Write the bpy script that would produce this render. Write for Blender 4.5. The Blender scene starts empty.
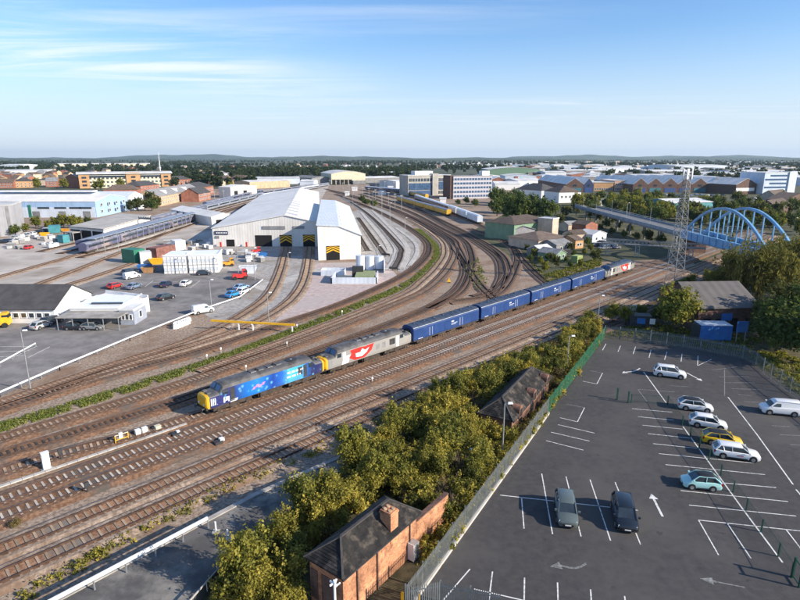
import bpy, math, random
from mathutils import Vector, Matrix
random.seed(7)
R = math.radians
sc = bpy.context.scene
COL = sc.collection

# ------------------------------------------------------------------ camera, sky, sun, exposure
CAM_H = 32.0; FPX = 560.0; HORIZON = 157.5
PITCH = math.atan((300 - HORIZON) / FPX)
cd = bpy.data.cameras.new('camera'); cam = bpy.data.objects.new('camera', cd); COL.objects.link(cam)
cam.location = (0, 0, CAM_H); cam.rotation_euler = (math.pi / 2 - PITCH, 0, 0)
cd.sensor_width = 36; cd.lens = 36 * FPX / 800; cd.clip_start = 0.5; cd.clip_end = 60000
sc.camera = cam
SUN_AZ, SUN_EL = R(112), R(25)          # clockwise from +Y
w = bpy.data.worlds.new('World'); sc.world = w; w.use_nodes = True
nt = w.node_tree; nt.nodes.clear()
def N(nt, typ, **kw):
    n = nt.nodes.new(typ)
    for k, v in kw.items():
        if k.startswith('i_'): n.inputs[k[2:].replace('_', ' ')].default_value = v
        else: setattr(n, k, v)
    return n
def math_n(nt, op, a, b=None, c=None, clamp=False):
    n = nt.nodes.new('ShaderNodeMath'); n.operation = op; n.use_clamp = clamp
    for i, v in enumerate((a, b, c)):
        if v is None: continue
        if isinstance(v, (int, float)): n.inputs[i].default_value = v
        else: nt.links.new(v, n.inputs[i])
    return n.outputs[0]
def smooth(nt, v, lo, hi):
    n = nt.nodes.new('ShaderNodeMapRange'); n.interpolation_type = 'SMOOTHSTEP'
    nt.links.new(v, n.inputs[0]); n.inputs[1].default_value = lo; n.inputs[2].default_value = hi
    return n.outputs[0]
sky = N(nt, 'ShaderNodeTexSky', sky_type='NISHITA', sun_disc=False, sun_elevation=SUN_EL, sun_rotation=SUN_AZ,
        altitude=80, air_density=1.0, dust_density=0.6, ozone_density=2.5)
tc = N(nt, 'ShaderNodeTexCoord'); sep = N(nt, 'ShaderNodeSeparateXYZ'); nt.links.new(tc.outputs['Generated'], sep.inputs[0])
zc = math_n(nt, 'MAXIMUM', sep.outputs[2], 0.03)
px_ = math_n(nt, 'DIVIDE', sep.outputs[0], zc); py_ = math_n(nt, 'DIVIDE', sep.outputs[1], zc)
cmb = N(nt, 'ShaderNodeCombineXYZ'); nt.links.new(px_, cmb.inputs[0]); nt.links.new(py_, cmb.inputs[1])
mp = N(nt, 'ShaderNodeMapping'); nt.links.new(cmb.outputs[0], mp.inputs[0])
mp.inputs['Rotation'].default_value = (0, 0, R(-24)); mp.inputs['Scale'].default_value = (0.2, 0.75, 1)
n1 = N(nt, 'ShaderNodeTexNoise', i_Scale=1.0, i_Detail=9.0, i_Roughness=0.66, i_Distortion=1.1); nt.links.new(mp.outputs[0], n1.inputs['Vector'])
mp2 = N(nt, 'ShaderNodeMapping'); nt.links.new(cmb.outputs[0], mp2.inputs[0])
mp2.inputs['Rotation'].default_value = (0, 0, R(-30)); mp2.inputs['Scale'].default_value = (0.05, 0.11, 1); mp2.inputs['Location'].default_value = (2.3, 1.1, 0)
n2 = N(nt, 'ShaderNodeTexNoise', i_Scale=1.0, i_Detail=3.0); nt.links.new(mp2.outputs[0], n2.inputs['Vector'])
streak = math_n(nt, 'MULTIPLY', smooth(nt, n1.outputs[0], 0.44, 0.76), smooth(nt, n2.outputs[0], 0.42, 0.62))
# one long cirrus bank low in the north-west
az = math_n(nt, 'ARCTAN2', sep.outputs[0], sep.outputs[1])
el = math_n(nt, 'ARCSINE', sep.outputs[2])
ctr = math_n(nt, 'ADD', math_n(nt, 'MULTIPLY', az, -0.055), 0.113)
dd = math_n(nt, 'ABSOLUTE', math_n(nt, 'SUBTRACT', el, ctr))
band = math_n(nt, 'SUBTRACT', 1.0, smooth(nt, dd, 0.006, 0.05))
bx = math_n(nt, 'MULTIPLY', smooth(nt, az, -1.3, -0.55), math_n(nt, 'SUBTRACT', 1.0, smooth(nt, az, -0.35, 0.06)))
bank = math_n(nt, 'MULTIPLY', math_n(nt, 'MULTIPLY', band, bx), smooth(nt, n1.outputs[0], 0.34, 0.66))
cl = math_n(nt, 'ADD', math_n(nt, 'MULTIPLY', streak, 0.65), math_n(nt, 'MULTIPLY', bank, 0.7), clamp=True)
cl = math_n(nt, 'MULTIPLY', cl, smooth(nt, sep.outputs[2], 0.02, 0.07))
mix = N(nt, 'ShaderNodeMix', data_type='RGBA'); nt.links.new(cl, mix.inputs[0])
tint = N(nt, 'ShaderNodeMix', data_type='RGBA', blend_type='MULTIPLY'); tint.inputs[0].default_value = 1.0; nt.links.new(sky.outputs[0], tint.inputs[6]); tint.inputs[7].default_value = (0.76, 0.96, 1.17, 1)
veil = N(nt, 'ShaderNodeMix', data_type='RGBA'); nt.links.new(math_n(nt, 'SUBTRACT', 1.0, smooth(nt, sep.outputs[2], -0.02, 0.215)), veil.inputs[0]); nt.links.new(tint.outputs[2], veil.inputs[6]); veil.inputs[7].default_value = (4.5, 5.05, 5.7, 1)
nt.links.new(veil.outputs[2], mix.inputs[6])
mix.inputs[7].default_value = (6.2, 6.4, 6.6, 1)
bg = N(nt, 'ShaderNodeBackground', i_Strength=0.11); nt.links.new(mix.outputs[2], bg.inputs[0])
wo = N(nt, 'ShaderNodeOutputWorld'); nt.links.new(bg.outputs[0], wo.inputs[0])
sl = bpy.data.lights.new('sun', 'SUN'); sl.energy = 4.9; sl.angle = R(0.53); sl.color = (1.0, 0.88, 0.72)
so = bpy.data.objects.new('sun', sl); COL.objects.link(so)
sdir = Vector((math.sin(SUN_AZ) * math.cos(SUN_EL), math.cos(SUN_AZ) * math.cos(SUN_EL), math.sin(SUN_EL)))
so.rotation_euler = sdir.to_track_quat('Z', 'Y').to_euler(); so.location = (200, -80, 300)
vs = sc.view_settings; vs.view_transform = 'Standard'; vs.look = 'None'; vs.gamma = 1.0; vs.exposure = 0.66
sc.cycles.use_denoising = True; sc.cycles.max_bounces = 6; sc.cycles.transparent_max_bounces = 12
sc.cycles.volume_bounces = 0

# ------------------------------------------------------------------ unprojection: image pixel coordinates -> ground position (metres)
_S, _C = math.sin(PITCH), math.cos(PITCH)
def P(x, y, z=0.0):
    u = (x - 400) / FPX; v = (300 - y) / FPX
    t = (z - CAM_H) / (-_S + v * _C)
    return Vector((u * t, (_C + v * _S) * t, z))

# ------------------------------------------------------------------ materials
MATS = {}
def M(name, col, rough=0.8, var=0.15, scale=1.0, metal=0.0, bump=0.0, col2=None, rnd=0.0, detail=5.0, lo=0.35, hi=0.65, stain=None, sscale=0.1, world=False, coat=0.0, spec=0.5, stretch=None):
    if name in MATS: return MATS[name]
    m = bpy.data.materials.new(name); m.use_nodes = True; t = m.node_tree; b = t.nodes['Principled BSDF']
    b.inputs['Roughness'].default_value = rough; b.inputs['Metallic'].default_value = metal
    b.inputs['Specular IOR Level'].default_value = spec
    if coat: b.inputs['Coat Weight'].default_value = coat; b.inputs['Coat Roughness'].default_value = 0.08
    if col2 is None:
        c1 = tuple(c * (1 - var) for c in col); c2 = tuple(min(c * (1 + var), 1) for c in col)
    else: c1, c2 = col, col2
    if world: co = N(t, 'ShaderNodeNewGeometry').outputs['Position']
    else: co = N(t, 'ShaderNodeTexCoord').outputs['Object']
    if stretch:
        mpn = N(t, 'ShaderNodeMapping'); t.links.new(co, mpn.inputs[0]); mpn.inputs['Rotation'].default_value = (0, 0, stretch[0]); mpn.inputs['Scale'].default_value = stretch[1]; co2 = mpn.outputs[0]
    else: co2 = co
    n = N(t, 'ShaderNodeTexNoise', i_Scale=scale, i_Detail=detail, i_Roughness=0.62); t.links.new(co2, n.inputs['Vector'])
    f = smooth(t, n.outputs[0], lo, hi)
    mx = N(t, 'ShaderNodeMix', data_type='RGBA'); t.links.new(f, mx.inputs[0]); mx.inputs[6].default_value = (*c1, 1); mx.inputs[7].default_value = (*c2, 1)
    out = mx.outputs[2]
    if stain:
        n2 = N(t, 'ShaderNodeTexNoise', i_Scale=sscale, i_Detail=6.0, i_Roughness=0.6); t.links.new(co, n2.inputs['Vector'])
        mx2 = N(t, 'ShaderNodeMix', data_type='RGBA'); t.links.new(smooth(t, n2.outputs[0], 0.46, 0.68), mx2.inputs[0]); t.links.new(out, mx2.inputs[6]); mx2.inputs[7].default_value = (*stain, 1)
        out = mx2.outputs[2]
    if rnd:
        oi = N(t, 'ShaderNodeObjectInfo'); hs = N(t, 'ShaderNodeHueSaturation')
        mr = N(t, 'ShaderNodeMapRange'); t.links.new(oi.outputs['Random'], mr.inputs[0]); mr.inputs[3].default_value = 1 - rnd; mr.inputs[4].default_value = 1 + rnd
        t.links.new(mr.outputs[0], hs.inputs['Value']); t.links.new(out, hs.inputs['Color']); out = hs.outputs[0]
    t.links.new(out, b.inputs['Base Color'])
    if bump:
        bp = N(t, 'ShaderNodeBump', i_Strength=bump, i_Distance=0.05); t.links.new(n.outputs[0], bp.inputs['Height']); t.links.new(bp.outputs[0], b.inputs['Normal'])
    MATS[name] = m; return m
def ribbed(name, col, period=0.6, axis=0, rough=0.5, stain=None, depth=0.4):
    "profiled metal sheeting: colour with weather streaks and fine ribs"
    if name in MATS: return MATS[name]
    m = M(name, col, rough=rough, var=0.06, scale=0.25, stain=stain, sscale=0.06)
    t = m.node_tree; b = t.nodes['Principled BSDF']; tcn = N(t, 'ShaderNodeTexCoord'); mpn = N(t, 'ShaderNodeMapping'); t.links.new(tcn.outputs['Object'], mpn.inputs[0])
    wv = N(t, 'ShaderNodeTexWave', i_Scale=1 / period / 3.14 * 0.5); wv.bands_direction = 'XY'[axis]; t.links.new(mpn.outputs[0], wv.inputs[0])
    st = N(t, 'ShaderNodeMapping'); t.links.new(tcn.outputs['Object'], st.inputs[0]); st.inputs['Scale'].default_value = (0.9, 0.9, 0.05)
    sn = N(t, 'ShaderNodeTexNoise', i_Scale=1.0, i_Detail=5.0); t.links.new(st.outputs[0], sn.inputs['Vector'])
    lk = b.inputs['Base Color'].links[0].from_socket; mx = N(t, 'ShaderNodeMix', data_type='RGBA', blend_type='MULTIPLY'); t.links.new(math_n(t, 'MULTIPLY', smooth(t, sn.outputs[0], 0.48, 0.72), 0.3), mx.inputs[0]); t.links.new(lk, mx.inputs[6]); mx.inputs[7].default_value = (0.62, 0.58, 0.52, 1); t.links.new(mx.outputs[2], b.inputs['Base Color'])
    bp = N(t, 'ShaderNodeBump', i_Strength=depth, i_Distance=0.04); t.links.new(wv.outputs[0], bp.inputs['Height']); t.links.new(bp.outputs[0], b.inputs['Normal'])
    return m
def brick(name, c1, c2, mortar, scale=4.0, var=0.3):
    if name in MATS: return MATS[name]
    m = bpy.data.materials.new(name); m.use_nodes = True; t = m.node_tree; b = t.nodes['Principled BSDF']; b.inputs['Roughness'].default_value = 0.9
    g = N(t, 'ShaderNodeTexCoord'); s = N(t, 'ShaderNodeSeparateXYZ'); t.links.new(g.outputs['Object'], s.inputs[0])
    cb = N(t, 'ShaderNodeCombineXYZ'); t.links.new(math_n(t, 'ADD', s.outputs[0], s.outputs[1]), cb.inputs[0]); t.links.new(s.outputs[2], cb.inputs[1])
    bt = N(t, 'ShaderNodeTexBrick', i_Scale=scale, i_Color1=(*c1, 1), i_Color2=(*c2, 1), i_Mortar=(*mortar, 1)); bt.inputs['Mortar Size'].default_value = 0.012
    t.links.new(cb.outputs[0], bt.inputs['Vector'])
    n = N(t, 'ShaderNodeTexNoise', i_Scale=0.7, i_Detail=6.0); t.links.new(g.outputs['Object'], n.inputs['Vector'])
    hs = N(t, 'ShaderNodeHueSaturation'); t.links.new(bt.outputs[0], hs.inputs['Color'])
    mr = N(t, 'ShaderNodeMapRange'); t.links.new(n.outputs[0], mr.inputs[0]); mr.inputs[1].default_value = 0.3; mr.inputs[2].default_value = 0.7; mr.inputs[3].default_value = 1 - var; mr.inputs[4].default_value = 1 + var
    t.links.new(mr.outputs[0], hs.inputs['Value'])
    n3 = N(t, 'ShaderNodeTexNoise', i_Scale=1.9, i_Detail=9.0, i_Roughness=0.7); t.links.new(g.outputs['Object'], n3.inputs['Vector'])
    mx3 = N(t, 'ShaderNodeMix', data_type='RGBA', blend_type='MULTIPLY'); t.links.new(math_n(t, 'MULTIPLY', smooth(t, n3.outputs[0], 0.48, 0.66), 0.8), mx3.inputs[0]); t.links.new(hs.outputs[0], mx3.inputs[6]); mx3.inputs[7].default_value = (0.45, 0.40, 0.40, 1)
    t.links.new(mx3.outputs[2], b.inputs['Base Color'])
    bp = N(t, 'ShaderNodeBump', i_Strength=0.5, i_Distance=0.02); t.links.new(bt.outputs[1], bp.inputs['Height']); bp.invert = True; t.links.new(bp.outputs[0], b.inputs['Normal'])
    MATS[name] = m; return m
def foliage(name, dark, mid, light, rnd=0.25):
    m = bpy.data.materials.new(name); m.use_nodes = True; t = m.node_tree; t.nodes.clear()
    at = N(t, 'ShaderNodeAttribute', attribute_name='tint'); oi = N(t, 'ShaderNodeObjectInfo')
    v = math_n(t, 'ADD', at.outputs['Fac'], math_n(t, 'MULTIPLY', math_n(t, 'SUBTRACT', oi.outputs['Random'], 0.5), rnd * 2))
    cr = N(t, 'ShaderNodeValToRGB'); t.links.new(v, cr.inputs[0]); e = cr.color_ramp.elements
    e[0].position = 0.0; e[0].color = (*dark, 1); e[1].position = 1.0; e[1].color = (*light, 1); k = e.new(0.5); k.color = (*mid, 1)
    d = N(t, 'ShaderNodeBsdfPrincipled'); d.inputs['Roughness'].default_value = 0.65; d.inputs['Specular IOR Level'].default_value = 0.25; t.links.new(cr.outputs[0], d.inputs['Base Color'])
    tr = N(t, 'ShaderNodeBsdfTranslucent'); t.links.new(cr.outputs[0], tr.inputs[0])
    ms = N(t, 'ShaderNodeMixShader'); ms.inputs[0].default_value = 0.42; t.links.new(d.outputs[0], ms.inputs[1]); t.links.new(tr.outputs[0], ms.inputs[2])
    o = N(t, 'ShaderNodeOutputMaterial'); t.links.new(ms.outputs[0], o.inputs[0]); MATS[name] = m; return m
def glass(name, col=(0.03, 0.045, 0.06), rough=0.08):
    return M(name, col, rough=rough, var=0.25, scale=0.6, spec=0.8)
def netting(name, col, opacity):
    "wire mesh too fine to see strand by strand"
    m = bpy.data.materials.new(name); m.use_nodes = True; t = m.node_tree; b = t.nodes['Principled BSDF']; b.inputs['Base Color'].default_value = (*col, 1); b.inputs['Alpha'].default_value = opacity; b.inputs['Roughness'].default_value = 0.6
    MATS[name] = m; return m

# ------------------------------------------------------------------ mesh helpers
class MB:
    def __init__(s): s.v = []; s.f = []; s.m = []; s.t = []
    def add(s, vs, fs, mi=0, M4=None):
        o = len(s.v)
        s.v += [tuple(M4 @ Vector(q)) for q in vs] if M4 is not None else [tuple(q) for q in vs]
        s.f += [tuple(o + i for i in f) for f in fs]; s.m += [mi] * len(fs); return s
    def box(s, x0, x1, y0, y1, z0, z1, mi=0, M4=None, top=None):
        a, b = (top if top else (0, 0))
        vs = [(x0, y0, z0), (x1, y0, z0), (x1, y1, z0), (x0, y1, z0), (x0 + a, y0 + b, z1), (x1 - a, y0 + b, z1), (x1 - a, y1 - b, z1), (x0 + a, y1 - b, z1)]
        return s.add(vs, [(3, 2, 1, 0), (4, 5, 6, 7), (0, 1, 5, 4), (1, 2, 6, 5), (2, 3, 7, 6), (3, 0, 4, 7)], mi, M4)
    def prism(s, poly, z0, z1, mi=0, cap=True):
        n = len(poly); vs = [(p[0], p[1], z0) for p in poly] + [(p[0], p[1], z1) for p in poly]
        fs = [(i, (i + 1) % n, n + (i + 1) % n, n + i) for i in range(n)]
        if cap: fs += [tuple(range(n, 2 * n)), tuple(range(n - 1, -1, -1))]
        return s.add(vs, fs, mi)
    def bar(s, a, b, w, h=None, mi=0, n=4):
        "beam of width w, height h between two points"
        a, b = Vector(a), Vector(b); h = h or w; d = (b - a)
        if d.length < 1e-6: return s
        d.normalize(); up = Vector((0, 0, 1)) if abs(d.z) < 0.95 else Vector((1, 0, 0)); x = d.cross(up).normalized(); y = x.cross(d)
        if n == 4: ring = [(-w / 2, -h / 2), (w / 2, -h / 2), (w / 2, h / 2), (-w / 2, h / 2)]
        else: ring = [(w / 2 * math.cos(2 * math.pi * i / n), h / 2 * math.sin(2 * math.pi * i / n)) for i in range(n)]
        vs = [p + x * r[0] + y * r[1] for p in (a, b) for r in ring]
        fs = [(i, (i + 1) % n, n + (i + 1) % n, n + i) for i in range(n)] + [tuple(range(n - 1, -1, -1)), tuple(range(n, 2 * n))]
        return s.add(vs, fs, mi)
    def tube(s, pts, rad, n=6, mi=0):
        for i in range(len(pts) - 1):
            a, b = Vector(pts[i]), Vector(pts[i + 1]); d = (b - a).normalized(); up = Vector((0, 0, 1)) if abs(d.z) < 0.95 else Vector((1, 0, 0)); x = d.cross(up).normalized(); y = x.cross(d)
            r0, r1 = (rad[i], rad[i + 1]) if isinstance(rad, (list, tuple)) else (rad, rad)
            vs = [a + (x * math.cos(6.2832 * k / n) + y * math.sin(6.2832 * k / n)) * r0 for k in range(n)] + [b + (x * math.cos(6.2832 * k / n) + y * math.sin(6.2832 * k / n)) * r1 for k in range(n)]
            s.add(vs, [(k, (k + 1) % n, n + (k + 1) % n, n + k) for k in range(n)] + [tuple(range(n - 1, -1, -1)), tuple(range(n, 2 * n))], mi)
        return s
    def cyl(s, c, r, axis, L, n=14, mi=0):
        a = Vector(c); d = Vector(axis).normalized() * L / 2
        return s.tube([a - d, a + d], r, n, mi)
    def loft(s, rings, mi=0, closed=True, caps=True, mif=None):
        n = len(rings[0]); o = len(s.v); s.v += [tuple(q) for r in rings for q in r]
        for i in range(len(rings) - 1):
            for k in range(n if closed else n - 1):
                s.f.append((o + i * n + k, o + i * n + (k + 1) % n, o + (i + 1) * n + (k + 1) % n, o + (i + 1) * n + k)); s.m.append(mif(i, k) if mif else mi)
        if caps:
            s.f.append(tuple(o + k for k in range(n - 1, -1, -1))); s.m.append(mif(-1, 0) if mif else mi)
            s.f.append(tuple(o + (len(rings) - 1) * n + k for k in range(n))); s.m.append(mif(len(rings), 0) if mif else mi)
        return s
    def sheet(s, poly, z, mi=0):
        return s.add([(p[0], p[1], z) for p in poly], [tuple(range(len(poly)))], mi)
    def mesh(s, name, mats, smooth_=False):
        me = bpy.data.meshes.new(name); me.from_pydata(s.v, [], s.f)
        for m in (mats if isinstance(mats, (list, tuple)) else [mats]): me.materials.append(m)
        me.polygons.foreach_set('material_index', s.m)
        if smooth_: me.polygons.foreach_set('use_smooth', [True] * len(s.f))
        if s.t:
            at = me.attributes.new('tint', 'FLOAT', 'FACE'); at.data.foreach_set('value', s.t)
        me.update(); return me
    def build(s, name, mats, parent=None, loc=(0, 0, 0), rz=0, smooth_=False):
        return put(name, s.mesh(name, mats, smooth_), parent, loc, rz)
def put(name, me, parent=None, loc=(0, 0, 0), rz=0):
    o = bpy.data.objects.new(name, me); COL.objects.link(o); o.location = loc; o.rotation_euler = (0, 0, rz)
    if parent: o.parent = parent
    return o
def tag(o, label=None, cat=None, group=None, kind=None):
    if label: o['label'] = label
    if cat: o['category'] = cat
    if group: o['group'] = group
    if kind: o['kind'] = kind
    return o
def thing(name, label, cat, loc=(0, 0, 0), rz=0, group=None):
    return tag(put(name, None, None, loc, rz), label, cat, group)
def copy_tree(o, parent=None, **kw):
    c = o.copy(); COL.objects.link(c); c.parent = parent
    for ch in o.children: copy_tree(ch, c)
    return c
def bevel(o, wdt=0.03, seg=2):
    b = o.modifiers.new('bevel', 'BEVEL'); b.width = wdt; b.segments = seg; b.limit_method = 'ANGLE'; return o
def inside(p, poly):
    c = False; n = len(poly); x, y = p[0], p[1]; j = n - 1
    for i in range(n):
        xi, yi, xj, yj = poly[i][0], poly[i][1], poly[j][0], poly[j][1]
        if (yi > y) != (yj > y) and x < (xj - xi) * (y - yi) / (yj - yi) + xi: c = not c
        j = i
    return c
def catmull(pts, step=2.0):
    pts = [Vector(p) for p in pts]; q = [pts[0] * 2 - pts[1]] + pts + [pts[-1] * 2 - pts[-2]]; dense = []
    for i in range(1, len(q) - 2):
        for k in range(16):
            t = k / 16; a, b, c, d = q[i - 1], q[i], q[i + 1], q[i + 2]
            dense.append(0.5 * ((2 * b) + (c - a) * t + (2 * a - 5 * b + 4 * c - d) * t * t + (3 * b - a - 3 * c + d) * t ** 3))
    dense.append(pts[-1]); return resample(dense, step)
def resample(pts, step):
    out = [pts[0].copy()]; acc = 0.0
    for a, b in zip(pts, pts[1:]):
        L = (b - a).length
        if L < 1e-9: continue
        d = step - acc
        while d <= L: out.append(a + (b - a) * (d / L)); d += step
        acc = L - (d - step)
    return out
def frames(pts):
    out = []
    for i, p in enumerate(pts):
        d = (pts[min(i + 1, len(pts) - 1)] - pts[max(i - 1, 0)]).normalized(); out.append((p, d, Vector((d.y, -d.x, 0))))
    return out
# ------------------------------------------------------------------ common materials
m_ground = M('ground_far', (0.045, 0.06, 0.03), col2=(0.10, 0.105, 0.07), scale=0.008, detail=8, rough=1, lo=0.42, hi=0.6)
m_ballast = M('ballast', (0.175, 0.125, 0.09), col2=(0.40, 0.31, 0.235), scale=2.6, rough=1, bump=0.8, stain=(0.20, 0.122, 0.076), sscale=0.12, detail=8)
m_trackbed = M('trackbed', (0.115, 0.058, 0.033), col2=(0.245, 0.142, 0.083), scale=3.0, rough=1, bump=0.8, stain=(0.10, 0.085, 0.072), sscale=0.25, detail=8)
m_rustbed = M('rustbed', (0.18, 0.085, 0.046), col2=(0.36, 0.21, 0.125), scale=3.0, rough=1, bump=0.8, stain=(0.19, 0.165, 0.14), sscale=0.3, detail=8)
m_oldbed = M('oldbed', (0.10, 0.06, 0.04), col2=(0.20, 0.135, 0.095), scale=3.0, rough=1, bump=0.8, detail=8)
m_asphalt = M('asphalt', (0.040, 0.038, 0.040), col2=(0.066, 0.063, 0.062), scale=1.3, rough=0.9, bump=0.15, stain=(0.078, 0.074, 0.071), sscale=0.07, detail=9, lo=0.25, hi=0.75)
m_yard = M('yard_asphalt', (0.17, 0.16, 0.155), col2=(0.25, 0.235, 0.225), scale=0.35, rough=0.95, bump=0.1, stain=(0.13, 0.122, 0.117), sscale=0.09, detail=8)
m_pale = M('pale_ground', (0.36, 0.32, 0.285), col2=(0.56, 0.51, 0.455), scale=0.12, rough=1, bump=0.2, stain=(0.26, 0.22, 0.18), sscale=0.06, detail=9)
m_pink = M('pink_gravel', (0.38, 0.295, 0.275), col2=(0.53, 0.435, 0.405), scale=0.8, rough=1, bump=0.3, stain=(0.42, 0.37, 0.345), sscale=0.08, detail=8)
m_greyg = M('grey_gravel', (0.26, 0.245, 0.23), col2=(0.42, 0.395, 0.37), scale=0.9, rough=1, bump=0.3, stain=(0.25, 0.22, 0.19), sscale=0.1, detail=8)
m_conc = M('concrete', (0.36, 0.34, 0.315), var=0.14, scale=0.8, rough=0.95, stain=(0.25, 0.235, 0.21), sscale=0.3)
m_path = M('pale_concrete', (0.46, 0.44, 0.41), var=0.1, scale=0.8, rough=0.95, stain=(0.34, 0.32, 0.29), sscale=0.3)
m_platform = M('platform_asphalt', (0.075, 0.073, 0.072), col2=(0.13, 0.124, 0.118), scale=0.5, rough=0.95, bump=0.15, stain=(0.25, 0.235, 0.21), sscale=0.25, detail=9)
m_soil = M('scrub_soil', (0.045, 0.042, 0.02), col2=(0.12, 0.10, 0.05), scale=0.9, rough=1, bump=0.5, detail=8)
m_rough = M('rough_grass', (0.035, 0.045, 0.016), col2=(0.10, 0.095, 0.045), scale=0.12, rough=1, bump=0.4, detail=9)
m_white = M('white_paint', (0.78, 0.78, 0.77), rough=0.5, var=0.05, scale=0.8)
m_line = M('line_paint', (0.30, 0.30, 0.295), col2=(0.72, 0.72, 0.70), scale=3, rough=0.8, lo=0.3, hi=0.55, detail=8)
m_wornline = M('worn_line_paint', (0.11, 0.11, 0.11), col2=(0.27, 0.27, 0.265), scale=4, rough=0.8)
m_steel = M('galvanised', (0.42, 0.44, 0.46), rough=0.45, metal=0.55, var=0.12, scale=2)
m_dark = M('dark_steel', (0.035, 0.036, 0.04), rough=0.6, var=0.2, scale=2)
m_rail = M('rail_steel', (0.09, 0.052, 0.036), rough=0.55, metal=0.3, var=0.3, scale=1.5)
m_railtop = M('rail_head', (0.22, 0.19, 0.17), rough=0.32, metal=0.85, var=0.2, scale=1.5)
m_sleeper = M('concrete_sleeper', (0.42, 0.37, 0.31), col2=(0.62, 0.55, 0.47), scale=0.7, rough=0.95, rnd=0.22)
m_sleeper2 = M('brown_sleeper', (0.27, 0.19, 0.125), col2=(0.45, 0.345, 0.25), scale=0.7, rough=0.95, rnd=0.25)
m_timber = M('timber_sleeper', (0.035, 0.027, 0.022), col2=(0.085, 0.066, 0.052), scale=0.7, rough=0.95, rnd=0.2)
m_slate = M('slate', (0.012, 0.012, 0.013), col2=(0.03, 0.028, 0.027), scale=1.2, spec=0.25, rough=0.85, bump=0.5, stain=(0.095, 0.08, 0.066), sscale=1.1, detail=8)
m_brick = brick('orange_brick', (0.56, 0.26, 0.125), (0.38, 0.155, 0.078), (0.38, 0.30, 0.22), 3.4, 0.5)
m_brick2 = brick('dull_brick', (0.25, 0.125, 0.08), (0.17, 0.08, 0.052), (0.28, 0.22, 0.17), 3.4, 0.45)
m_dbrick = brick('dark_shaded_brick', (0.095, 0.054, 0.042), (0.15, 0.078, 0.058), (0.2, 0.18, 0.16), 3.4)  # dark brick, lowered further so the colour carries the factory gables' shade
m_tanbrick = M('tan_brick', (0.50, 0.36, 0.23), var=0.15, scale=0.4, rough=0.9)
m_obrick = M('orange_wall', (0.47, 0.28, 0.14), var=0.12, scale=0.4, rough=0.9)
m_rbrick = M('red_wall', (0.31, 0.13, 0.085), var=0.2, scale=0.4, rough=0.9)
m_cream = M('cream_wall', (0.62, 0.57, 0.42), var=0.1, scale=0.3, rough=0.85)
m_beige = M('beige_render', (0.52, 0.42, 0.33), var=0.12, scale=0.5, rough=0.9)
m_wclad = ribbed('white_cladding', (0.76, 0.74, 0.70), 0.5, 0, 0.6, stain=(0.68, 0.655, 0.61))
m_wroof = ribbed('white_roofing', (0.80, 0.775, 0.73), 0.6, 0, 0.6, stain=(0.70, 0.675, 0.63))
m_rlight = M('rooflight', (0.86, 0.87, 0.88), rough=0.3, var=0.05)
m_groof = M('grey_roof', (0.22, 0.22, 0.225), var=0.18, scale=0.4, rough=0.8, rnd=0.2)
m_lroof = M('light_roof', (0.62, 0.62, 0.61), var=0.14, scale=0.12, rough=0.7, rnd=0.12)
m_broof = M('brown_roof', (0.12, 0.088, 0.07), var=0.2, scale=0.5, rough=0.9, rnd=0.25)
m_droof = M('charcoal_roof', (0.065, 0.063, 0.065), var=0.2, scale=0.5, rough=0.85)
m_blueclad = ribbed('blue_cladding', (0.34, 0.50, 0.71), 0.6, 0, 0.5)
m_lblue = ribbed('pale_blue_cladding', (0.60, 0.66, 0.74), 0.6, 0, 0.5)
m_glass = glass('window_glass')
m_bluegl = glass('blue_glass', (0.06, 0.11, 0.2))
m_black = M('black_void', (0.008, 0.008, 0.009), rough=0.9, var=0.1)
m_yellow = M('yellow_paint', (0.80, 0.44, 0.02), rough=0.45, var=0.1, scale=1.5)
m_green = M('green_paint', (0.02, 0.17, 0.10), rough=0.5, var=0.15, scale=1)
m_lgreen = M('pale_green_wall', (0.17, 0.27, 0.18), rough=0.8, var=0.1, scale=0.5)
m_blue = M('blue_paint', (0.03, 0.16, 0.46), rough=0.45, var=0.15, scale=0.8)
m_red = M('red_paint', (0.55, 0.03, 0.025), rough=0.45, var=0.15, scale=1)
m_teal = M('teal_wall', (0.06, 0.26, 0.30), rough=0.6, var=0.15, scale=0.5)
m_bridge = M('bridge_blue', (0.14, 0.33, 0.56), rough=0.45, var=0.15, scale=0.5, stain=(0.2, 0.38, 0.56), sscale=0.3)
m_bark = M('bark', (0.06, 0.045, 0.033), var=0.3, scale=3, rough=1)
fol_scrub = foliage('scrub_leaves', (0.06, 0.072, 0.015), (0.28, 0.255, 0.044), (0.57, 0.45, 0.08), 0.24)
fol_tree = foliage('tree_leaves', (0.022, 0.04, 0.01), (0.075, 0.115, 0.024), (0.19, 0.215, 0.04), 0.18)
fol_gold = foliage('turning_leaves', (0.05, 0.07, 0.012), (0.17, 0.19, 0.03), (0.40, 0.34, 0.045), 0.1)
fol_dark = foliage('dark_leaves', (0.02, 0.03, 0.009), (0.07, 0.088, 0.022), (0.20, 0.195, 0.042), 0.15)
fol_wood = foliage('wood_leaves', (0.014, 0.028, 0.012), (0.036, 0.062, 0.021), (0.09, 0.105, 0.036), 0.1)
fol_grass = foliage('grass_blades', (0.08, 0.11, 0.02), (0.20, 0.24, 0.045), (0.42, 0.37, 0.12), 0.05)
fol_green = foliage('green_leaves', (0.04, 0.056, 0.013), (0.17, 0.18, 0.034), (0.40, 0.345, 0.06), 0.2)
fol_brown = foliage('brown_leaves', (0.06, 0.048, 0.018), (0.20, 0.155, 0.055), (0.40, 0.31, 0.12), 0.2)
t_ = m_asphalt.node_tree; b_s = t_.nodes['Principled BSDF']; lk = b_s.inputs['Base Color'].links[0].from_socket; co_ = N(t_, 'ShaderNodeTexCoord').outputs['Object']
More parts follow.
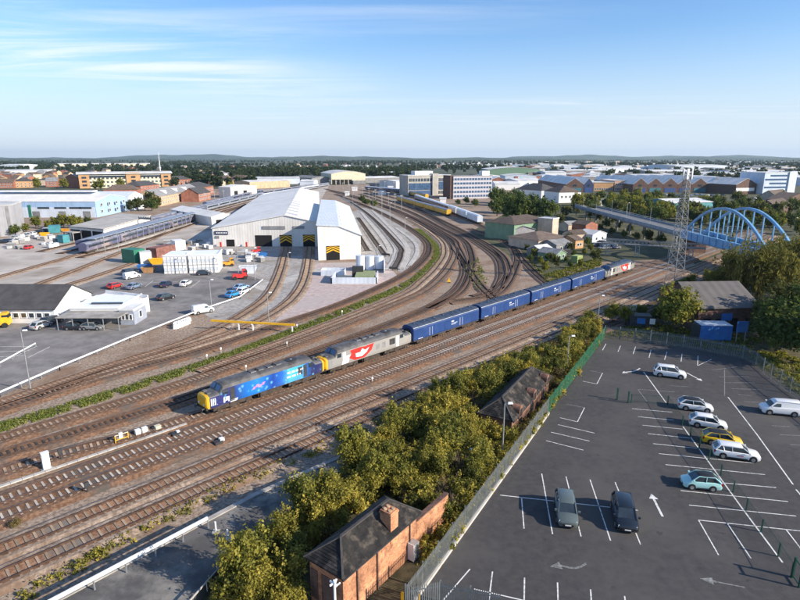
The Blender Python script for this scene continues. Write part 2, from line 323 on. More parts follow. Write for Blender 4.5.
nd = N(t_, 'ShaderNodeTexNoise', i_Scale=0.35, i_Detail=4.0); t_.links.new(co_, nd.inputs['Vector'])
wrp = N(t_, 'ShaderNodeMix', data_type='RGBA'); wrp.inputs[0].default_value = 0.3; t_.links.new(co_, wrp.inputs[6]); t_.links.new(nd.outputs[1], wrp.inputs[7])
vo = N(t_, 'ShaderNodeTexVoronoi', feature='DISTANCE_TO_EDGE', i_Scale=0.23); t_.links.new(wrp.outputs[2], vo.inputs['Vector'])
crk = math_n(t_, 'SUBTRACT', 1.0, smooth(t_, vo.outputs['Distance'], 0.0, 0.012))
oil = N(t_, 'ShaderNodeTexNoise', i_Scale=0.9, i_Detail=3.0); t_.links.new(co_, oil.inputs['Vector'])
dk = math_n(t_, 'MAXIMUM', math_n(t_, 'MULTIPLY', crk, 0.13), math_n(t_, 'MULTIPLY', smooth(t_, oil.outputs[0], 0.66, 0.74), 0.5))
mxd = N(t_, 'ShaderNodeMix', data_type='RGBA'); t_.links.new(dk, mxd.inputs[0]); t_.links.new(lk, mxd.inputs[6]); mxd.inputs[7].default_value = (0.018, 0.018, 0.019, 1)
scf = N(t_, 'ShaderNodeTexNoise', i_Scale=0.22, i_Detail=10.0, i_Roughness=0.75); mps = N(t_, 'ShaderNodeMapping'); mps.inputs['Scale'].default_value = (1, .35, 1); mps.inputs['Rotation'].default_value = (0, 0, .7); t_.links.new(co_, mps.inputs[0]); t_.links.new(mps.outputs[0], scf.inputs['Vector'])
mxs = N(t_, 'ShaderNodeMix', data_type='RGBA'); t_.links.new(math_n(t_, 'MULTIPLY', smooth(t_, scf.outputs[0], 0.56, 0.72), 0.55), mxs.inputs[0]); t_.links.new(mxd.outputs[2], mxs.inputs[6]); mxs.inputs[7].default_value = (0.10, 0.095, 0.092, 1)
t_.links.new(mxs.outputs[2], b_s.inputs['Base Color'])

# ------------------------------------------------------------------ ground
def struct(name, poly, z, mat, label=None, thick=0.0):
    b = MB()
    if thick: b.prism(poly, z - thick, z)
    else: b.sheet(poly, z)
    return tag(b.build(name, mat), label, None, None, 'structure')
def pix(pts, z=0.0): return [P(x, y, z) for x, y in pts]
g = MB(); ext = 30000
xs = [-ext, -6000, -2000, -700, 700, 2000, 6000, ext]; ys = [-3000, -300, 700, 2000, 6000, ext]
for j in range(len(ys)):
    for i in range(len(xs)): g.v.append((xs[i], ys[j], -0.25))
for j in range(len(ys) - 1):
    for i in range(len(xs) - 1):
        a = j * len(xs) + i; g.f.append((a, a + 1, a + 1 + len(xs), a + len(xs))); g.m.append(0)
tag(g.build('ground', m_ground), kind='structure')
struct('railway_land', [(-190, -10), (24, -10), (24, 40), (140, 170), (330, 420), (240, 700), (-60, 700), (-420, 420), (-300, 150)], 0.0, m_ballast)
struct('station_yard', pix([(-150, 350), (-150, 243), (20, 238), (70, 240), (160, 214), (260, 190), (330, 184), (318, 205), (215, 247), (262, 280), (240, 300), (60, 340)]), 0.02, m_pale)
struct('depot_car_park', pix([(-140, 437), (0, 397), (60, 369), (130, 339), (200, 311), (240, 297), (262, 280), (222, 268), (222, 255), (160, 258), (60, 292), (-140, 330)]), 0.04, m_yard)
struct('shed_apron', pix([(213, 245.5), (320, 246), (318, 264), (385, 262), (398, 276), (330, 308), (270, 322), (255, 322), (215, 322), (200, 311), (240, 297), (262, 280), (222, 268)]), 0.03, m_greyg)
struct('siding_gravel', pix([(346, 214), (376, 204), (412, 226), (421, 242), (420, 258), (402, 274), (386, 262), (363, 258)]), 0.012, m_greyg)
struct('gravel_yard', pix([(318, 263), (385, 262), (398, 277), (330, 306), (275, 322), (300, 291), (308, 270)]), 0.05, m_pink)
struct('concrete_crossing', pix([(250, 287), (320, 268), (322, 272), (262, 291)]), 0.07, m_path)
struct('scrub_ground', pix([(150, 640), (238, 546), (300, 500), (350, 460), (420, 415), (520, 362), (590, 318), (640, 290), (660, 282), (720, 300), (760, 330), (850, 370), (900, 420), (790, 400), (740, 360), (604, 340), (430, 577), (395, 640)]), 0.02, m_soil)
struct('rough_land', pix([(470, 232), (540, 280), (600, 262), (690, 258), (720, 300), (1150, 420), (1100, 185), (560, 185)]), 0.03, m_rough)
struct('car_park_surface', [P(385, 640), P(430, 577), P(604, 339), P(650, 342), P(742, 358), P(772, 378), P(830, 418), Vector((140, 70, 0)), Vector((140, -20, 0)), Vector((-8, -20, 0))], 0.04, m_asphalt)
# disused platform, a raised slab
pl = [P(58, 600, 1.0) + (P(58, 600, 1.0) - P(208, 520, 1.0)) * 1.2, P(208, 520, 1.0), P(255, 495, 1.0), P(345, 455, 1.0), P(352, 463, 1.0), P(300, 503, 1.0), P(238, 547, 1.0), P(190, 600, 1.0) + (P(190, 600, 1) - P(238, 547, 1)) * 1.2]
plat = struct('platform', pl, 1.0, m_platform, thick=1.1)
cope = MB()
for a, b in zip(pl[:3], pl[1:4]): cope.bar(a + Vector((0, 0, 0.02)), b + Vector((0, 0, 0.02)), 0.5, 0.16)
cope.build('coping', m_conc, plat)
# concrete walkways beside the shed
def strip(name, pts, wd, z, mat, parent=None, step=3.0, h=0.0):
    fr = frames(catmull([P(*p) if len(p) == 2 else Vector(p) for p in pts], step)); b = MB(); n = len(fr)
    for p, d, s in fr: b.v += [(*(p + s * wd / 2).xy, z), (*(p - s * wd / 2).xy, z), (*(p - s * wd / 2).xy, z - h - 0.01), (*(p + s * wd / 2).xy, z - h - 0.01)]
    for i in range(n - 1):
        for k in ((0, 1, 5, 4), (1, 2, 6, 5), (3, 0, 4, 7)): b.f.append(tuple(4 * i + q for q in k)); b.m.append(0)
    return b.build(name, mat, parent)
for pts, wd in (([(352, 214), (372, 240), (381, 257)], 1.6), ([(361, 212), (384, 240), (391, 256)], 1.8), ([(371, 209), (402, 240), (407, 256), (400, 271)], 1.8), ([(362, 208), (391, 241), (394, 257), (386, 271)], 1.6), ([(396, 228), (413, 241), (417, 252), (408, 268)], 1.4)):
    tag(strip('concrete_walkway', pts, wd, 0.14, m_path, h=0.1), kind='structure')

# ------------------------------------------------------------------ railway tracks
TH = R(45.6); TD = Vector((math.cos(TH), math.sin(TH), 0)); TN = Vector((math.sin(TH), -math.cos(TH), 0)); T0 = Vector((-24.3, 64.5, 0))
def main(s, off): return T0 + TD * s + TN * off
sl_mesh = {}
def sleeper_mesh(mat):
    if mat.name not in sl_mesh: sl_mesh[mat.name] = MB().box(-1.25, 1.25, -0.13, 0.13, -0.1, 0.07, top=(0.03, 0.03)).mesh('sleeper', mat)
    return sl_mesh[mat.name]
def track(pts, label, bed=m_trackbed, slp=m_sleeper2, single=0.0, group='railway tracks', bedw=3.1, z=0.0, shiny=False, spacing=0.68):
    base = catmull(pts, 2.0); fr = frames(base); n = len(fr)
    root = thing('railway_track', label, 'railway track', tuple(base[0]), 0, group); o = base[0]
    b = MB()
    for p, d, s in fr:
        q = p - o
        for k, zz in ((bedw / 2 + 0.55, 0.0), (bedw / 2 - 0.1, 0.235), (0.98, 0.235), (0.84, 0.17), (-0.84, 0.17), (-0.98, 0.235), (-bedw / 2 + 0.1, 0.235), (-bedw / 2 - 0.55, 0.0)): b.v.append((q.x + s.x * k, q.y + s.y * k, z + zz + 0.015))
    for i in range(n - 1):
        for k in range(7): b.f.append((8 * i + k, 8 * i + k + 1, 8 * i + k + 9, 8 * i + k + 8)); b.m.append(1 if k in (0, 1, 5, 6) and bed is m_rustbed else 0)
    b.build('ballast_bed', [bed, m_ballast], root)
    for sd in (-0.755, 0.755):
        b = MB()
        for p, d, s in fr:
            q = p - o
            for k, zz in ((0.055, 0.2), (0.045, 0.40), (-0.045, 0.40), (-0.055, 0.2)): b.v.append((q.x + s.x * (sd + k), q.y + s.y * (sd + k), z + zz))
        for i in range(n - 1):
            for k in range(3): b.f.append((4 * i + k, 4 * i + k + 1, 4 * i + k + 5, 4 * i + k + 4)); b.m.append(1 if (k == 1 and shiny) else 0)
        b.build('rail', [m_rail, m_railtop], root)
    b = MB(); me = sleeper_mesh(slp); cnt = 0
    for p, d, s in frames(resample(base, spacing)):
        dist = math.hypot(p.x, p.y)
        if dist > 420 or p.y < 20: continue
        ang = math.atan2(s.y, s.x) + random.uniform(-0.012, 0.012); jit = random.uniform(-0.03, 0.03)
        if dist < single and abs(p.x) < p.y * 0.86 and cnt < 300:
            c = put('sleeper', me, root, (p.x - o.x + d.x * jit, p.y - o.y + d.y * jit, z + 0.17), ang); cnt += 1
        else:
            b.box(-1.25, 1.25, -0.13, 0.13, 0.0, 0.07, 0, Matrix.Translation((p.x - o.x + d.x * jit, p.y - o.y + d.y * jit, z + 0.17)) @ Matrix.Rotation(ang, 4, 'Z'))
    if b.f: tag(b.build('sleepers', slp, root), kind='stuff')
    return root
def PP(*a): return [P(x, y) for x, y in a]
track([main(-45, 14.3), main(0, 14.2), main(60, 14.2), main(150, 14.3), main(250, 14)], 'rusty track with pale sleepers nearest the disused platform', m_rustbed, m_sleeper2, 88)
track([main(-45, 10.6), main(0, 10.5), main(60, 10.4), main(150, 10.4), main(250, 10)], 'rusty brown track second from the disused platform', m_rustbed, m_sleeper2, 88)
track([main(-45, 5.4), main(0, 5.1), main(60, 5.0), main(150, 5.0), main(260, 5)], 'track with whitish concrete sleepers, third from the disused platform', m_trackbed, m_sleeper, 88, shiny=True)
track([main(-45, 2.3), main(0, 1.95), main(60, 1.9), main(150, 1.9), main(260, 1.8)], 'track with whitish concrete sleepers running right beside the train', m_trackbed, m_sleeper, 88, shiny=True)
track([main(-45, -5.2), main(-18, -3.6), main(-4, -1.7), main(20, -1.3), main(70, -1.3), main(150, -1.3), main(270, -1.3)], 'track that the blue and grey train stands on', m_trackbed, m_sleeper2, 66, shiny=True)
track([main(60, 18.2), main(100, 18.4), main(160, 18.4), main(230, 18)], 'short siding between the scrub and the main lines', m_oldbed, m_timber)
track([main(118, 23), main(160, 23), main(230, 22)], 'outermost siding running under the blue arch bridge', m_oldbed, m_timber)
track([P(-60, 477), P(0, 457), P(173, 404), P(260, 372), P(320, 351), P(400, 321), P(440, 303), P(461, 286), P(466, 268), P(458, 248), P(451, 238), P(420, 221), P(385, 206), P(350, 195), P(325, 189)], 'dark track just behind the train, curving up towards the far depot', m_trackbed, m_timber, 62)
track([P(-60, 459), P(0, 441), P(145, 397), P(200, 379), P(300, 343), P(400, 303), P(430, 288), P(449, 268), P(455, 251), P(447, 239), P(425, 225), P(400, 213), P(370, 202), P(330, 191)], 'curved track second behind the train, next outside the grassy strip pair', m_trackbed, m_sleeper2)
track([P(200, 372.5), P(300, 336), P(400, 296), P(422, 281), P(436, 267), P(444, 252), P(437, 238), P(410, 220), P(380, 207), P(340, 193)], 'curved track bordering the outer side of the green weed strip', m_rustbed, m_sleeper2)
track([P(-70, 433), P(0, 411), P(100, 379), P(200, 352), P(300, 319), P(350, 301), P(400, 278), P(420, 264), P(429, 251), P(424, 239), P(400, 223), P(370, 208), P(335, 194)], 'curved track along the inner edge of the green weed strip', m_trackbed, m_timber)
track([P(-70, 426), P(0, 404), P(100, 370), P(170, 348), P(215, 330), P(248, 312), P(270, 294), P(281, 270), P(286.5, 247)], 'rusty track leading into the first striped shed door', m_rustbed, m_sleeper2)
track([P(40, 397), P(130, 366), P(200, 344), P(250, 326), P(285, 306), P(301, 288), P(307.5, 268), P(309.5, 247)], 'rusty track leading into the striped shed door by the corner', m_rustbed, m_sleeper2)
track([P(358, 218), P(372, 238), P(385, 256)], 'short straight siding between pale walkways right beside the shed', m_greyg, m_timber)
track([P(340, 196), P(366, 213), P(396, 243), P(400.5, 255), P(394, 270)], 'curved siding between pale walkways ending at a buffer stop', m_greyg, m_timber)
track([P(352, 224), P(361, 240), P(368, 252)], 'stub of siding tight against the side of the long shed', m_greyg, m_timber)
track([P(430, 309), P(461, 292), P(470, 272), P(472, 258), P(464, 241), P(440, 228), P(405, 210), P(360, 194)], 'dark inner curve of the junction fan behind the blue vans', m_oldbed, m_timber)
track([P(448, 303), P(490, 296), P(500, 284), P(502, 272), P(496, 257), P(472, 240), P(446, 226), P(410, 208), P(365, 193)], 'broad curve around the bare gravel island behind the blue vans', m_oldbed, m_timber)
track([P(475, 297), P(496, 290), P(506.5, 278), P(508, 268), P(500, 254), P(478, 239.5), P(452, 226), P(415, 208)], 'outer rail pair of the broad curve around the gravel island', m_oldbed, m_timber)
track([P(490, 299), P(505, 288), P(514, 272), P(517.5, 259), P(513, 248), P(498, 239), P(470, 229)], 'short connecting curve beside the green roofed works', m_oldbed, m_timber)
track([P(560, 293), P(540, 278), P(522, 260), P(508, 244), P(490, 231), P(465, 219), P(430, 206)], 'straight track running along the wall of the green works', m_oldbed, m_timber)
track([P(500, 305), P(480, 286), P(463, 262), P(452, 246), P(441, 236), P(415, 221), P(380, 205)], 'crossover track cutting across the junction fan', m_oldbed, m_timber)
for k, (a, b_, c, lab) in enumerate((((-150, 320), (40, 266), (95, 250), 'brown siding on the pale ground leading to the white open shed'), ((-150, 345), (35, 286), (130, 249), 'worn siding through the pale station yard behind the charcoal roofed building'), ((60, 288), (110, 272), (200, 240), 'overgrown siding beside the depot car park'))):
    track([P(*a), P(*b_), P(*c)] + ([P(215, 214), P(300, 190)] if k < 2 else []), lab, m_rustbed, m_sleeper2)
yards = [((60, 254), (150, 232), (235, 206), (310, 187)), ((80, 258), (160, 236), (250, 205), (318, 188)), ((40, 252), (140, 228), (225, 204), (300, 187))]
for k, pts in enumerate(yards): track([P(*p) for p in pts], ('stabling track under the purple trains, nearer one', 'stabling track closest to the white cabins', 'stabling track under the purple trains, farther one')[k], m_rustbed, m_timber)
for k, pts in enumerate([((449, 216), (420, 206), (390, 197), (360, 190)), ((470, 220), (440, 207), (405, 196), (370, 188)), ((425, 199), (400, 193), (375, 188)), ((480, 224), (452, 212), (420, 200))]):
    track([P(*p) for p in pts], ('track under the grey and yellow diesel row', 'track under the white roofed coaches', 'track under the far yellow engines', 'track under the pale blue wagons')[k], m_oldbed, m_timber)
# cable trough beside the main line
tr = thing('cable_trough', 'pale concrete cable trough along the track left of the train', 'cable trough', tuple(main(-34, -0.6)))
b = MB(); k0 = main(-34, -0.6)
for i in range(31):
    a = main(-34 + i * 1.02, -0.75 + i * 0.012) - k0; e = main(-34 + i * 1.02 + 0.99, -0.75 + i * 0.012) - k0
    put('trough_lid', MB().bar(a + Vector((0, 0, 0.24)), e + Vector((0, 0, 0.24)), 0.42, 0.12).mesh('trough_lid', m_path), tr)
# ------------------------------------------------------------------ rolling stock
def livery(name, stops, noise=0.0, sparkle=None, rough=0.35):
    "paint that changes along the length of the body (object x)"
    m = bpy.data.materials.new(name); m.use_nodes = True; t = m.node_tree; bs = t.nodes['Principled BSDF']; bs.inputs['Roughness'].default_value = rough
    tcn = N(t, 'ShaderNodeTexCoord'); s = N(t, 'ShaderNodeSeparateXYZ'); t.links.new(tcn.outputs['Object'], s.inputs[0])
    nz = N(t, 'ShaderNodeTexNoise', i_Scale=0.9, i_Detail=4.0); t.links.new(tcn.outputs['Object'], nz.inputs['Vector'])
    x = math_n(t, 'ADD', math_n(t, 'DIVIDE', math_n(t, 'ADD', s.outputs[0], 9.5), 19.0), math_n(t, 'MULTIPLY', math_n(t, 'SUBTRACT', nz.outputs[0], 0.5), noise))
    cr = N(t, 'ShaderNodeValToRGB'); t.links.new(x, cr.inputs[0]); e = cr.color_ramp.elements
    e[0].position, e[0].color = stops[0][0], (*stops[0][1], 1); e[1].position, e[1].color = stops[-1][0], (*stops[-1][1], 1)
    for p_, c_ in stops[1:-1]: k = e.new(p_); k.color = (*c_, 1)
    out = cr.outputs[0]
    if sparkle:
        vn = N(t, 'ShaderNodeTexVoronoi', i_Scale=1.3); t.links.new(tcn.outputs['Object'], vn.inputs['Vector'])
        f = math_n(t, 'SUBTRACT', 1.0, smooth(t, vn.outputs['Distance'], 0.05, 0.38))
        mx = N(t, 'ShaderNodeMix', data_type='RGBA'); t.links.new(math_n(t, 'MULTIPLY', f, 0.75), mx.inputs[0]); t.links.new(out, mx.inputs[6]); mx.inputs[7].default_value = (*sparkle, 1); out = mx.outputs[2]
    dn = N(t, 'ShaderNodeTexNoise', i_Scale=0.35, i_Detail=6.0); t.links.new(tcn.outputs['Object'], dn.inputs['Vector'])
    mx = N(t, 'ShaderNodeMix', data_type='RGBA'); t.links.new(math_n(t, 'MULTIPLY', smooth(t, dn.outputs[0], 0.5, 0.75), 0.25), mx.inputs[0]); t.links.new(out, mx.inputs[6]); mx.inputs[7].default_value = (0.16, 0.13, 0.1, 1)
    t.links.new(mx.outputs[2], bs.inputs['Base Color']); MATS[name] = m; return m
m_underframe = M('underframe', (0.05, 0.038, 0.03), var=0.35, scale=1.5, rough=0.85)
m_locoroof = M('loco_roof', (0.095, 0.095, 0.10), var=0.25, scale=0.8, rough=0.6, stain=(0.05, 0.045, 0.042), sscale=0.5)
m_bluevan = M('blue_van', (0.014, 0.052, 0.19), var=0.12, scale=0.5, rough=0.45, stain=(0.03, 0.06, 0.17), sscale=0.5)
m_vanroof = M('van_roof', (0.035, 0.05, 0.085), var=0.2, scale=0.5, rough=0.5, stain=(0.06, 0.066, 0.08), sscale=0.4)
m_starblue = livery('star_blue', [(0.0, (0.03, 0.035, 0.15)), (0.20, (0.02, 0.03, 0.15)), (0.30, (0.01, 0.14, 0.50)), (0.40, (0.02, 0.20, 0.60)), (0.52, (0.01, 0.05, 0.30)), (0.60, (0.02, 0.13, 0.50)), (0.66, (0.07, 0.42, 0.78)), (0.76, (0.06, 0.36, 0.70)), (0.82, (0.02, 0.09, 0.34)), (0.87, (0.015, 0.025, 0.11)), (1.0, (0.03, 0.035, 0.12))], 0.05, (0.15, 0.5, 0.85))
m_silver = livery('loco_silver', [(0.0, (0.27, 0.27, 0.265)), (1.0, (0.33, 0.32, 0.30))], 0.0)
m_logo = M('logo_white', (0.78, 0.80, 0.84), rough=0.5, var=0.06)
m_pinkl = M('logo_pink', (0.62, 0.22, 0.45), rough=0.5, var=0.1)
def ring(wd, zb, zs, zt, n=5):
    "right side going up, over the roof, left side down"
    pts = [(wd * 0.96, zb), (wd, zb + 0.35), (wd, zs)]
    for k in range(1, n): a = math.pi / 2 * k / n; pts.append((wd * math.cos(a) ** 0.72, zs + (zt - zs) * math.sin(a)))
    pts.append((0, zt)); return pts + [(-y, z) for y, z in reversed(pts[:-1])]
def bogie(root, cx, wheels, wb, name='bogie'):
    b = MB()
    for sd in (-1, 1):
        b.box(cx - wb / 2 - 0.7, cx + wb / 2 + 0.7, sd * 1.12 - 0.1, sd * 1.12 + 0.1, 0.45, 0.85)
        for k in range(wheels): x = cx - wb / 2 + wb * k / (wheels - 1); b.box(x - 0.2, x + 0.2, sd * 1.2 - 0.1, sd * 1.2 + 0.1, 0.32, 0.68)
        b.box(cx - 0.5, cx + 0.5, sd * 1.2 - 0.08, sd * 1.2 + 0.08, 0.35, 0.95)
    b.box(cx - wb / 2, cx + wb / 2, -1.0, 1.0, 0.5, 0.95)
    o = b.build(name, m_underframe, root)
    for k in range(wheels):
        x = cx - wb / 2 + wb * k / (wheels - 1); put('wheelset', MB().cyl((x, -0.76, 0.5), 0.5, (0, 1, 0), 0.14, 16).cyl((x, 0.76, 0.5), 0.5, (0, 1, 0), 0.14, 16).cyl((x, 0, 0.5), 0.08, (0, 1, 0), 1.4, 8).mesh('wheelset', m_dark), o)
def plate(root, name, x0, x1, z0, z1, mat, sd=-1, wd=1.36, skew=0.0):
    y = sd * (wd + 0.012); y2 = sd * (wd - 0.05); b = MB()
    vs = [(x0, y, z0), (x1, y, z0), (x1 + skew, y, z1), (x0 + skew, y, z1)]; vs += [(a, y2, c) for a, _, c in vs]
    b.add(vs, [(0, 1, 2, 3), (0, 4, 5, 1), (1, 5, 6, 2), (2, 6, 7, 3), (3, 7, 4, 0)])
    return b.build(name, mat, root)
def loco(label, loc, rz, side, nose_a, nose_b, deco, roofm=None):
    root = thing('diesel_locomotive', label, 'locomotive', loc, rz, 'locomotives in the train')
    W, H = 1.36, 3.75; xs = [(-9.35, 1.05, 1.05, 2.1, 2.45), (-9.22, 1.22, 1.0, 2.3, 2.66), (-8.9, 1.32, 1.0, 2.4, 2.78), (-7.55, W, 1.0, 2.45, 2.86), (-7.5, W, 1.0, 2.5, 2.9), (-7.0, W, 1.0, 3.05, 3.62), (-6.6, W, 1.0, 3.1, H)]
    st = xs + [(-3.3, W, 1.0, 3.1, H), (0, W, 1.0, 3.1, H), (3.3, W, 1.0, 3.1, H)] + [(-a, *r) for a, *r in reversed(xs)]
    n = 13; rings = [[(x, y, z) for y, z in ring(wd, zb, zs, zt)] for x, wd, zb, zs, zt in st]; ns = len(st); nr = len(rings[0])
    def mif(i, k):
        if i <= 1: return 2
        if i >= ns - 3: return 3
        return 1 if 2 <= k <= nr - 4 else 0
    rm = roofm or m_locoroof
    MB().loft(rings, mif=mif, closed=False).add([], []).build('body', [side, rm, nose_a, nose_b], root)
    u = MB().box(-9.1, 9.1, -1.2, 1.2, 0.85, 1.02).box(-1.9, 1.9, -1.1, 1.1, 0.35, 0.9); u.build('underframe', m_underframe, root)
    for sd in (-1, 1): MB().box(-1.7, 1.7, sd * 1.18 - 0.14, sd * 1.18 + 0.14, 0.32, 0.88).build('fuel_tank', m_underframe, root)
    for cx in (-5.7, 5.7): bogie(root, cx, 3, 4.1)
    for e in (-1, 1):
        MB().box(e * 9.3 - 0.12, e * 9.3 + 0.12, -1.25, 1.25, 0.85, 1.15).build('buffer_beam', m_underframe, root)
        for sd in (-1, 1):
            MB().cyl((e * 9.62, sd * 0.87, 1.02), 0.1, (1, 0, 0), 0.45, 8).cyl((e * 9.84, sd * 0.87, 1.02), 0.24, (1, 0, 0), 0.07, 12).build('buffer', m_dark, root)
            b = MB(); dx = e * 7.53; b.add([(dx + e * 0.02, sd * 0.1, 2.98), (dx + e * 0.02, sd * 1.15, 2.93), (e * 7.06 + e * 0.03, sd * 1.1, 3.45), (e * 7.06 + e * 0.03, sd * 0.1, 3.56)], [(0, 1, 2, 3)]); b.build('windscreen', m_bluegl, root)
            plate(root, 'cab_window', e * 6.75 - 0.4, e * 6.75 + 0.4, 2.35, 3.0, m_glass, sd)
            plate(root, 'cab_door', e * 5.75 - 0.3, e * 5.75 + 0.3, 1.15, 2.95, m_dark if deco == 'star' else m_logo, sd)
            MB().box(e * 8.6 - 0.25, e * 8.6 + 0.25, sd * 0.5 - 0.25, sd * 0.5 + 0.25, 2.6, 2.92).build('nose_hatch', rm, root)
        for yy in (-0.7, 0.7): MB().cyl((e * 9.37, yy, 1.5), 0.13, (1, 0, 0), 0.1, 10).build('headlight', m_logo, root)
    # roof: fan grille, exhausts, hatches
    MB().cyl((4.3, 0, 3.76), 0.85, (0, 0, 1), 0.12, 18).build('roof_fan', m_dark, root)
    MB().cyl((4.3, 0, 3.82), 0.18, (0, 0, 1), 0.1, 10).build('fan_hub', m_steel, root)
    for x in (-2.0, -0.8, 0.6, 2.0): MB().box(x - 0.45, x + 0.45, -0.55, 0.55, 3.66, 3.84, top=(0.05, 0.1)).build('roof_hatch', rm, root)
    for x in (-1.4, 1.3): MB().cyl((x, 0, 3.86), 0.17, (0, 0, 1), 0.25, 10).build('exhaust_port', m_black, root)
    for sd in (-1, 1): MB().box(-6.6, 6.6, sd * 1.2 - 0.03, sd * 1.2 + 0.03, 3.33, 3.38).build('gutter', m_logo if deco == 'star' else rm, root)
    for sd in (-1, 1):
        if deco == 'star':
            for i in range(5): plate(root, 'nose_grille', -8.75 + i * 0.26, -8.62 + i * 0.26, 1.3, 2.25, m_logo, sd, 1.335)
            plate(root, 'fleet_badge', -7.05, -6.85, 1.25, 1.95, m_logo, sd); plate(root, 'fleet_badge', -6.8, -6.45, 1.45, 1.95, m_logo, sd, skew=0.1); plate(root, 'fleet_badge', -6.4, -6.22, 1.25, 1.95, m_logo, sd)
            plate(root, 'fleet_badge', -6.15, -5.2, 1.05, 1.35, m_logo, sd, skew=0.2)
            for i, (dx, dz) in enumerate(((0, 0), (0.45, 0.2), (0.9, 0.05), (1.4, 0.25))): plate(root, 'star_emblem', -2.9 + dx, -2.5 + dx, 1.75 + dz, 2.1 + dz, m_pinkl, sd, skew=0.25)
            for i in range(4): plate(root, 'sponsor_lettering', 2.7 + i * 0.72, 3.22 + i * 0.72, 2.35, 2.62, m_logo, sd)
            for i in range(3): plate(root, 'sponsor_lettering', 2.6 + i * 0.85, 3.25 + i * 0.85, 1.75, 1.98, m_logo, sd)
            plate(root, 'side_grille', 6.0 - 1.5, 6.0 - 0.75, 1.7, 2.85, m_dark, sd)
        else:
            pts = [(-3.6, 1.15), (-1.6, 1.15), (-0.1, 2.0), (0.4, 3.02), (-1.6, 2.9), (-2.6, 3.02), (-4.6, 2.95), (-4.3, 2.3), (-4.9, 1.8)]
            y = sd * (W + 0.012); MB().add([(a, y, c) for a, c in pts], [tuple(range(len(pts)))]).build('red_bird_emblem', m_red, root)
            pts = [(-3.4, 1.6), (-2.2, 1.45), (-1.2, 1.9), (-0.6, 2.6), (-1.5, 2.3), (-2.1, 2.7), (-2.5, 2.2), (-3.5, 2.2)]
            y = sd * (W + 0.024); MB().add([(a, y, c) for a, c in pts], [tuple(range(len(pts)))]).build('white_bird_emblem', m_logo, root)
            plate(root, 'white_panel', -6.3, -5.0, 1.1, 2.3, m_logo, sd, skew=0.5)
            for x in (0.9, 2.2, 4.2): plate(root, 'side_grille', x, x + 0.8, 1.7, 2.6, m_groof, sd)
            plate(root, 'dark_grille', 3.9, 5.2, 1.75, 2.75, m_dark, sd)
            for i in range(5): plate(root, 'nose_grille', -8.75 + i * 0.26, -8.62 + i * 0.26, 1.3, 2.25, m_groof, sd, 1.335)
    return root
def tpos(s, off=-1.3): v = main(s, off); return (v.x, v.y, 0.33)
loco('dark blue and cyan diesel locomotive with yellow nose leading the train', tpos(9.5), TH, m_starblue, m_yellow, m_yellow, 'star')
loco('silver grey diesel locomotive with red and white bird emblem, second in the train', tpos(28.3), TH, m_silver, m_yellow, m_silver, 'bird')
loco('silver grey diesel locomotive with red panel at the tail of the train', tpos(121.6), TH + math.pi, m_silver, m_yellow, m_silver, 'bird', roofm=m_vanroof)
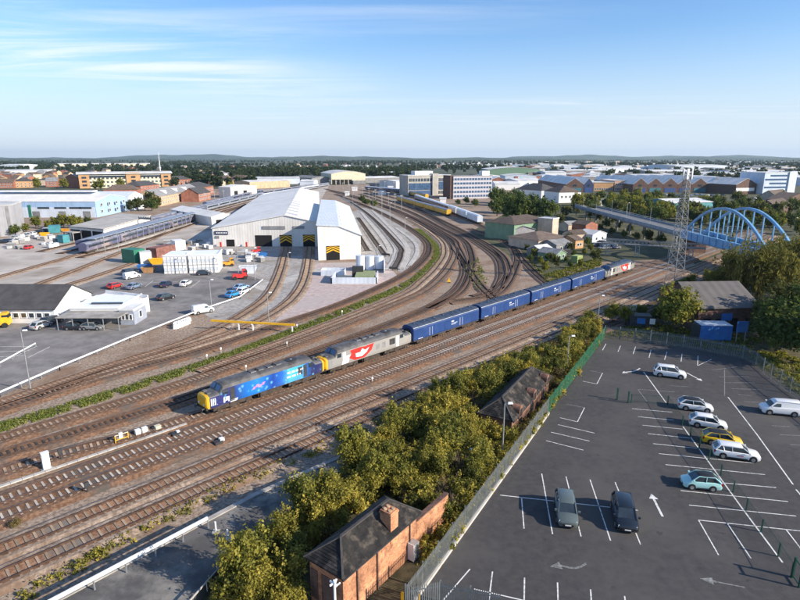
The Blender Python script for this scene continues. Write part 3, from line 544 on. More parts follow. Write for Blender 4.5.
def van(label, s0, s1, lettering):
    L = s1 - s0; h = L / 2; root = thing('parcel_van', label, 'railway van', tpos((s0 + s1) / 2), TH, 'blue vans of the train')
    sec = [(-h, 1.33), (-h + 0.05, 1.38)] + [(-h + 0.05 + (L - 0.1) * k / 6, 1.38) for k in range(1, 6)] + [(h - 0.05, 1.38), (h, 1.33)]
    rg = [[(x, y, z) for y, z in ring(wd, 0.95, 2.95, 3.62)] for x, wd in sec]; nr = len(rg[0])
    MB().loft(rg, closed=False, mif=lambda i, k: 1 if 3 <= k <= nr - 5 else 0).build('body', [m_bluevan, m_vanroof], root)
    MB().box(-h + 0.1, h - 0.1, -1.2, 1.2, 0.75, 0.97).box(-2.4, -0.4, -1.1, 1.1, 0.4, 0.8).box(1.0, 2.6, -1.1, 1.1, 0.45, 0.8).build('underframe', m_underframe, root)
    for cx in (-h + 3, h - 3): bogie(root, cx, 2, 2.5)
    for i in range(7): MB().box(-h + 1.5 + i * (L - 3) / 6 - 0.16, -h + 1.5 + i * (L - 3) / 6 + 0.16, -0.16, 0.16, 3.58, 3.76, top=(.05, .05)).build('roof_vent', m_vanroof, root)
    for i in range(1, 12): rbm = [(-h + L * i / 12, y * 1.006, z + 0.012) for y, z in ring(1.38, 0.95, 2.95, 3.62)][3:-3]; MB().tube(rbm, 0.022, 4).build('roof_rib', m_vanroof, root)
    for sd in (-1, 1):
        for i in range(1, 9): MB().box(-h + L * i / 9 - 0.02, -h + L * i / 9 + 0.02, sd * 1.38 - 0.012, sd * 1.38 + 0.012, 1.1, 2.9).build('side_seam', m_vanroof, root)
        MB().box(-h + 0.1, h - 0.1, sd * 1.36 - 0.02, sd * 1.36 + 0.02, 0.84, 1.02).build('solebar', m_underframe, root)
    for e in (-1, 1):
        MB().box(e * h - 0.02, e * h + 0.35 * e, -0.55, 0.55, 1.0, 3.0).build('gangway', m_black, root)
        for sd in (-1, 1): MB().cyl((e * (h + 0.22), sd * 0.87, 1.02), 0.11, (1, 0, 0), 0.4, 8).build('buffer', m_dark, root)
    for sd in (-1, 1):
        MB().box(-h + 0.05, h - 0.05, sd * 1.24 - 0.03, sd * 1.24 + 0.03, 3.22, 3.29).build('gutter', m_lblue, root)
        for dx in (-h * 0.42, h * 0.5):
            for k in (0, 1): plate(root, 'sliding_door', dx + k * 1.25 - 1.2, dx + k * 1.25 - 0.02, 1.12, 2.9, m_bluevan, sd, 1.385)
            plate(root, 'door_bar', dx - 1.27, dx - 1.21, 1.2, 2.7, m_logo, sd, 1.385); plate(root, 'door_bar', dx - 0.55, dx - 0.49, 1.2, 2.7, m_lblue, sd, 1.39)
        if lettering:
            for i in range(3): plate(root, 'lettering', 0.9 + i * 0.26, 1.07 + i * 0.26, 2.3, 2.55, m_logo, sd, 1.39)
            for i in range(5): plate(root, 'lettering', 0.9 + i * 0.36, 1.16 + i * 0.36, 1.98, 2.09, m_lblue, sd, 1.39)
            for i in range(4): plate(root, 'lettering', 0.9 + i * 0.36, 1.14 + i * 0.36, 1.78, 1.86, m_lblue, sd, 1.39)
        for i in range(4): plate(root, 'data_panel', -h + 1.2 + i * 0.3, -h + 1.42 + i * 0.3, 1.15, 1.25, m_logo, sd, 1.383)
    return root
van('blue parcel van coupled right behind the silver locomotive', 38.0, 56.6, True)
van('blue parcel van, second of the four', 57.4, 75.0, True)
van('blue parcel van, third of the four', 75.8, 93.2, True)
van('blue parcel van coupled to the tail locomotive', 94.0, 111.4, True)
# purple and grey multiple units and other stabled stock
def coach(name, label, cat, a, b_, side, roofm, nose=None, group=None, wind=True, h=3.7, w_=1.38):
    A, B = P(*a), P(*b_); d = B - A; L = d.length; root = thing(name, label, cat, (A.x, A.y, 0.33), math.atan2(d.y, d.x), group); nn = max(1, round(L / 23)); l = L / nn
    for k in range(nn):
        x0, x1 = k * l + 0.25, (k + 1) * l - 0.25
        rg = [[(x, y, z) for y, z in ring(w_, 0.85, h - 0.8, h)] for x in (x0, x0 + (x1 - x0) / 2, x1)]; nr = len(rg[0])
        c = MB().loft(rg, closed=False, mif=lambda i, q: 1 if 3 <= q <= nr - 5 else (2 if (nose and ((i <= -1 and k == 0) or (i >= 3 and k == nn - 1))) else 0)).build('coach_body', [side, roofm, nose or side], root)
        MB().box(x0 + 1, x1 - 1, -1.1, 1.1, 0.15, 0.86).build('underframe', m_underframe, c)
        if wind:
            for sd in (-1, 1): MB().box(x0 + 1.5, x1 - 1.5, sd * w_ - 0.03, sd * w_ + 0.03, 1.95, 2.7).build('window_band', m_glass, c)
    return root
m_purple = M('purple_train', (0.09, 0.10, 0.18), var=0.25, scale=0.15, rough=0.4, stain=(0.34, 0.28, 0.27), sscale=0.12)
m_emroof = M('train_roof', (0.2, 0.22, 0.27), var=0.15, scale=0.3, rough=0.6)
m_gbgrey = M('diesel_grey', (0.25, 0.27, 0.32), var=0.12, scale=0.3, rough=0.5)
m_gbyel = M('diesel_yellow', (0.62, 0.36, 0.03), var=0.12, scale=0.3, rough=0.45)
coach('passenger_train', 'long purple passenger train stabled beside the white cabins', 'train', (83, 255), (205, 218.5), m_purple, m_emroof, group='purple passenger trains')
coach('passenger_train', 'long purple passenger train reaching towards the offices behind', 'train', (80, 251.5), (203, 213.5), m_purple, m_emroof, group='purple passenger trains')
coach('passenger_train', 'grey blue passenger train farthest from the depot shed', 'train', (150, 226), (232, 203), m_purple, m_emroof, group='purple passenger trains')
coach('passenger_train', 'short grey passenger unit between the far offices and the shed', 'train', (205, 212), (262, 197), m_gbgrey, m_emroof)
coach('diesel_locomotive', 'grey and yellow freight diesels stabled in a row on the far curve', 'locomotive', (449, 216.5), (398, 201), m_gbyel, m_gbgrey, m_gbyel, wind=False)
coach('diesel_locomotive', 'yellow nosed diesels on the curve in front of the concrete offices', 'locomotive', (427, 199), (402, 194), m_gbyel, m_gbgrey, m_gbyel, wind=False)
coach('passenger_train', 'white roofed coaches behind the grey and yellow diesels', 'train', (456, 214), (416, 199.5), m_gbgrey, m_rlight, wind=True)
for k, (a, b_) in enumerate((((480, 224.5), (469, 220)), ((468.3, 219.7), (458.5, 215.7)), ((457.8, 215.4), (450, 212.2)))):
    coach('box_wagon', ('pale blue box wagon nearest the green roofed works', 'pale blue box wagon in the middle of its row', 'pale blue box wagon next to the yellow diesels')[k], 'wagon', a, b_, m_lblue, m_rlight, wind=False, h=4.2, group='pale blue box wagons')
# ------------------------------------------------------------------ buildings
WIN = {}
def win_mesh(w_, h_, axis, gl, fr):
    key = (round(w_, 2), round(h_, 2), axis, gl.name, fr.name)
    if key not in WIN:
        b = MB(); t = min(0.12, w_ * 0.1)
        def bx(u0, u1, z0, z1, d0, d1, mi):
            if axis == 'x': b.box(u0, u1, d0, d1, z0, z1, mi)
            else: b.box(d0, d1, u0, u1, z0, z1, mi)
        bx(-w_ / 2, w_ / 2, 0, h_, -0.05, 0.05, 0)
        bx(-w_ / 2 - t, w_ / 2 + t, -t, 0, -0.12, 0.12, 1); bx(-w_ / 2 - t, w_ / 2 + t, h_, h_ + t, -0.09, 0.09, 1)
        bx(-w_ / 2 - t, -w_ / 2, 0, h_, -0.09, 0.09, 1); bx(w_ / 2, w_ / 2 + t, 0, h_, -0.09, 0.09, 1)
        if w_ > 1.1: bx(-0.04, 0.04, 0, h_, -0.075, 0.075, 1)
        WIN[key] = b.mesh('window', [gl, fr])
    return WIN[key]
def windows(root, D, W, face, n, z, w_, h_, u0=None, u1=None, gl=None, fr=None, name='window'):
    gl = gl or m_glass; fr = fr or m_white; L = W if face in 'fb' else D
    u0 = 0.8 if u0 is None else u0; u1 = L - 0.8 if u1 is None else u1
    me = win_mesh(w_, h_, 'x' if face in 'fb' else 'y', gl, fr)
    for zz in (z if isinstance(z, (list, tuple)) else [z]):
        for i in range(n):
            u = u0 + (u1 - u0) * (i + 0.5) / n
            loc = {'f': (u, 0, zz), 'b': (u, D, zz), 'l': (0, u, zz), 'r': (W, u, zz)}[face]
            put(name, me, root, loc)
def house(name, label, cat, a, b, depth=None, c=None, h=6.0, roof='gable_x', rh=2.0, wm=None, rm=None, over=0.35, group=None, asym=0.5, hl=None, hr=None, A=None, B=None, shear=0.0, back=None):
    A = P(*a) if A is None else Vector(A); B = P(*b) if B is None else Vector(B); d = B - A; d.z = 0; W = d.length; rz = math.atan2(d.y, d.x); ya = Vector((-d.y, d.x, 0)).normalized()
    D = depth if depth else abs((P(*c) - B).dot(ya)); A.z = 0
    if back:
        (u_, z_), q_ = back; v_ = P(*q_, z_) - (A + d * u_); v_.z = 0; D = v_.dot(ya); shear = v_.dot(d.normalized()) / D
    if c: shear = (P(*c) - B).dot(d.normalized()) / D
    root = thing(name, label, cat, tuple(A), rz, group); o = over; wl = MB(); rf = MB(); t = 0.22
    if roof == 'flat':
        wl.box(0, W, 0, D, 0, h); rf.box(-o, W + o, -o, D + o, h, h + 0.25)
        rf.bar((-o, -o, h + 0.35), (W + o, -o, h + 0.35), 0.25, 0.3); rf.bar((W + o, -o, h + 0.36), (W + o, D + o, h + 0.36), 0.25, 0.3)
    elif roof == 'gable_x':
        wl.prism([(0, 0), (W, 0), (W, D), (0, D)], 0, h); k = D * asym
        for x in (0.0, W): wl.add([(x, 0, h), (x, D, h), (x, k, h + rh)], [(0, 1, 2)])
        e = o * rh / k; e2 = o * rh / (D - k)
        pr = [(-o, h - e), (k, h + rh), (D + o, h - e2)]
        for (y0, z0), (y1, z1) in zip(pr, pr[1:]):
            rf.add([(-o, y0, z0 + 0.03), (W + o, y0, z0 + 0.03), (W + o, y1, z1 + 0.03), (-o, y1, z1 + 0.03), (-o, y0, z0 + t), (W + o, y0, z0 + t), (W + o, y1, z1 + t), (-o, y1, z1 + t)], [(3, 2, 1, 0), (4, 5, 6, 7), (0, 1, 5, 4), (1, 2, 6, 5), (2, 3, 7, 6), (3, 0, 4, 7)])
    elif roof == 'gable_y':
        hl_, hr_ = hl or h, hr or h; k = W * asym; hr2 = h + rh
        prof = [(0, 0), (W, 0), (W, hr_), (k, hr2), (0, hl_)]
        wl.add([(x, y, z) for y in (0, D) for x, z in prof], [(0, 1, 2, 3, 4), (9, 8, 7, 6, 5), (1, 6, 7, 2), (0, 4, 9, 5)])
        pr = [(-o, hl_ - o * (hr2 - hl_) / k), (k, hr2), (W + o, hr_ - o * (hr2 - hr_) / (W - k))]
        for (x0, z0), (x1, z1) in zip(pr, pr[1:]):
            rf.add([(x0, -o, z0 + 0.03), (x1, -o, z1 + 0.03), (x1, D + o, z1 + 0.03), (x0, D + o, z0 + 0.03), (x0, -o, z0 + t), (x1, -o, z1 + t), (x1, D + o, z1 + t), (x0, D + o, z0 + t)], [(3, 2, 1, 0), (4, 5, 6, 7), (0, 1, 5, 4), (1, 2, 6, 5), (2, 3, 7, 6), (3, 0, 4, 7)])
    elif roof == 'hip':
        wl.box(0, W, 0, D, 0, h); k = min(W, D) / 2 * 0.95
        if W >= D: p, q = (k, D / 2, h + rh), (W - k, D / 2, h + rh)
        else: p, q = (W / 2, k, h + rh), (W / 2, D - k, h + rh)
        vs = [(-o, -o, h), (W + o, -o, h), (W + o, D + o, h), (-o, D + o, h), p, q]
        rf.add(vs, [(0, 1, 5, 4), (1, 2, 5), (2, 3, 4, 5), (3, 0, 4), (3, 2, 1, 0)] if W >= D else [(0, 1, 4), (1, 2, 5, 4), (2, 3, 5), (3, 0, 4, 5), (3, 2, 1, 0)])
        rf.v = [(x, y, z + 0.02) for x, y, z in rf.v]
    elif roof == 'arch':
        wl.box(0, W, 0, D, 0, h); n = 12
        pts = [(-o + (W + 2 * o) * i / n, h + rh * math.sin(math.pi * i / n)) for i in range(n + 1)]
        wl.add([(x, y, z - 0.1) for y in (0.0, D) for x, z in pts], [tuple(range(n + 1)), tuple(range(2 * n + 1, n, -1))])
        rf.loft([[(x, -o, z), (x, D + o, z), (x, D + o, z + 0.3), (x, -o, z + 0.3)] for x, z in pts])
    if shear: wl.v = [(x + shear * y, y, z) for x, y, z in wl.v]; rf.v = [(x + shear * y, y, z) for x, y, z in rf.v]
    wl.build('wall', wm, root); rf.build('roof', rm, root)
    root['_s'] = shear
    return root, W, D
def block(root, name, x0, x1, y0, y1, z0, z1, mat, **kw): return MB().box(x0, x1, y0, y1, z0, z1, **kw).build(name, mat, root)
def chevron(root, x0, x1, zb, z1, y=-0.06):
    "black roller door with three yellow chevrons on its upper half"
    d = block(root, 'roller_door', x0, x1, y - 0.05, y + 0.05, 0, z1, m_black); zm = zb; c = (x0 + x1) / 2; H_ = z1 - zm; n = 3
    for k in range(n):
        zz = zm + H_ * (k) / n - 0.1; t = H_ / n * 0.55; rise = H_ * 0.42
        for a, e in ((x0, c), (x1, c)):
            z0a, z0c = min(zz, z1 - 0.02), min(zz + rise, z1 - 0.02); z1a, z1c = min(zz + t, z1 - 0.01), min(zz + rise + t, z1 - 0.01)
            if a == x0: vs = [(a, y - 0.07, z0a), (e, y - 0.07, z0c), (e, y - 0.07, z1c), (a, y - 0.07, z1a)]
            else: vs = [(e, y - 0.07, z0c), (a, y - 0.07, z0a), (a, y - 0.07, z1a), (e, y - 0.07, z1c)]
            MB().add(vs, [(0, 1, 2, 3)]).build('yellow_stripe', m_yellow, d)

# --- the big white depot shed
r, W, D = house('depot_shed', 'large white gabled depot shed with dark sign and striped doors', 'depot shed', (213.5, 246.5), (320.5, 246.5), depth=185, h=6.8, rh=4.6, roof='gable_y', wm=m_wclad, rm=m_wroof, asym=0.68, hl=6.7, hr=8.7, back=((0.68, 11.4), (300, 188)))
block(r, 'open_doorway', W * 0.395, W * 0.55, -0.08, 0.06, 0, 4.2, m_black)
block(r, 'side_doorway', W * 0.125, W * 0.20, -0.08, 0.06, 0, 2.6, m_black)
block(r, 'louvre', W * 0.47, W * 0.68, -0.25, 0.06, 6.5, 7.6, m_groof); block(r, 'louvre', W * 0.755, W * 0.855, -0.25, 0.06, 6.6, 7.6, m_groof)
chevron(r, W * 0.625, W * 0.735, 1.2, 4.3); chevron(r, W * 0.84, W * 0.95, 1.7, 4.4)
sg = block(r, 'depot_sign', W * 0.02, W * 0.145, -0.2, 0.05, 4.4, 5.7, M('navy_sign', (0.02, 0.025, 0.06), rough=0.4))
for i in range(7): block(sg, 'letter', W * 0.035 + i * 0.6, W * 0.035 + i * 0.6 + 0.42, -0.26, -0.2, 4.85, 5.3, m_logo)
s2 = block(r, 'small_sign', W * 0.02, W * 0.06, -0.15, 0.05, 3.0, 3.9, m_groof)
for i in range(2): block(r, 'wheel_stop_board', W * 0.07 + i * W * 0.24, W * 0.085 + i * W * 0.24, -1.2, -0.9, 0, 1.8, m_red)
m_rlg = M('old_rooflight', (0.42, 0.43, 0.44), rough=0.3, var=0.1)
for i in range(14):
    y0 = 8 + i * 12.5; rl = block(r, 'rooflight', 0.4, 4.6, -1.1, 1.1, 0.0, 0.42, m_rlg); rl.location = (W * 0.68 - 0.155 * y0, y0, 11.4); rl.rotation_euler = (0, math.atan2(2.7, W * 0.32), 0)
r2, W2, D2 = house('long_shed', 'tall white narrow shed standing forward of the depot shed, striped door', 'depot shed', (318.5, 260.5), (361, 259), depth=120, h=9.5, rh=1.2, roof='gable_y', wm=m_wclad, rm=m_lblue, asym=0.5, hl=11.2, hr=7.8, back=((0.0, 11.2), (321.7, 200)))
chevron(r2, W2 * 0.19, W2 * 0.50, 2.3, 4.6)
for i in range(9): block(r2, 'rooflight', W2 * 0.56, W2 * 0.92, 6 + i * 12, 10.5 + i * 12, -0.05, 0.08, m_rlight).rotation_euler = (0, 0, 0)
for o in r2.children:
    if o.name.startswith('rooflight'): yc = sum(v.co.y for v in o.data.vertices) / 8; o.location = (W2 * 0.5 + r2['_s'] * yc, 0, 10.7 + 0.25); o.rotation_euler = (0, math.atan2(10.7 - 7.8, W2 * 0.5), 0); o.data.transform(Matrix.Translation((-W2 * 0.5, 0, 0)))
house('white_store', 'small white gabled shed left behind the big depot shed', 'shed', (212, 226), (237, 224), depth=55, h=4.2, rh=1.6, roof='gable_y', wm=m_wclad, rm=m_wroof)
block(bpy.context.scene.objects['white_store'], 'doorway', 2.2, 5.2, -0.06, 0.05, 0, 2.8, m_black)
house('white_store', 'white shed with two dark openings further behind the depot shed', 'shed', (231, 198), (257, 196), depth=14, h=8.5, rh=1.4, roof='gable_y', wm=m_wclad, rm=m_wroof)
for k in (0.25, 0.68): block(bpy.context.scene.objects['white_store.001'], 'doorway', 23 * k - 2, 23 * k + 2, -0.06, 0.05, 0, 5.5, m_black)
# open fronted white servicing shed
r, W, D = house('servicing_shed', 'low white servicing shed with open dark bays and flat roof', 'shed', (71, 240), (105, 243.5), c=(151, 227), h=5.2, roof='flat', wm=m_wclad, rm=M('dirty_roof', (0.42, 0.40, 0.37), var=0.15, scale=0.2), over=0.5)
for k in range(3): block(r, 'open_bay', W * (0.04 + 0.32 * k), W * (0.32 + 0.32 * k), -0.07, 0.05, 0.1, 4.4, m_black)
block(r, 'porch_roof', 2, 8, -4.2, -0.1, 3.6, 3.9, m_conc)
for x in (2.3, 5, 7.7): block(r, 'porch_post', x - 0.15, x + 0.15, -4, -3.7, 0, 3.6, m_conc)
for k in range(6): block(r, 'roof_vent', 1.2 + k * 1.5, 1.9 + k * 1.5, D * 0.7, D * 0.7 + 0.8, 5.45, 6.6, m_groof)
# long platform canopy along the stabled trains
cA, cB = P(95, 252.2), P(205, 219.3); cdv = cB - cA; cL = cdv.length; cn = thing('platform_canopy', 'long blue grey canopy on posts beside the purple trains', 'canopy', tuple(cA), math.atan2(cdv.y, cdv.x))
block(cn, 'canopy_roof', 0, cL, -0.4, 3.4, 4.5, 4.75, ribbed('canopy_sheet', (0.25, 0.3, 0.38), 0.8, 0, 0.6))
for i in range(22): block(cn, 'canopy_post', 1 + (cL - 2.3) * i / 21, 1.3 + (cL - 2.3) * i / 21, -0.35, -0.1, 0, 4.5, m_groof)
block(cn, 'platform_slab', 0, cL, -1.8, 0.0, 0.02, 0.5, m_conc)
# blue warehouse
r, W, D = house('blue_warehouse', 'long pale blue warehouse with white ridged roof', 'warehouse', (-90, 217.5), (97, 217.5), c=(126, 211), h=8.6, rh=2.6, roof='gable_x', wm=m_blueclad, rm=m_wroof, over=0.2)
block(r, 'lower_cladding', 0, W - 0.5, -0.12, 0.02, 0, 5.6, m_lblue)
for u in (0.53, 0.69, 0.78, 0.86, 0.915):
    if u > 0.6: block(r, 'window_strip', W * u, W * u + 6.5, -0.2, 0.05, 4.7, 5.7, m_glass)
for u in (0.66, 0.80, 0.93): block(r, 'dock_door', W * u, W * u + 4.0, -0.2, 0.05, 0, 3.4, m_groof)
block(r, 'entrance', W * 0.64, W * 0.655, -0.25, 0.05, 0, 6.8, m_green)
windows(r, D, W, 'r', 4, [2.2, 5.8], 1.8, 1.4, 2, D - 2)
b2 = MB(); b2.add([(0, D, 8.6), (W, D, 8.6), (W, D + 20, 8.6), (0, D + 20, 8.6), (0, D + 10, 11.4), (W, D + 10, 11.4)], [(0, 1, 5, 4), (1, 2, 5), (2, 3, 4, 5), (3, 0, 4)]); b2.box(0, W, D, D + 20, 0, 8.58); b2.build('rear_bay', m_lblue, r)
block(r, 'canopy', W * 0.2, W * 0.78, D + 2, D + 8, 11.4, 12.2, m_lroof)
r, W, D = house('grey_tower_block', 'tall pale grey clad building cut by the left picture edge', 'building', (-30, 238), (15.5, 236), depth=20, h=12.6, roof='flat', wm=ribbed('grey_cladding', (0.38, 0.38, 0.4), 0.5), rm=m_lroof, over=0.1)
for k in range(3): block(r, 'cladding_strip', W - 2 - k * 4.2, W - 0.9 - k * 4.2, -0.12, 0.05, 0.2, 12.4, m_groof)
# large tan office block with curved roof
def office(label, a, b, depth, h, wm, rm, nz, nw, group=None, roof='flat', rh=1.5, name='office_block', ww=1.6, wh=1.5, strips=False, sides='f'):
    r, W, D = house(name, label, 'building', a, b, depth=depth, h=h, roof=roof, rh=rh, wm=wm, rm=rm, group=group)
    st = (h - 1.0) / nz
    for k in range(nz):
        if strips: block(r, 'window_strip', 1.0, W - 1.0, -0.1, 0.05, 1.2 + k * st, 1.2 + k * st + wh, m_glass)
        else:
            windows(r, D, W, 'f', nw, 1.2 + k * st, ww, wh)
            if 'r' in sides: windows(r, D, W, 'r', max(2, int(D / 5)), 1.2 + k * st, ww, wh)
    return r, W, D
r, W, D = office('large cream and orange office block with curved grey roof', (80, 188.5), (171.5, 186.5), 30, 13, m_cream, m_lroof, 3, 22, name='office_block', ww=2.2, wh=2.0)
for u0, u1, z1 in ((0.0, 0.11, 14.2), (0.5, 0.655, 16.2), (0.89, 1.0, 14.2)):
    t = block(r, 'orange_bay', W * u0, W * u1, -1.2, 8, 0, z1, m_obrick)
    for zz in (2.2, 6.2, 10.2): block(t, 'bay_window', W * (u0 + u1) / 2 - 2.2, W * (u0 + u1) / 2 + 2.2, -1.35, -1.1, zz, zz + 2, m_glass)
block(r, 'attic_glazing', W * 0.11, W * 0.5, -0.35, 2, 11.0, 13.0, m_glass); block(r, 'attic_glazing', W * 0.655, W * 0.89, -0.35, 2, 11.0, 13.0, m_glass)
bb = MB(); n = 8
bb.loft([[(-2, -2.5 + 34 * i / n, 13.6 + 3.5 * math.sin(math.pi * (0.15 + 0.85 * i / n))), (W + 2, -2.5 + 34 * i / n, 13.6 + 3.5 * math.sin(math.pi * (0.15 + 0.85 * i / n))), (W + 2, -2.5 + 34 * i / n, 13.2 + 3.2 * math.sin(math.pi * (0.15 + 0.85 * i / n))), (-2, -2.5 + 34 * i / n, 13.2 + 3.2 * math.sin(math.pi * (0.15 + 0.85 * i / n)))] for i in range(n + 1)]).build('curved_roof', m_lroof, r)
house('brick_gable_wing', 'dark red brick gabled wing at the end of the cream office', 'building', (67, 188), (79.5, 188.4), depth=26, h=11.5, rh=3.5, roof='gable_y', wm=m_rbrick, rm=m_lroof)
office('low red brick office with brown hipped roof behind the blue warehouse', (104, 196.5), (138, 196), 16, 5.5, m_rbrick, m_broof, 1, 11, roof='hip', rh=4, name='brick_office')
office('red brick office with grey hipped roof in front of the orange bay', (141, 194), (160, 191.5), 18, 7, m_rbrick, m_droof, 2, 7, roof='hip', rh=4, name='brick_office')
r, W, D = office('long tan brick terrace with grey roof and white dormers', (160, 206.5), (200, 197), 16, 6.6, m_tanbrick, m_groof, 2, 20, roof='gable_x', rh=4.2, name='tan_terrace', ww=1.3)
for u in (0.2, 0.45, 0.68): MB().add([(W * u - 1.5, 1.5, 7.4), (W * u + 1.5, 1.5, 7.4), (W * u, 1.5, 10.0), (W * u, 7, 9.9)], [(0, 1, 2), (1, 3, 2), (0, 2, 3)]).build('dormer', m_white, r)
hs = [('red brick house with brown roof at the left edge behind the blue warehouse', (-2, 188.5), (14, 188.3), m_rbrick, m_broof), ('orange brick house with blue eaves left of the round yellow tree', (15, 188), (33, 187.6), m_obrick, m_droof), ('small pink brick house right of the round yellow tree', (46, 187), (58, 186.8), m_rbrick, m_groof), ('cream flat house behind the yellow tree', (36, 176), (45, 176), m_cream, m_groof),
      ('pale brick house far left below the white warehouses', (0, 178), (8, 178), m_beige, m_broof), ('red brick block with dark roof beside the golden tree', (199, 196.5), (214, 193.5), m_rbrick, m_droof), ('orange red brick house left of the golden tree', (199, 202), (211, 199.5), m_rbrick, m_droof), ('dark roofed hall right of the cream office', (172, 186), (192, 185), m_rbrick, m_droof), ('dark roofed brick hall with cream gable', (203, 186), (216, 185.5), m_rbrick, m_broof), ('tan and charcoal brick hall behind the golden tree', (230, 184), (247, 184), m_dbrick, m_broof), ('tan brick hall beside the charcoal hall', (247, 184), (257, 183.5), m_tanbrick, m_broof), ('white gabled house in front of the far trees', (216, 178), (224, 178), m_white, m_groof), ('long red brick row with dark roof below the far trees', (192, 179), (216, 178), m_rbrick, m_droof)]
for i, (lab, a, b, wm, rm) in enumerate(hs):
    r, W, D = house('brick_house', lab, 'house', a, b, depth=13 + i % 3 * 3, h=6 + i % 2, rh=4, roof=('gable_x', 'hip')[i % 2], wm=wm, rm=rm)
    windows(r, D, W, 'f', max(2, int(W / 3.6)), [1.2, 3.8], 1.4, 1.2)
# cream train shed at the far end of the yard
r, W, D = house('cream_train_shed', 'pale cream train shed with shallow arched roof at the far end of the tracks', 'train shed', (331.5, 184.5), (365.5, 184), depth=70, h=12.5, rh=3.2, roof='arch', wm=m_cream, rm=m_lroof)
for k in range(5): block(r, 'track_opening', W * (0.02 + 0.12 * k), W * (0.02 + 0.12 * k) + 4.4, -0.15, 0.1, 0, 5.6, m_black)
block(r, 'cream_fascia', 0, W, -0.3, 0.0, 5.8, 12.2, m_cream); block(r, 'grey_lean_to', W * 0.62, W * 0.98, -3, 0, 0, 4.5, m_groof)
house('grey_workshop', 'low grey shed left of the cream train shed', 'shed', (312, 184.5), (331, 184), depth=60, h=7.5, rh=2, roof='gable_y', wm=m_groof, rm=m_groof)
# offices in the middle distance
m_gconc = M('grey_concrete', (0.40, 0.38, 0.335), var=0.12, scale=0.3, rough=0.9)
r, W, D = office('concrete and glass office block with blue lower floor behind the yellow diesels', (408, 196), (450, 195), 22, 17, m_gconc, m_lroof, 3, 14, ww=2.4, wh=2.8, name='concrete_office')
block(r, 'blue_ground_floor', 1, W * 0.62, -0.35, 0.02, 0.2, 4.4, M('dull_blue', (0.05, 0.1, 0.22))); block(r, 'stair_tower', W * 0.56, W * 0.70, -1.5, 6, 0, 18.6, m_gconc); block(r, 'roof_plant', W * 0.2, W * 0.62, 4, 14, 17.2, 20.6, m_lroof); block(r, 'curtain_glazing', W * 0.02, W * 0.55, -0.3, 0.02, 5.0, 10.6, m_bluegl); block(r, 'curtain_glazing', W * 0.72, W * 0.99, -0.3, 0.02, 5.0, 11.6, m_bluegl)
r, W, D = house('striped_office', 'five storey white office block with blue grey window bands', 'building', (453, 199), (491.5, 198), depth=16, h=17.5, roof='flat', wm=M('office_shaded_white', (0.46, 0.45, 0.49), var=0.06), rm=m_groof, over=0.15)  # mauve grey of the shaded front is mixed into the white wall colour
for k in range(5):
    wb = block(r, 'window_band', 0.3, W - 0.3, -0.14, 0.05, 1.3 + k * 3.3, 2.9 + k * 3.3, m_bluegl)
    for i in range(14): block(wb, 'mullion', 0.3 + (W - 0.9) * i / 13, 0.6 + (W - 0.9) * i / 13, -0.22, -0.12, 1.3 + k * 3.3, 2.9 + k * 3.3, m_lroof)
block(r, 'stair_end', -2.2, 0, 1, 15, 0, 18.2, m_dbrick); block(r, 'plant_room', W * 0.78, W * 0.97, 3, 9, 17.7, 21.5, m_white); block(r, 'end_glazing', W, W + 0.12, 2, 14, 1, 16, m_lblue)
# green walled works with brown hipped roofs
house('green_works', 'pale green walled works with brown hipped roof on its upper block', 'building', (513.5, 241.5), (551, 236), depth=15, h=6.6, rh=2.4, roof='hip', wm=m_lgreen, rm=m_broof, over=0.7)
r, W, D = house('beige_works', 'beige walled lower works block with brown hipped roof', 'building', (538, 251), (566.5, 246.8), depth=14, h=3.7, rh=2.0, roof='hip', wm=m_beige, rm=m_broof, over=0.6)
windows(r, D, W, 'f', 4, 1.4, 1.5, 1.2)
house('grey_annex', 'long grey annex wall of the works along the curved track', 'building', (489, 232.5), (513, 241.3), depth=9, h=4.5, rh=1.2, roof='gable_x', wm=M('grey_render', (0.3, 0.29, 0.3), var=0.12), rm=m_groof)
house('beige_stair_block', 'narrow beige block rising between the two works roofs', 'building', (551.5, 240), (557.5, 239), depth=7, h=8.2, roof='flat', wm=m_beige, rm=m_lroof, over=0.1)
# clutter of small sheds and houses beside the train tail
sh = [('white garage with sloping roof beside the beige works', (572, 243), (586, 242), m_beige, m_broof, 3.2), ('brick cottage with brown roof behind the works garden', (585, 236), (597, 234.5), m_rbrick, m_broof, 4.5), ('orange brick shed in the works garden', (575, 249), (583, 248), m_obrick, m_broof, 3), ('small pale greenhouse beside the works', (541, 258), (553, 256), m_groof, m_lroof, 2.3), ('pale green hut near the lime container', (556, 262), (566, 260), m_lgreen, m_groof, 2.3), ('grey shed roof left of the train tail', (556, 253), (572, 251), m_groof, m_groof, 2.6), ('low white lorry shed behind the garden trees', (568, 232), (583, 231), m_beige, m_groof, 3), ('white flat store under the bridge approach', (592, 243), (606, 241), m_lblue, m_lroof, 3)]
for i, (lab, a, b, wm, rm, h) in enumerate(sh):
    r, W, D = house('garden_shed', lab, 'shed', a, b, depth=6 + i % 3, h=h, rh=1.3, roof=('gable_x', 'gable_y', 'gable_x')[i % 3], wm=wm, rm=rm, over=0.2)
    windows(r, D, W, 'f', 2, 1.0, 0.9, 0.9)
r, W, D = house('white_house', 'white walled building with dark hipped roof behind the big round trees', 'house', (558.5, 203), (580.5, 202.5), depth=22, h=7.5, rh=4.5, roof='hip', wm=m_white, rm=m_broof); windows(r, D, W, 'f', 5, 3.5, 1.4, 1.6)
house('dark_roof_hall', 'low hall with charcoal roof left of the white walled building', 'building', (541, 200), (560, 199), depth=30, h=7, rh=5, roof='hip', wm=m_white, rm=m_droof)
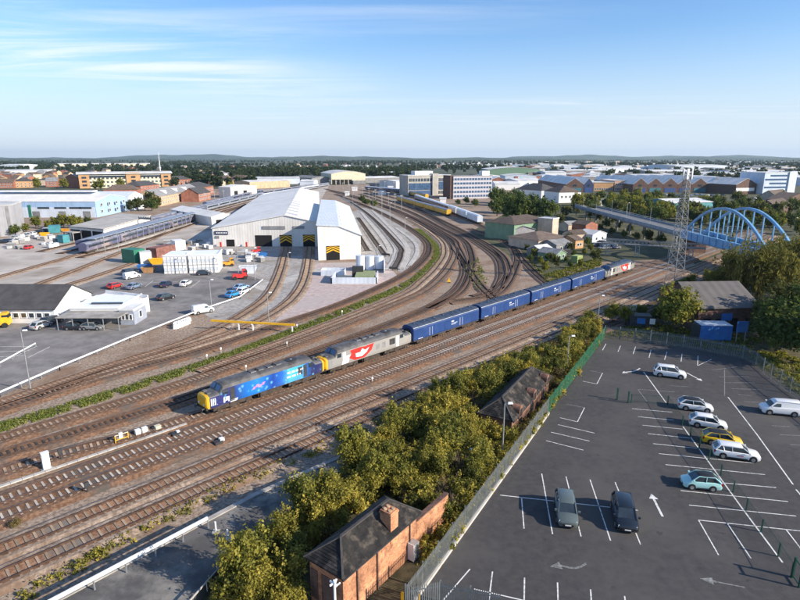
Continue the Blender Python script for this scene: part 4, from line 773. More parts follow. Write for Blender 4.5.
# sawtooth brick factory
gab = [(565.5, 583, 178), (583.3, 593, 178.5), (632.5, 647, 179.2), (647.2, 662, 179), (662.2, 677, 179), (677.2, 691, 179.2), (691.2, 707, 180), (707.5, 724.5, 180)]
for i, (x0, x1, yt) in enumerate(gab):
    lab = ('wide dark red brick gable at the left end of the factory row', 'navy blue fronted gable next to the dark red one', 'sawtooth factory gable beside the pink office', 'second sawtooth gable from the pink office', 'third sawtooth gable from the pink office, behind the mast', 'sawtooth gable just right of the mast', 'sawtooth gable above the teal warehouse', 'last and largest sawtooth gable of the brick row')[i]
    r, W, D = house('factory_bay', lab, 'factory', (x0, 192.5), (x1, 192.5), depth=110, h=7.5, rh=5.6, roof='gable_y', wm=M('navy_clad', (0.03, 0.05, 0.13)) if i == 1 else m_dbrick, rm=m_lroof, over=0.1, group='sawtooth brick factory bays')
    block(r, 'blue_shutter', W * 0.12, W * 0.88, -0.2, 0.05, 0, 4.2, M('navy_shutter', (0.03, 0.07, 0.2), var=0.2) if i % 3 else M('dull_teal', (0.05, 0.16, 0.2))); block(r, 'gable_window', W * 0.4, W * 0.6, -0.15, 0.05, 5.5, 7.5, m_glass)
r, W, D = office('pink brick flat roofed office at the head of the sawtooth factory', (614, 191), (633, 191), 40, 10, M('pink_brick', (0.56, 0.36, 0.27), var=0.1), m_lroof, 2, 9, name='pink_office')
r, W, D = office('orange brick low block between the gables', (593.5, 191), (613, 191), 30, 8, m_obrick, m_lroof, 1, 8, name='orange_block')
house('brick_hall', 'dark brown brick gabled hall with white band right of the bridge arch', 'building', (735, 194.5), (756, 194), depth=60, h=8.5, rh=5.5, roof='gable_y', wm=m_dbrick, rm=m_lroof, over=0.2)
block(bpy.context.scene.objects['brick_hall'], 'white_band', 0.2, 21, -0.25, 0.05, 2.8, 5.6, m_white)
house('orange_block', 'yellow orange brick block left of the brown gabled hall', 'building', (724.8, 193), (734.5, 193), depth=30, h=8, roof='flat', wm=m_obrick, rm=m_lroof)
r, W, D = house('pale_office', 'pale blue white five storey block at the right edge of the town', 'building', (762, 194.5), (793, 194), depth=28, h=19, roof='flat', wm=M('pale_block', (0.52, 0.60, 0.70), var=0.1, scale=0.15), rm=m_lroof)
for k in range(5): block(r, 'window_strip', 1 if k % 2 else 6, W * 0.72, -0.12, 0.05, 2 + k * 3.4, 3.5 + k * 3.4, m_bluegl)
block(r, 'lift_shaft', W * 0.76, W * 1.0, -1, 6, 0, 19.8, m_lblue)
house('teal_warehouse', 'teal walled warehouse with white roof behind the lattice mast', 'warehouse', (673, 214), (712, 212.5), depth=26, h=6.2, rh=1.6, roof='gable_x', wm=m_teal, rm=m_lroof)
for i, (lab, a, b) in enumerate((('brown tiled house at the right picture edge', (777, 219), (792, 216)), ('dark brown barn like house behind the willow', (785, 209), (810, 207)), ('beige gabled house above the willow', (776, 205), (790, 203)))):
    house('brown_house', lab, 'house', a, b, depth=12, h=5.5, rh=4, roof=('gable_x', 'gable_y')[i % 2], wm=(m_dbrick, m_dbrick, m_beige)[i], rm=m_broof)
# big pale industrial roofs further out
big = [((488, 176), (540, 176), 90, 11, 4, 'arch', m_lgreen, 'large pale arched hall far behind the striped office'), ((505, 182), (536, 182), 40, 8, 2, 'arch', m_lblue, 'white arched hall in front of the big pale hall'), ((545, 178), (566, 178), 50, 9, 1.5, 'gable_x', m_white, 'white box warehouse left of the red gable'), ((566, 176.5), (612, 176), 60, 10, 1.5, 'gable_x', m_groof, 'dark glazed warehouse strip behind the red gable'), ((598, 173.5), (640, 173), 90, 10, 2, 'gable_x', m_lblue, 'long white warehouse with blue stripe at the far right of centre'), ((650, 176), (700, 176), 120, 8, 2, 'gable_x', m_beige, 'wide white roofed works behind the sawtooth gables'), ((675, 170.5), (727, 170.3), 120, 12, 2, 'gable_x', m_lblue, 'far white roofed store with dark blue eaves line'), ((700, 180), (760, 180), 120, 8, 2.5, 'gable_x', m_beige, 'broad pale roofed works in front of the far right woods'), ((745, 177.5), (800, 177), 100, 9, 2, 'gable_x', m_lblue, 'pale blue warehouse behind the five storey block'), ((640, 182), (700, 181.5), 70, 7.5, 2, 'gable_x', m_beige, 'pinkish white roof right behind the sawtooth row'), ((800, 186), (850, 186), 60, 9, 2, 'gable_x', m_lblue, 'pale warehouse at the very right edge'),
       ((0, 169.5), (20, 169.5), 80, 12, 2, 'gable_x', m_lblue, 'white warehouse at the far left horizon'), ((5, 175.5), (50, 175), 70, 8, 2, 'gable_x', m_white, 'long white roof in front of the far left trees'), ((55, 166.5), (150, 166), 120, 9, 2, 'gable_x', m_cream, 'very long cream warehouse on the far left skyline'), ((300, 187), (314, 187), 30, 6, 1.5, 'gable_x', m_lblue, 'low blue white store left of the cream train shed'), ((250, 189), (290, 187), 26, 7, 1.5, 'gable_x', m_tanbrick, 'tan walled industrial unit behind the depot shed roof'), ((255, 184.5), (300, 184), 40, 7, 1.5, 'gable_x', m_lblue, 'pale grey industrial unit behind the tan walled unit'), ((366, 183), (400, 182), 40, 6, 1.5, 'gable_x', m_groof, 'grey low sheds right of the cream train shed'), ((372, 177), (396, 177), 30, 7, 1.5, 'gable_x', m_rbrick, 'red brick unit with white plant box behind the grey low sheds'), ((396, 189.5), (408, 189), 30, 8, 1, 'gable_x', m_lroof, 'pale concrete hall left of the glass office'), ((495, 190), (520, 190), 30, 6, 2, 'gable_x', m_white, 'white roofed unit behind the round trees'), ((518, 186.5), (545, 186), 40, 6, 2, 'gable_x', m_white, 'pale low unit above the round trees'), ((560, 186), (600, 186), 30, 4.5, 1.5, 'gable_x', m_beige, 'flat pinkish unit in front of the red gable'), ((582, 207), (640, 206.5), 14, 3.6, 1, 'gable_x', m_white, 'long white canopy roof beside the dark trees')]
for a, b, dp, h, rh, rf_, wm, lab in big: house('industrial_unit', lab, 'warehouse', a, b, depth=dp, h=h, rh=rh, roof=rf_, wm=wm, rm=m_lroof)

# --- depot yard buildings at the left
r, W, D = house('charcoal_roofed_hall', 'long white building with charcoal roof and pale gable in the depot car park', 'building', (-70, 323), (56, 323.5), depth=13.5, h=2.9, rh=3.4, roof='gable_x', wm=m_white, rm=m_droof, over=0.3)
windows(r, D, W, 'f', 9, 1.2, 1.0, 0.9, W * 0.42, W * 0.97)
block(r, 'white_gable_board', W + 0.02, W + 0.08, 0.3, D - 0.3, 0.1, 2.8, m_white)  # thin board across the end wall, same white as the walls
r, W, D = house('flat_canteen', 'low white flat roofed block next to the charcoal roofed hall', 'building', (72, 323.5), (120, 323), depth=11, h=2.9, roof='flat', wm=m_white, rm=m_rlight, over=0.1)
block(r, 'clerestory', W * 0.3, W * 0.95, D * 0.25, D * 0.3, 3.2, 3.5, m_glass)
windows(r, D, W, 'f', 5, 1.0, 1.1, 1.1)
r, W, D = house('flat_store', 'white flat roofed store with tall end wall in the depot car park', 'building', (128, 318), (148.5, 311.5), depth=12, h=2.7, roof='flat', wm=m_white, rm=m_lroof, over=0.1)
block(r, 'end_wall', W, W + 0.25, -0.2, D, 0, 3.6, m_white)
r, W, D = house('portable_cabin', 'grey portable cabin at the corner of the flat white block', 'cabin', (121, 325), (135, 325), depth=5.5, h=2.8, roof='flat', wm=M('cabin_grey', (0.3, 0.33, 0.4), var=0.1), rm=m_lroof, over=0.08)
windows(r, D, W, 'f', 2, 1.1, 1.4, 1.0); windows(r, D, W, 'r', 1, 1.0, 1.0, 1.2)
cp = thing('carport', 'open carport with thin pale roof and slim posts', 'carport', tuple(P(57, 331)), 0)
A, B = P(57, 331), P(119, 331.5); Wc = (B - A).length
block(cp, 'canopy', 0, Wc, 0, 5.0, 2.5, 2.65, m_conc)
for i in range(5):
    for y in (0.2, 4.8): block(cp, 'post', 0.1 + (Wc - 0.3) * i / 4, 0.22 + (Wc - 0.3) * i / 4, y - 0.06, y + 0.06, 0, 2.5, m_steel)
block(cp, 'back_panel', 0.2, Wc - 0.2, 4.86, 4.92, 0.1, 2.3, m_groof)
# white stacked cabins
for k, (a, b, lab) in enumerate((((164.5, 274), (187, 273.5), 'white two storey stack of site cabins, left one of the pair'), ((189.5, 273.5), (219, 272.5), 'white two storey stack of site cabins, the longer one of the pair'))):
    r, W, D = house('site_cabin_stack', lab, 'site cabins', a, b, depth=9, h=4.9, roof='flat', wm=m_white, rm=m_rlight, over=0.05, group='white site cabins')
    n = 6 if k == 0 else 7
    for i in range(1, n): block(r, 'panel_joint', W * i / n - 0.05, W * i / n + 0.05, -0.05, 0.02, 0.1, 4.8, m_groof)
    block(r, 'storey_joint', 0, W, -0.06, 0.02, 2.4, 2.5, m_groof); windows(r, D, W, 'f', n, [0.9, 3.3], 0.8, 0.7, 0.1, W - 0.1, fr=m_lroof, gl=m_lblue)
def container(label, a, b, mat, h=2.6, depth=2.5, top=None, name='shipping_container'):
    A, B = P(*a), P(*b); d = B - A; r = thing(name, label, 'container', tuple(A), math.atan2(d.y, d.x)); W = d.length
    block(r, 'shell', 0, W, 0, depth, 0.12, h, mat); n = max(3, int(W / 0.5)); rb = MB()
    for i in range(n): rb.box(W * (i + 0.25) / n, W * (i + 0.65) / n, -0.04, 0.02, 0.25, h - 0.15)
    tag(rb.build('side_ribs', mat, r), kind='stuff'); block(r, 'roof', -0.03, W + 0.03, -0.05, depth + 0.05, h, h + 0.08, top or mat)
    for x in (0, W - 0.2): block(r, 'corner_post', x - 0.02, x + 0.22, -0.06, 0.14, 0, h, mat)
    return r
container('dark green container beside the yellow skip', (135, 264), (146, 262), m_green, 4.2, 6)
container('pale grey container in front of the green one', (141, 264.5), (152.5, 263.5), m_lroof, 3.6, 4)
container('rusty red containers behind the site cabins', (157, 258.5), (176, 254), M('rust_red', (0.22, 0.10, 0.08), var=0.3, scale=0.8), 3.2, 4)
container('small white hut beside the rusty red containers', (176, 251), (186, 250), m_white, 3.4, 5)
container('teal container at the end of the white servicing shed', (63.5, 243.5), (70, 242.5), m_teal, 3, 3)
container('turquoise box by the bushes in front of the blue warehouse', (49, 233.5), (60, 233), m_teal, 3.2, 4)
container('blue container under the bushes opposite the brick depot', (699.5, 341), (730.5, 341.5), m_blue, 2.9, 3, top=m_lblue)
container('black container joined to the blue one', (690, 338), (699, 340.5), m_dark, 2.7, 3)
container('dark container with blue and white notice boards', (629, 327), (651, 328), m_dark, 2.2, 2.5)
container('olive green box near the train tail', (577, 263.5), (582, 262.3), M('lime', (0.3, 0.38, 0.14)), 2.2, 2.2)
for x in (0.15, 0.45): block(bpy.context.scene.objects['shipping_container.008'], 'notice_board', 7.7 * x + 0.2, 7.7 * x + (1.7 if x < .3 else 1.2), -0.16, -0.06, 0.8, 1.9, m_blue if x < 0.3 else m_white)
# tanks and fenced fuel point in front of the long shed
r = thing('fuel_point', 'green and grey fuelling plant inside a pale fence before the long shed', 'fuel plant', tuple(P(331, 284)), 0)
block(r, 'bund_wall', 0, 12, 0, 0.3, 0, 1.7, m_lblue); block(r, 'bund_wall', 11.7, 12, 0, 9, 0, 1.7, m_lblue); block(r, 'bund_wall', 0, 0.3, 0, 9, 0, 1.6, m_lblue)
block(r, 'green_tank', 6.2, 11.2, 0.8, 8.4, 0.1, 1.9, M('olive_tank', (0.26, 0.3, 0.15), var=0.12)); block(r, 'pump_unit', 5.0, 8.0, 6.5, 8.8, 0.2, 3.2, m_dark); block(r, 'dark_cabinet', 1.2, 5.4, 1.0, 4.2, 0, 1.4, M('slate_grey', (0.1, 0.13, 0.13)))
r = thing('white_tanks', 'cluster of white blue storage tanks beside the fuelling plant', 'storage tanks', tuple(P(355, 272)), 0)
for i in range(3): MB().cyl((1.5 + i * 2.7, 1.5 + 0.5 * i, 2.4), 1.3, (0, 0, 1), 4.4 - 0.4 * i, 16).build('tank', m_lblue, r)
block(r, 'tank_plinth', 0, 8.6, 0, 4, 0, 0.2, m_conc); block(r, 'glazed_screen', 8.4, 8.5, -2, 4, 0, 3.4, m_lblue)
r = thing('small_fence_box', 'low pale fenced compound left of the fuelling plant', 'enclosure', tuple(P(321, 276)), 0)
for a, b_ in (((0, 0), (6.5, 0)), ((6.5, 0), (6.5, 4)), ((6.5, 4), (0, 4)), ((0, 4), (0, 0))): MB().bar((*a, 0.8), (*b_, 0.8), 0.06, 1.6).build('fence_panel', m_lblue, r)

# ------------------------------------------------------------------ near brick buildings
def hipgable(name, label, left, near, far, ridge_a, ridge_b, ze, zr, wm):
    "hipped at the near end, gabled at the far end; corners are roof corners at eaves height ze"
    Lc, Nc, Fc = P(*left, ze), P(*near, ze), P(*far, ze)
    d = Fc - Nc; d.z = 0; L = d.length; rz = math.atan2(d.y, d.x); yv = Vector((-d.y, d.x, 0)).normalized(); Wd = (Lc - Nc).dot(yv)
    root = thing(name, label, 'building', (Nc.x, Nc.y, 0), rz); o = 0.3
    # local: x along the eaves from the near corner, y across to the left corner
    MB().prism([(o, o), (L - o, o), (L - o, Wd - o), (o, Wd - o)], 0, ze - 0.02).build('wall', wm, root)
    hx = Wd * 0.5
    rf = MB().add([(0, 0, ze), (L, 0, ze), (L, Wd, ze), (0, Wd, ze), (hx, Wd / 2, zr), (L - hx, Wd / 2, zr), (0, 0, ze + .12), (L, 0, ze + .12), (L, Wd, ze + .12), (0, Wd, ze + .12), (hx, Wd / 2, zr + .12), (L - hx, Wd / 2, zr + .12)],
                 [(6, 7, 11, 10), (9, 6, 10), (8, 9, 10, 11), (0, 1, 7, 6), (3, 0, 6, 9), (2, 3, 9, 8), (1, 0, 4, 5), (3, 2, 5, 4), (0, 3, 4), (7, 8, 11), (1, 2, 8, 7), (1, 5, 2)])
    r_ = rf.build('roof', m_slate, root)
    rt = MB()
    rt.bar((hx, Wd / 2, zr + 0.14), (L - hx, Wd / 2, zr + 0.14), 0.22, 0.12).bar((L, 0, ze + 0.14), (L - hx, Wd / 2, zr + 0.14), 0.16, 0.1).bar((0, 0, ze + 0.14), (hx, Wd / 2, zr + 0.14), 0.16, 0.1).bar((0, Wd, ze + 0.14), (hx, Wd / 2, zr + 0.14), 0.16, 0.1); rt.build('ridge_tiles', M('ridge_tile', (0.055, 0.05, 0.048), var=0.2, scale=2), r_)
    # slate courses with real edges
    cs = MB(); n = 11
    for k in range(n):
        t0 = k / n; y0 = Wd / 2 * t0; z0 = ze + 0.12 + (zr - ze) * t0; x0 = hx * t0
        cs.add([(x0, y0, z0 + 0.035), (L - x0, y0, z0 + 0.035), (L - x0 - hx / n, y0 + Wd / 2 / n, z0 + (zr - ze) / n + 0.006), (x0 + hx / n, y0 + Wd / 2 / n, z0 + (zr - ze) / n + 0.006), (x0, y0, z0), (L - x0, y0, z0)], [(0, 1, 2, 3), (4, 5, 1, 0)])
        cs.add([(x0, Wd - y0, z0 + 0.035), (x0, y0, z0 + 0.035), (x0 + hx / n, y0 + Wd / 2 / n, z0 + (zr - ze) / n + 0.006), (x0 + hx / n, Wd - y0 - Wd / 2 / n, z0 + (zr - ze) / n + 0.006), (x0, Wd - y0, z0), (x0, y0, z0)], [(0, 1, 2, 3), (4, 5, 1, 0)])
    cs.build('slate_courses', m_slate, r_)
    for y in (0.02, Wd - 0.02): MB().bar((0, y, ze - 0.02), (L, y, ze - 0.02), 0.14, 0.12).build('gutter', m_dark, root)
    return root, L, Wd
b1, L1, W1 = hipgable('brick_pump_house', 'orange brick building with slate roof and square chimney by the scrub', (298, 562), (343, 581), (421.5, 513), None, None, 3.7, 5.1, m_brick)
ch = MB().box(L1 * 0.60, L1 * 0.60 + 0.95, 0.25, 1.3, 3.0, 5.6).box(L1 * 0.60 - 0.05, L1 * 0.60 + 1.0, 0.2, 1.35, 5.35, 5.48).build('chimney', m_brick, b1)
for i in range(4): MB().cyl((L1 * 0.60 + 0.28 + 0.4 * (i % 2), 0.53 + 0.48 * (i // 2), 5.62), 0.13, (0, 0, 1), 0.12, 10).build('chimney_pot', m_tanbrick, ch)
block(b1, 'wall_recess', 0.25, 0.35, W1 * 0.3, W1 * 0.62, 0.4, 2.9, m_dbrick); block(b1, 'wall_recess', 0.25, 0.35, W1 * 0.72, W1 * 0.9, 0.4, 2.9, m_dbrick)
for u in (0.18, 0.42, 0.86): block(b1, 'downpipe', L1 * u, L1 * u + 0.1, 0.18, 0.29, 0, 3.6, m_dbrick)
gb = block(b1, 'meter_cabinet', L1 * 0.84, L1 * 0.84 + 0.7, -0.35, 0.25, 0.2, 1.7, m_steel); block(gb, 'cabinet_side', L1 * 0.84 - 0.05, L1 * 0.84, -0.36, 0.26, 0.18, 1.72, m_white)
xw = thing('boundary_wall', 'crumbling brick wall running on from the brick building', 'wall', b1.location[:], b1.rotation_euler[2])
MB().box(L1 - 0.25, L1 + 4.6, 0.3, 0.65, 0, 2.9).build('brickwork', m_brick, xw); MB().box(L1 - 0.25, L1 + 4.65, 0.25, 0.7, 2.9, 3.0).build('coping', m_dbrick, xw)
b2_, L2, W2_ = hipgable('dormer_house', 'slate roofed brick building with three rounded brick dormers', (474.5, 416), (513.5, 422.5), (552, 377), None, None, 2.3, 4.0, m_brick2)
for u in (0.16, 0.50, 0.86):
    x = L2 * u; bb = MB(); n = 8
    prof = [(x - 0.6, 1.9)] + [(x - 0.6 * math.cos(math.pi * i / n), 2.85 + 0.6 * math.sin(math.pi * i / n)) for i in range(n + 1)] + [(x + 0.6, 1.9)]
    bb.add([(a, yy, z) for yy in (-0.05, 1.0) for a, z in prof], [tuple(range(len(prof))), tuple(range(2 * len(prof) - 1, len(prof) - 1, -1))] + [(i, i + len(prof), i + len(prof) + 1, i + 1) for i in range(len(prof) - 1)])
    dm = bb.build('dormer', m_brick2, b2_); block(dm, 'dormer_opening', x - 0.34, x + 0.34, -0.09, -0.02, 2.1, 3.0, m_black)
windows(b2_, W2_, L2, 'f', 3, 0.6, 0.9, 1.1, 1, L2 - 1, fr=m_dbrick)
for o in b2_.children:
    if o.name.startswith('window'): o.location.y = 0.3
# brick depot with corrugated roof at the right
r, W, D = house('brick_workshop', 'dark brick workshop with ribbed grey roof beside the car park', 'building', (696, 332), (755.5, 331), depth=15, h=4.7, rh=3.2, roof='gable_x', wm=m_dbrick, rm=ribbed('asbestos_roof', (0.13, 0.12, 0.115), 0.9, 0, 0.9, stain=(0.095, 0.088, 0.08), depth=1.0), over=0.4)
for u in (0.1, 0.3, 0.55, 0.8): block(r, 'dark_doorway', W * u, W * u + 1.4, -0.06, 0.05, 0, 2.6, m_black)
block(r, 'blue_poster', W * 0.38, W * 0.56, -0.25, -0.1, 2.2, 3.6, m_blue)
nb = thing('notice_board', 'blue notice board on posts beside the brick workshop', 'sign', tuple(P(740, 343)), 0)
block(nb, 'panel', -1.0, 1.0, -0.05, 0.05, 2.0, 4.0, m_blue); block(nb, 'post', -0.8, -0.7, 0.05, 0.15, 0, 3.9, m_steel); block(nb, 'post', 0.7, 0.8, 0.05, 0.15, 0, 3.9, m_steel)

# ------------------------------------------------------------------ blue arch bridge
zb = 6.2
nl, nr_ = P(684, 238.5, zb - 1.2), P(766, 260.8, zb - 1.2)
ud = (nr_ - nl); ud.z = 0; span = ud.length; ud.normalize(); vd = Vector((-ud.y, ud.x, 0))
if vd.x < 0: vd = -vd
br = thing('arch_bridge', 'blue steel bowstring bridge with two arches over the railway', 'bridge', (nl.x, nl.y, 0), math.atan2(ud.y, ud.x))
sgn = 1 if vd.dot(Vector((-ud.y, ud.x, 0))) > 0 else -1
WB = 7.4 * sgn; rise = 9.6
m_deck = M('bridge_road', (0.16, 0.16, 0.165), var=0.15, scale=0.3, rough=0.95)
block(br, 'deck', -1, span + 1, min(0.4 * sgn, WB - 0.4 * sgn), max(0.4 * sgn, WB - 0.4 * sgn), zb - 0.4, zb + 0.2, m_deck)
for off in (0.0, WB):
    ar = MB(); n = 24; pts = [Vector((span * i / n, off, zb + 1.2 + rise * (1 - (2 * i / n - 1) ** 2))) for i in range(n + 1)]
    for a, b_ in zip(pts, pts[1:]): ar.bar(a, b_ + (b_ - a) * 0.04, 0.6, 0.75)
    arch = ar.build('arch_rib', m_bridge, br)
    block(br, 'tie_girder', -1.5, span + 1.5, off - 0.45, off + 0.45, zb - 1.0, zb + 1.5, m_bridge)
    block(br, 'girder_ledge', -1.5, span + 1.5, off - 0.75, off + 0.75, zb - 1.2, zb - 1.0, m_conc)
    for i in range(1, 9):
        u = i / 9; x = span * u; zt = zb + 1.0 + rise * (1 - (2 * u - 1) ** 2)
        MB().bar((x, off, zb + 1.4), (x, off, zt), 0.3, 0.34).build('hanger', m_bridge, br)
    for i in range(12): block(br, 'stiffener', span * (i + 0.5) / 12 - 0.08, span * (i + 0.5) / 12 + 0.08, off - 0.62, off + 0.62, zb - 0.98, zb + 1.4, m_bridge)
for x in (0.5, span - 0.5): block(br, 'pier', x - 1.2, x + 1.2, min(0, WB) + 0.2, max(0, WB) - 0.2, -0.2, zb - 1.25, m_dbrick)
# approach viaduct running back to the left
al = P(575, 206, zb); ad = (Vector((al.x, al.y, 0)) - Vector((nl.x, nl.y, 0))); alen = ad.length; ad.normalize()
ap = thing('approach_viaduct', 'long road viaduct with pale parapet leading to the blue arch bridge', 'viaduct', (nl.x, nl.y, 0), math.atan2(ad.y, ad.x)); s2_ = 1 if Vector((-ad.y, ad.x, 0)).dot(vd) > 0 else -1
block(ap, 'deck', 1.5, alen, min(0, 9 * s2_), max(0, 9 * s2_), zb - 0.9, zb + 0.15, m_deck)
for o_ in (0, 9 * s2_): block(ap, 'parapet', 1.5, alen, o_ - 0.15, o_ + 0.15, zb - 0.3, zb + 0.75, M('viaduct_steel', (0.24, 0.28, 0.33), var=0.15, scale=0.3)); block(ap, 'edge_beam', 1.5, alen, o_ - 0.22, o_ + 0.22, zb - 1.0, zb - 0.3, m_groof); block(ap, 'handrail', 1.5, alen, o_ - 0.12, o_ + 0.12, zb + 1.2, zb + 1.28, m_steel)
for i in range(int(alen / 14)): [MB().cyl((6 + i * 14, y_ * s2_, 2.5), 0.45, (0, 0, 1), 5.4, 10).build('column', m_groof, ap) for y_ in (1.5, 7.5)]
for i in range(6): MB().bar((8 + i * alen / 6, 0.4 * s2_, zb), (8 + i * alen / 6, 0.4 * s2_, zb + 7), 0.12, n=6).build('lamp_column', m_steel, ap)
# old footbridge / pipe bridge under it
fa, fb = P(602, 243, 4.2), P(706, 249, 4.2); fd = fb - fa; FL = fd.length; fdn = fd.normalized()
fo = thing('lattice_footbridge', 'old grey lattice footbridge below the road viaduct', 'footbridge', (fa.x, fa.y, 0), math.atan2(fd.y, fd.x))
block(fo, 'walkway', 0, FL, 0, 2.2, 4.0, 4.2, m_groof)
for y in (0.0, 2.2):
    lt = MB(); lt.bar((0, y, 4.2), (FL, y, 4.2), 0.15); lt.bar((0, y, 5.5), (FL, y, 5.5), 0.15); n = 26
    for i in range(n): lt.bar((FL * i / n, y, 4.2), (FL * (i + 1) / n, y, 5.5), 0.09); lt.bar((FL * i / n, y, 5.5), (FL * (i + 1) / n, y, 4.2), 0.09)
    lt.build('lattice_side', m_conc, fo)
for x in (2, FL * 0.36, FL * 0.68, FL - 4):
    tl = MB()
    for dx in (-0.6, 0.6):
        for dy in (0.1, 2.1): tl.bar((x + dx, dy, 0), (x + dx, dy, 4.0), 0.16)
    for k in range(4): tl.bar((x - 0.6, 0.1, k), (x + 0.6, 0.1, k + 1), 0.07); tl.bar((x - 0.6, 2.1, k + 1), (x + 0.6, 2.1, k), 0.07)
    tl.build('trestle', m_steel, fo)
# lattice radio mast
m_mast = M('mast_steel', (0.2, 0.215, 0.23), rough=0.6, metal=0.2, var=0.15)
ms = thing('lattice_mast', 'tall grey lattice radio mast in front of the blue bridge', 'mast', tuple(P(673.5, 287)), R(20)); HM = 28.5
def mw(z): return 1.55 - 1.05 * z / HM
for sx in (-1, 1):
    for sy in (-1, 1): MB().bar((sx * mw(0), sy * mw(0), 0), (sx * mw(HM), sy * mw(HM), HM), 0.1).build('leg', m_mast, ms)
br_ = MB(); zz = 0.0
while zz < HM - 0.8:
    st = max(1.0, mw(zz) * 1.6); z1 = min(zz + st, HM); a, c = mw(zz), mw(z1)
    for (x0, y0), (x1, y1) in (((-1, -1), (1, -1)), ((1, -1), (1, 1)), ((1, 1), (-1, 1)), ((-1, 1), (-1, -1))):
        br_.bar((x0 * a, y0 * a, zz), (x1 * c, y1 * c, z1), 0.05); br_.bar((x1 * a, y1 * a, zz), (x0 * c, y0 * c, z1), 0.05); br_.bar((x0 * c, y0 * c, z1), (x1 * c, y1 * c, z1), 0.05)
    zz = z1
br_.build('bracing', m_mast, ms)
for sx in (-1, 1):
    for sy in (-1, 0.6): MB().box(sx * 0.75 - 0.16, sx * 0.75 + 0.16, sy * 0.7 - 0.12, sy * 0.7 + 0.12, HM - 1.6, HM + 0.9).build('antenna', m_lroof, ms)
MB().bar((-0.9, -0.7, HM - 0.6), (0.9, -0.7, HM - 0.6), 0.08).bar((-0.9, 0.5, HM - 0.6), (0.9, 0.5, HM - 0.6), 0.08).build('antenna_frame', m_steel, ms)
# slim far mast on the left skyline
fm = thing('slim_mast', 'slim white radio mast on the skyline above the cream office', 'mast', tuple(P(161, 178)), 0)
MB().tube([(0, 0, 0), (0, 0, 22), (0, 0, 40)], [0.9, 0.6, 0.25], 6).build('shaft', m_rlight, fm); MB().box(-1.2, 1.2, -1.2, 1.2, 15, 17).build('dish_ring', m_rlight, fm)

# busy stabling sidings behind the shed: more coaches, posts and huts
for k, (a, b_, lab) in enumerate((((205, 208), (262, 193.5), 'pale coaches on the sidings left of the white shed with two openings'), ((262, 199), (318, 188.5), 'grey coaches on the far sidings behind the depot shed roof'), ((262, 196), (312, 187.5), 'dark coaches on the farthest sidings behind the depot shed'), ((300, 190.5), (328, 186), 'short grey coaches below the cream train shed'), ((366, 190), (400, 193), 'blue grey coaches left of the concrete offices'), ((370, 186.5), (398, 188), 'row of coaches in front of the grey low sheds'))):
    coach('passenger_train', lab, 'train', a, b_, m_gbgrey if k % 2 else m_purple, (m_emroof, m_rlight, m_groof)[k % 3], group='coaches on the far sidings')
posts = [(206 + i * 9.2, 207 - i * 1.75) for i in range(13)] + [(330 + i * 6.5, 189 + i * 1.9) for i in range(12)] + [(340 + i * 9, 187 + i * 0.8) for i in range(8)]
pm_ = MB().tube([(0, 0, 0), (0, 0, 9)], [.16, .1], 6).mesh('shaft', m_steel); ph_ = MB().box(-.9, .9, -.14, .14, 8.9, 9.15).mesh('cross_arm', m_steel)
for i, (x, y) in enumerate(posts):
    q = P(x, y); z_ = 'along the far sidings' if i < 13 else 'along the far curve' if i < 25 else 'before the cream train shed'
    t = thing('yard_mast', 'slim grey mast with cross arm ' + z_, 'mast', (q.x, q.y, 0), .4, 'slim masts ' + z_); put('shaft', pm_, t); put('cross_arm', ph_, t)
huts = [((345, 196), (349, 196)), ((352, 191), (357, 191)), ((378, 195), (383, 195.3)), ((388, 190), (393, 190)), ((440, 203), (446, 203))]
for i, (a, b_) in enumerate(huts): house('yard_hut', 'small pale hut among the far sidings', 'hut', a, b_, depth=4, h=3, rh=.8, roof='gable_x', wm=m_white, rm=m_lroof, group='huts among the far sidings')

cr_me = [MB().box(-1.1, 1.1, -.9, .9, .12, 1.5).mesh('crate_body', m_) for m_ in (m_white, m_groof, m_lroof, m_conc)]; cl_me = MB().box(-1.15, 1.15, -.95, .95, 1.5, 1.6).mesh('lid', m_lroof); cp_me = MB().box(-1.1, -.8, -.9, .9, 0, .12).box(.8, 1.1, -.9, .9, 0, .12).mesh('runner', m_dark)
for i in range(46):
    x, y = (random.uniform(2, 62), random.uniform(238, 252)) if i < 18 else (random.uniform(150, 212), random.uniform(241, 254)) if i < 32 else (random.uniform(226, 262), random.uniform(250, 262))
    if i < 18 and y > 256 - x * .3: y -= 4
    q = P(x, y); z_ = 'beside the pale track ground' if i < 18 else 'behind the white site cabins' if i < 32 else 'in front of the depot shed'; k = i % 4
    t = thing('storage_crate', ('white', 'dark grey', 'light grey', 'stone coloured')[k] + ' storage crate ' + z_, 'crate', (q.x, q.y, 0.05), random.uniform(0, 3), 'storage crates ' + z_); sc_ = random.uniform(.6, 1.1); t.scale = (sc_, sc_, sc_)
    put('crate_body', cr_me[k], t); put('lid', cl_me, t); put('runner', cp_me, t)
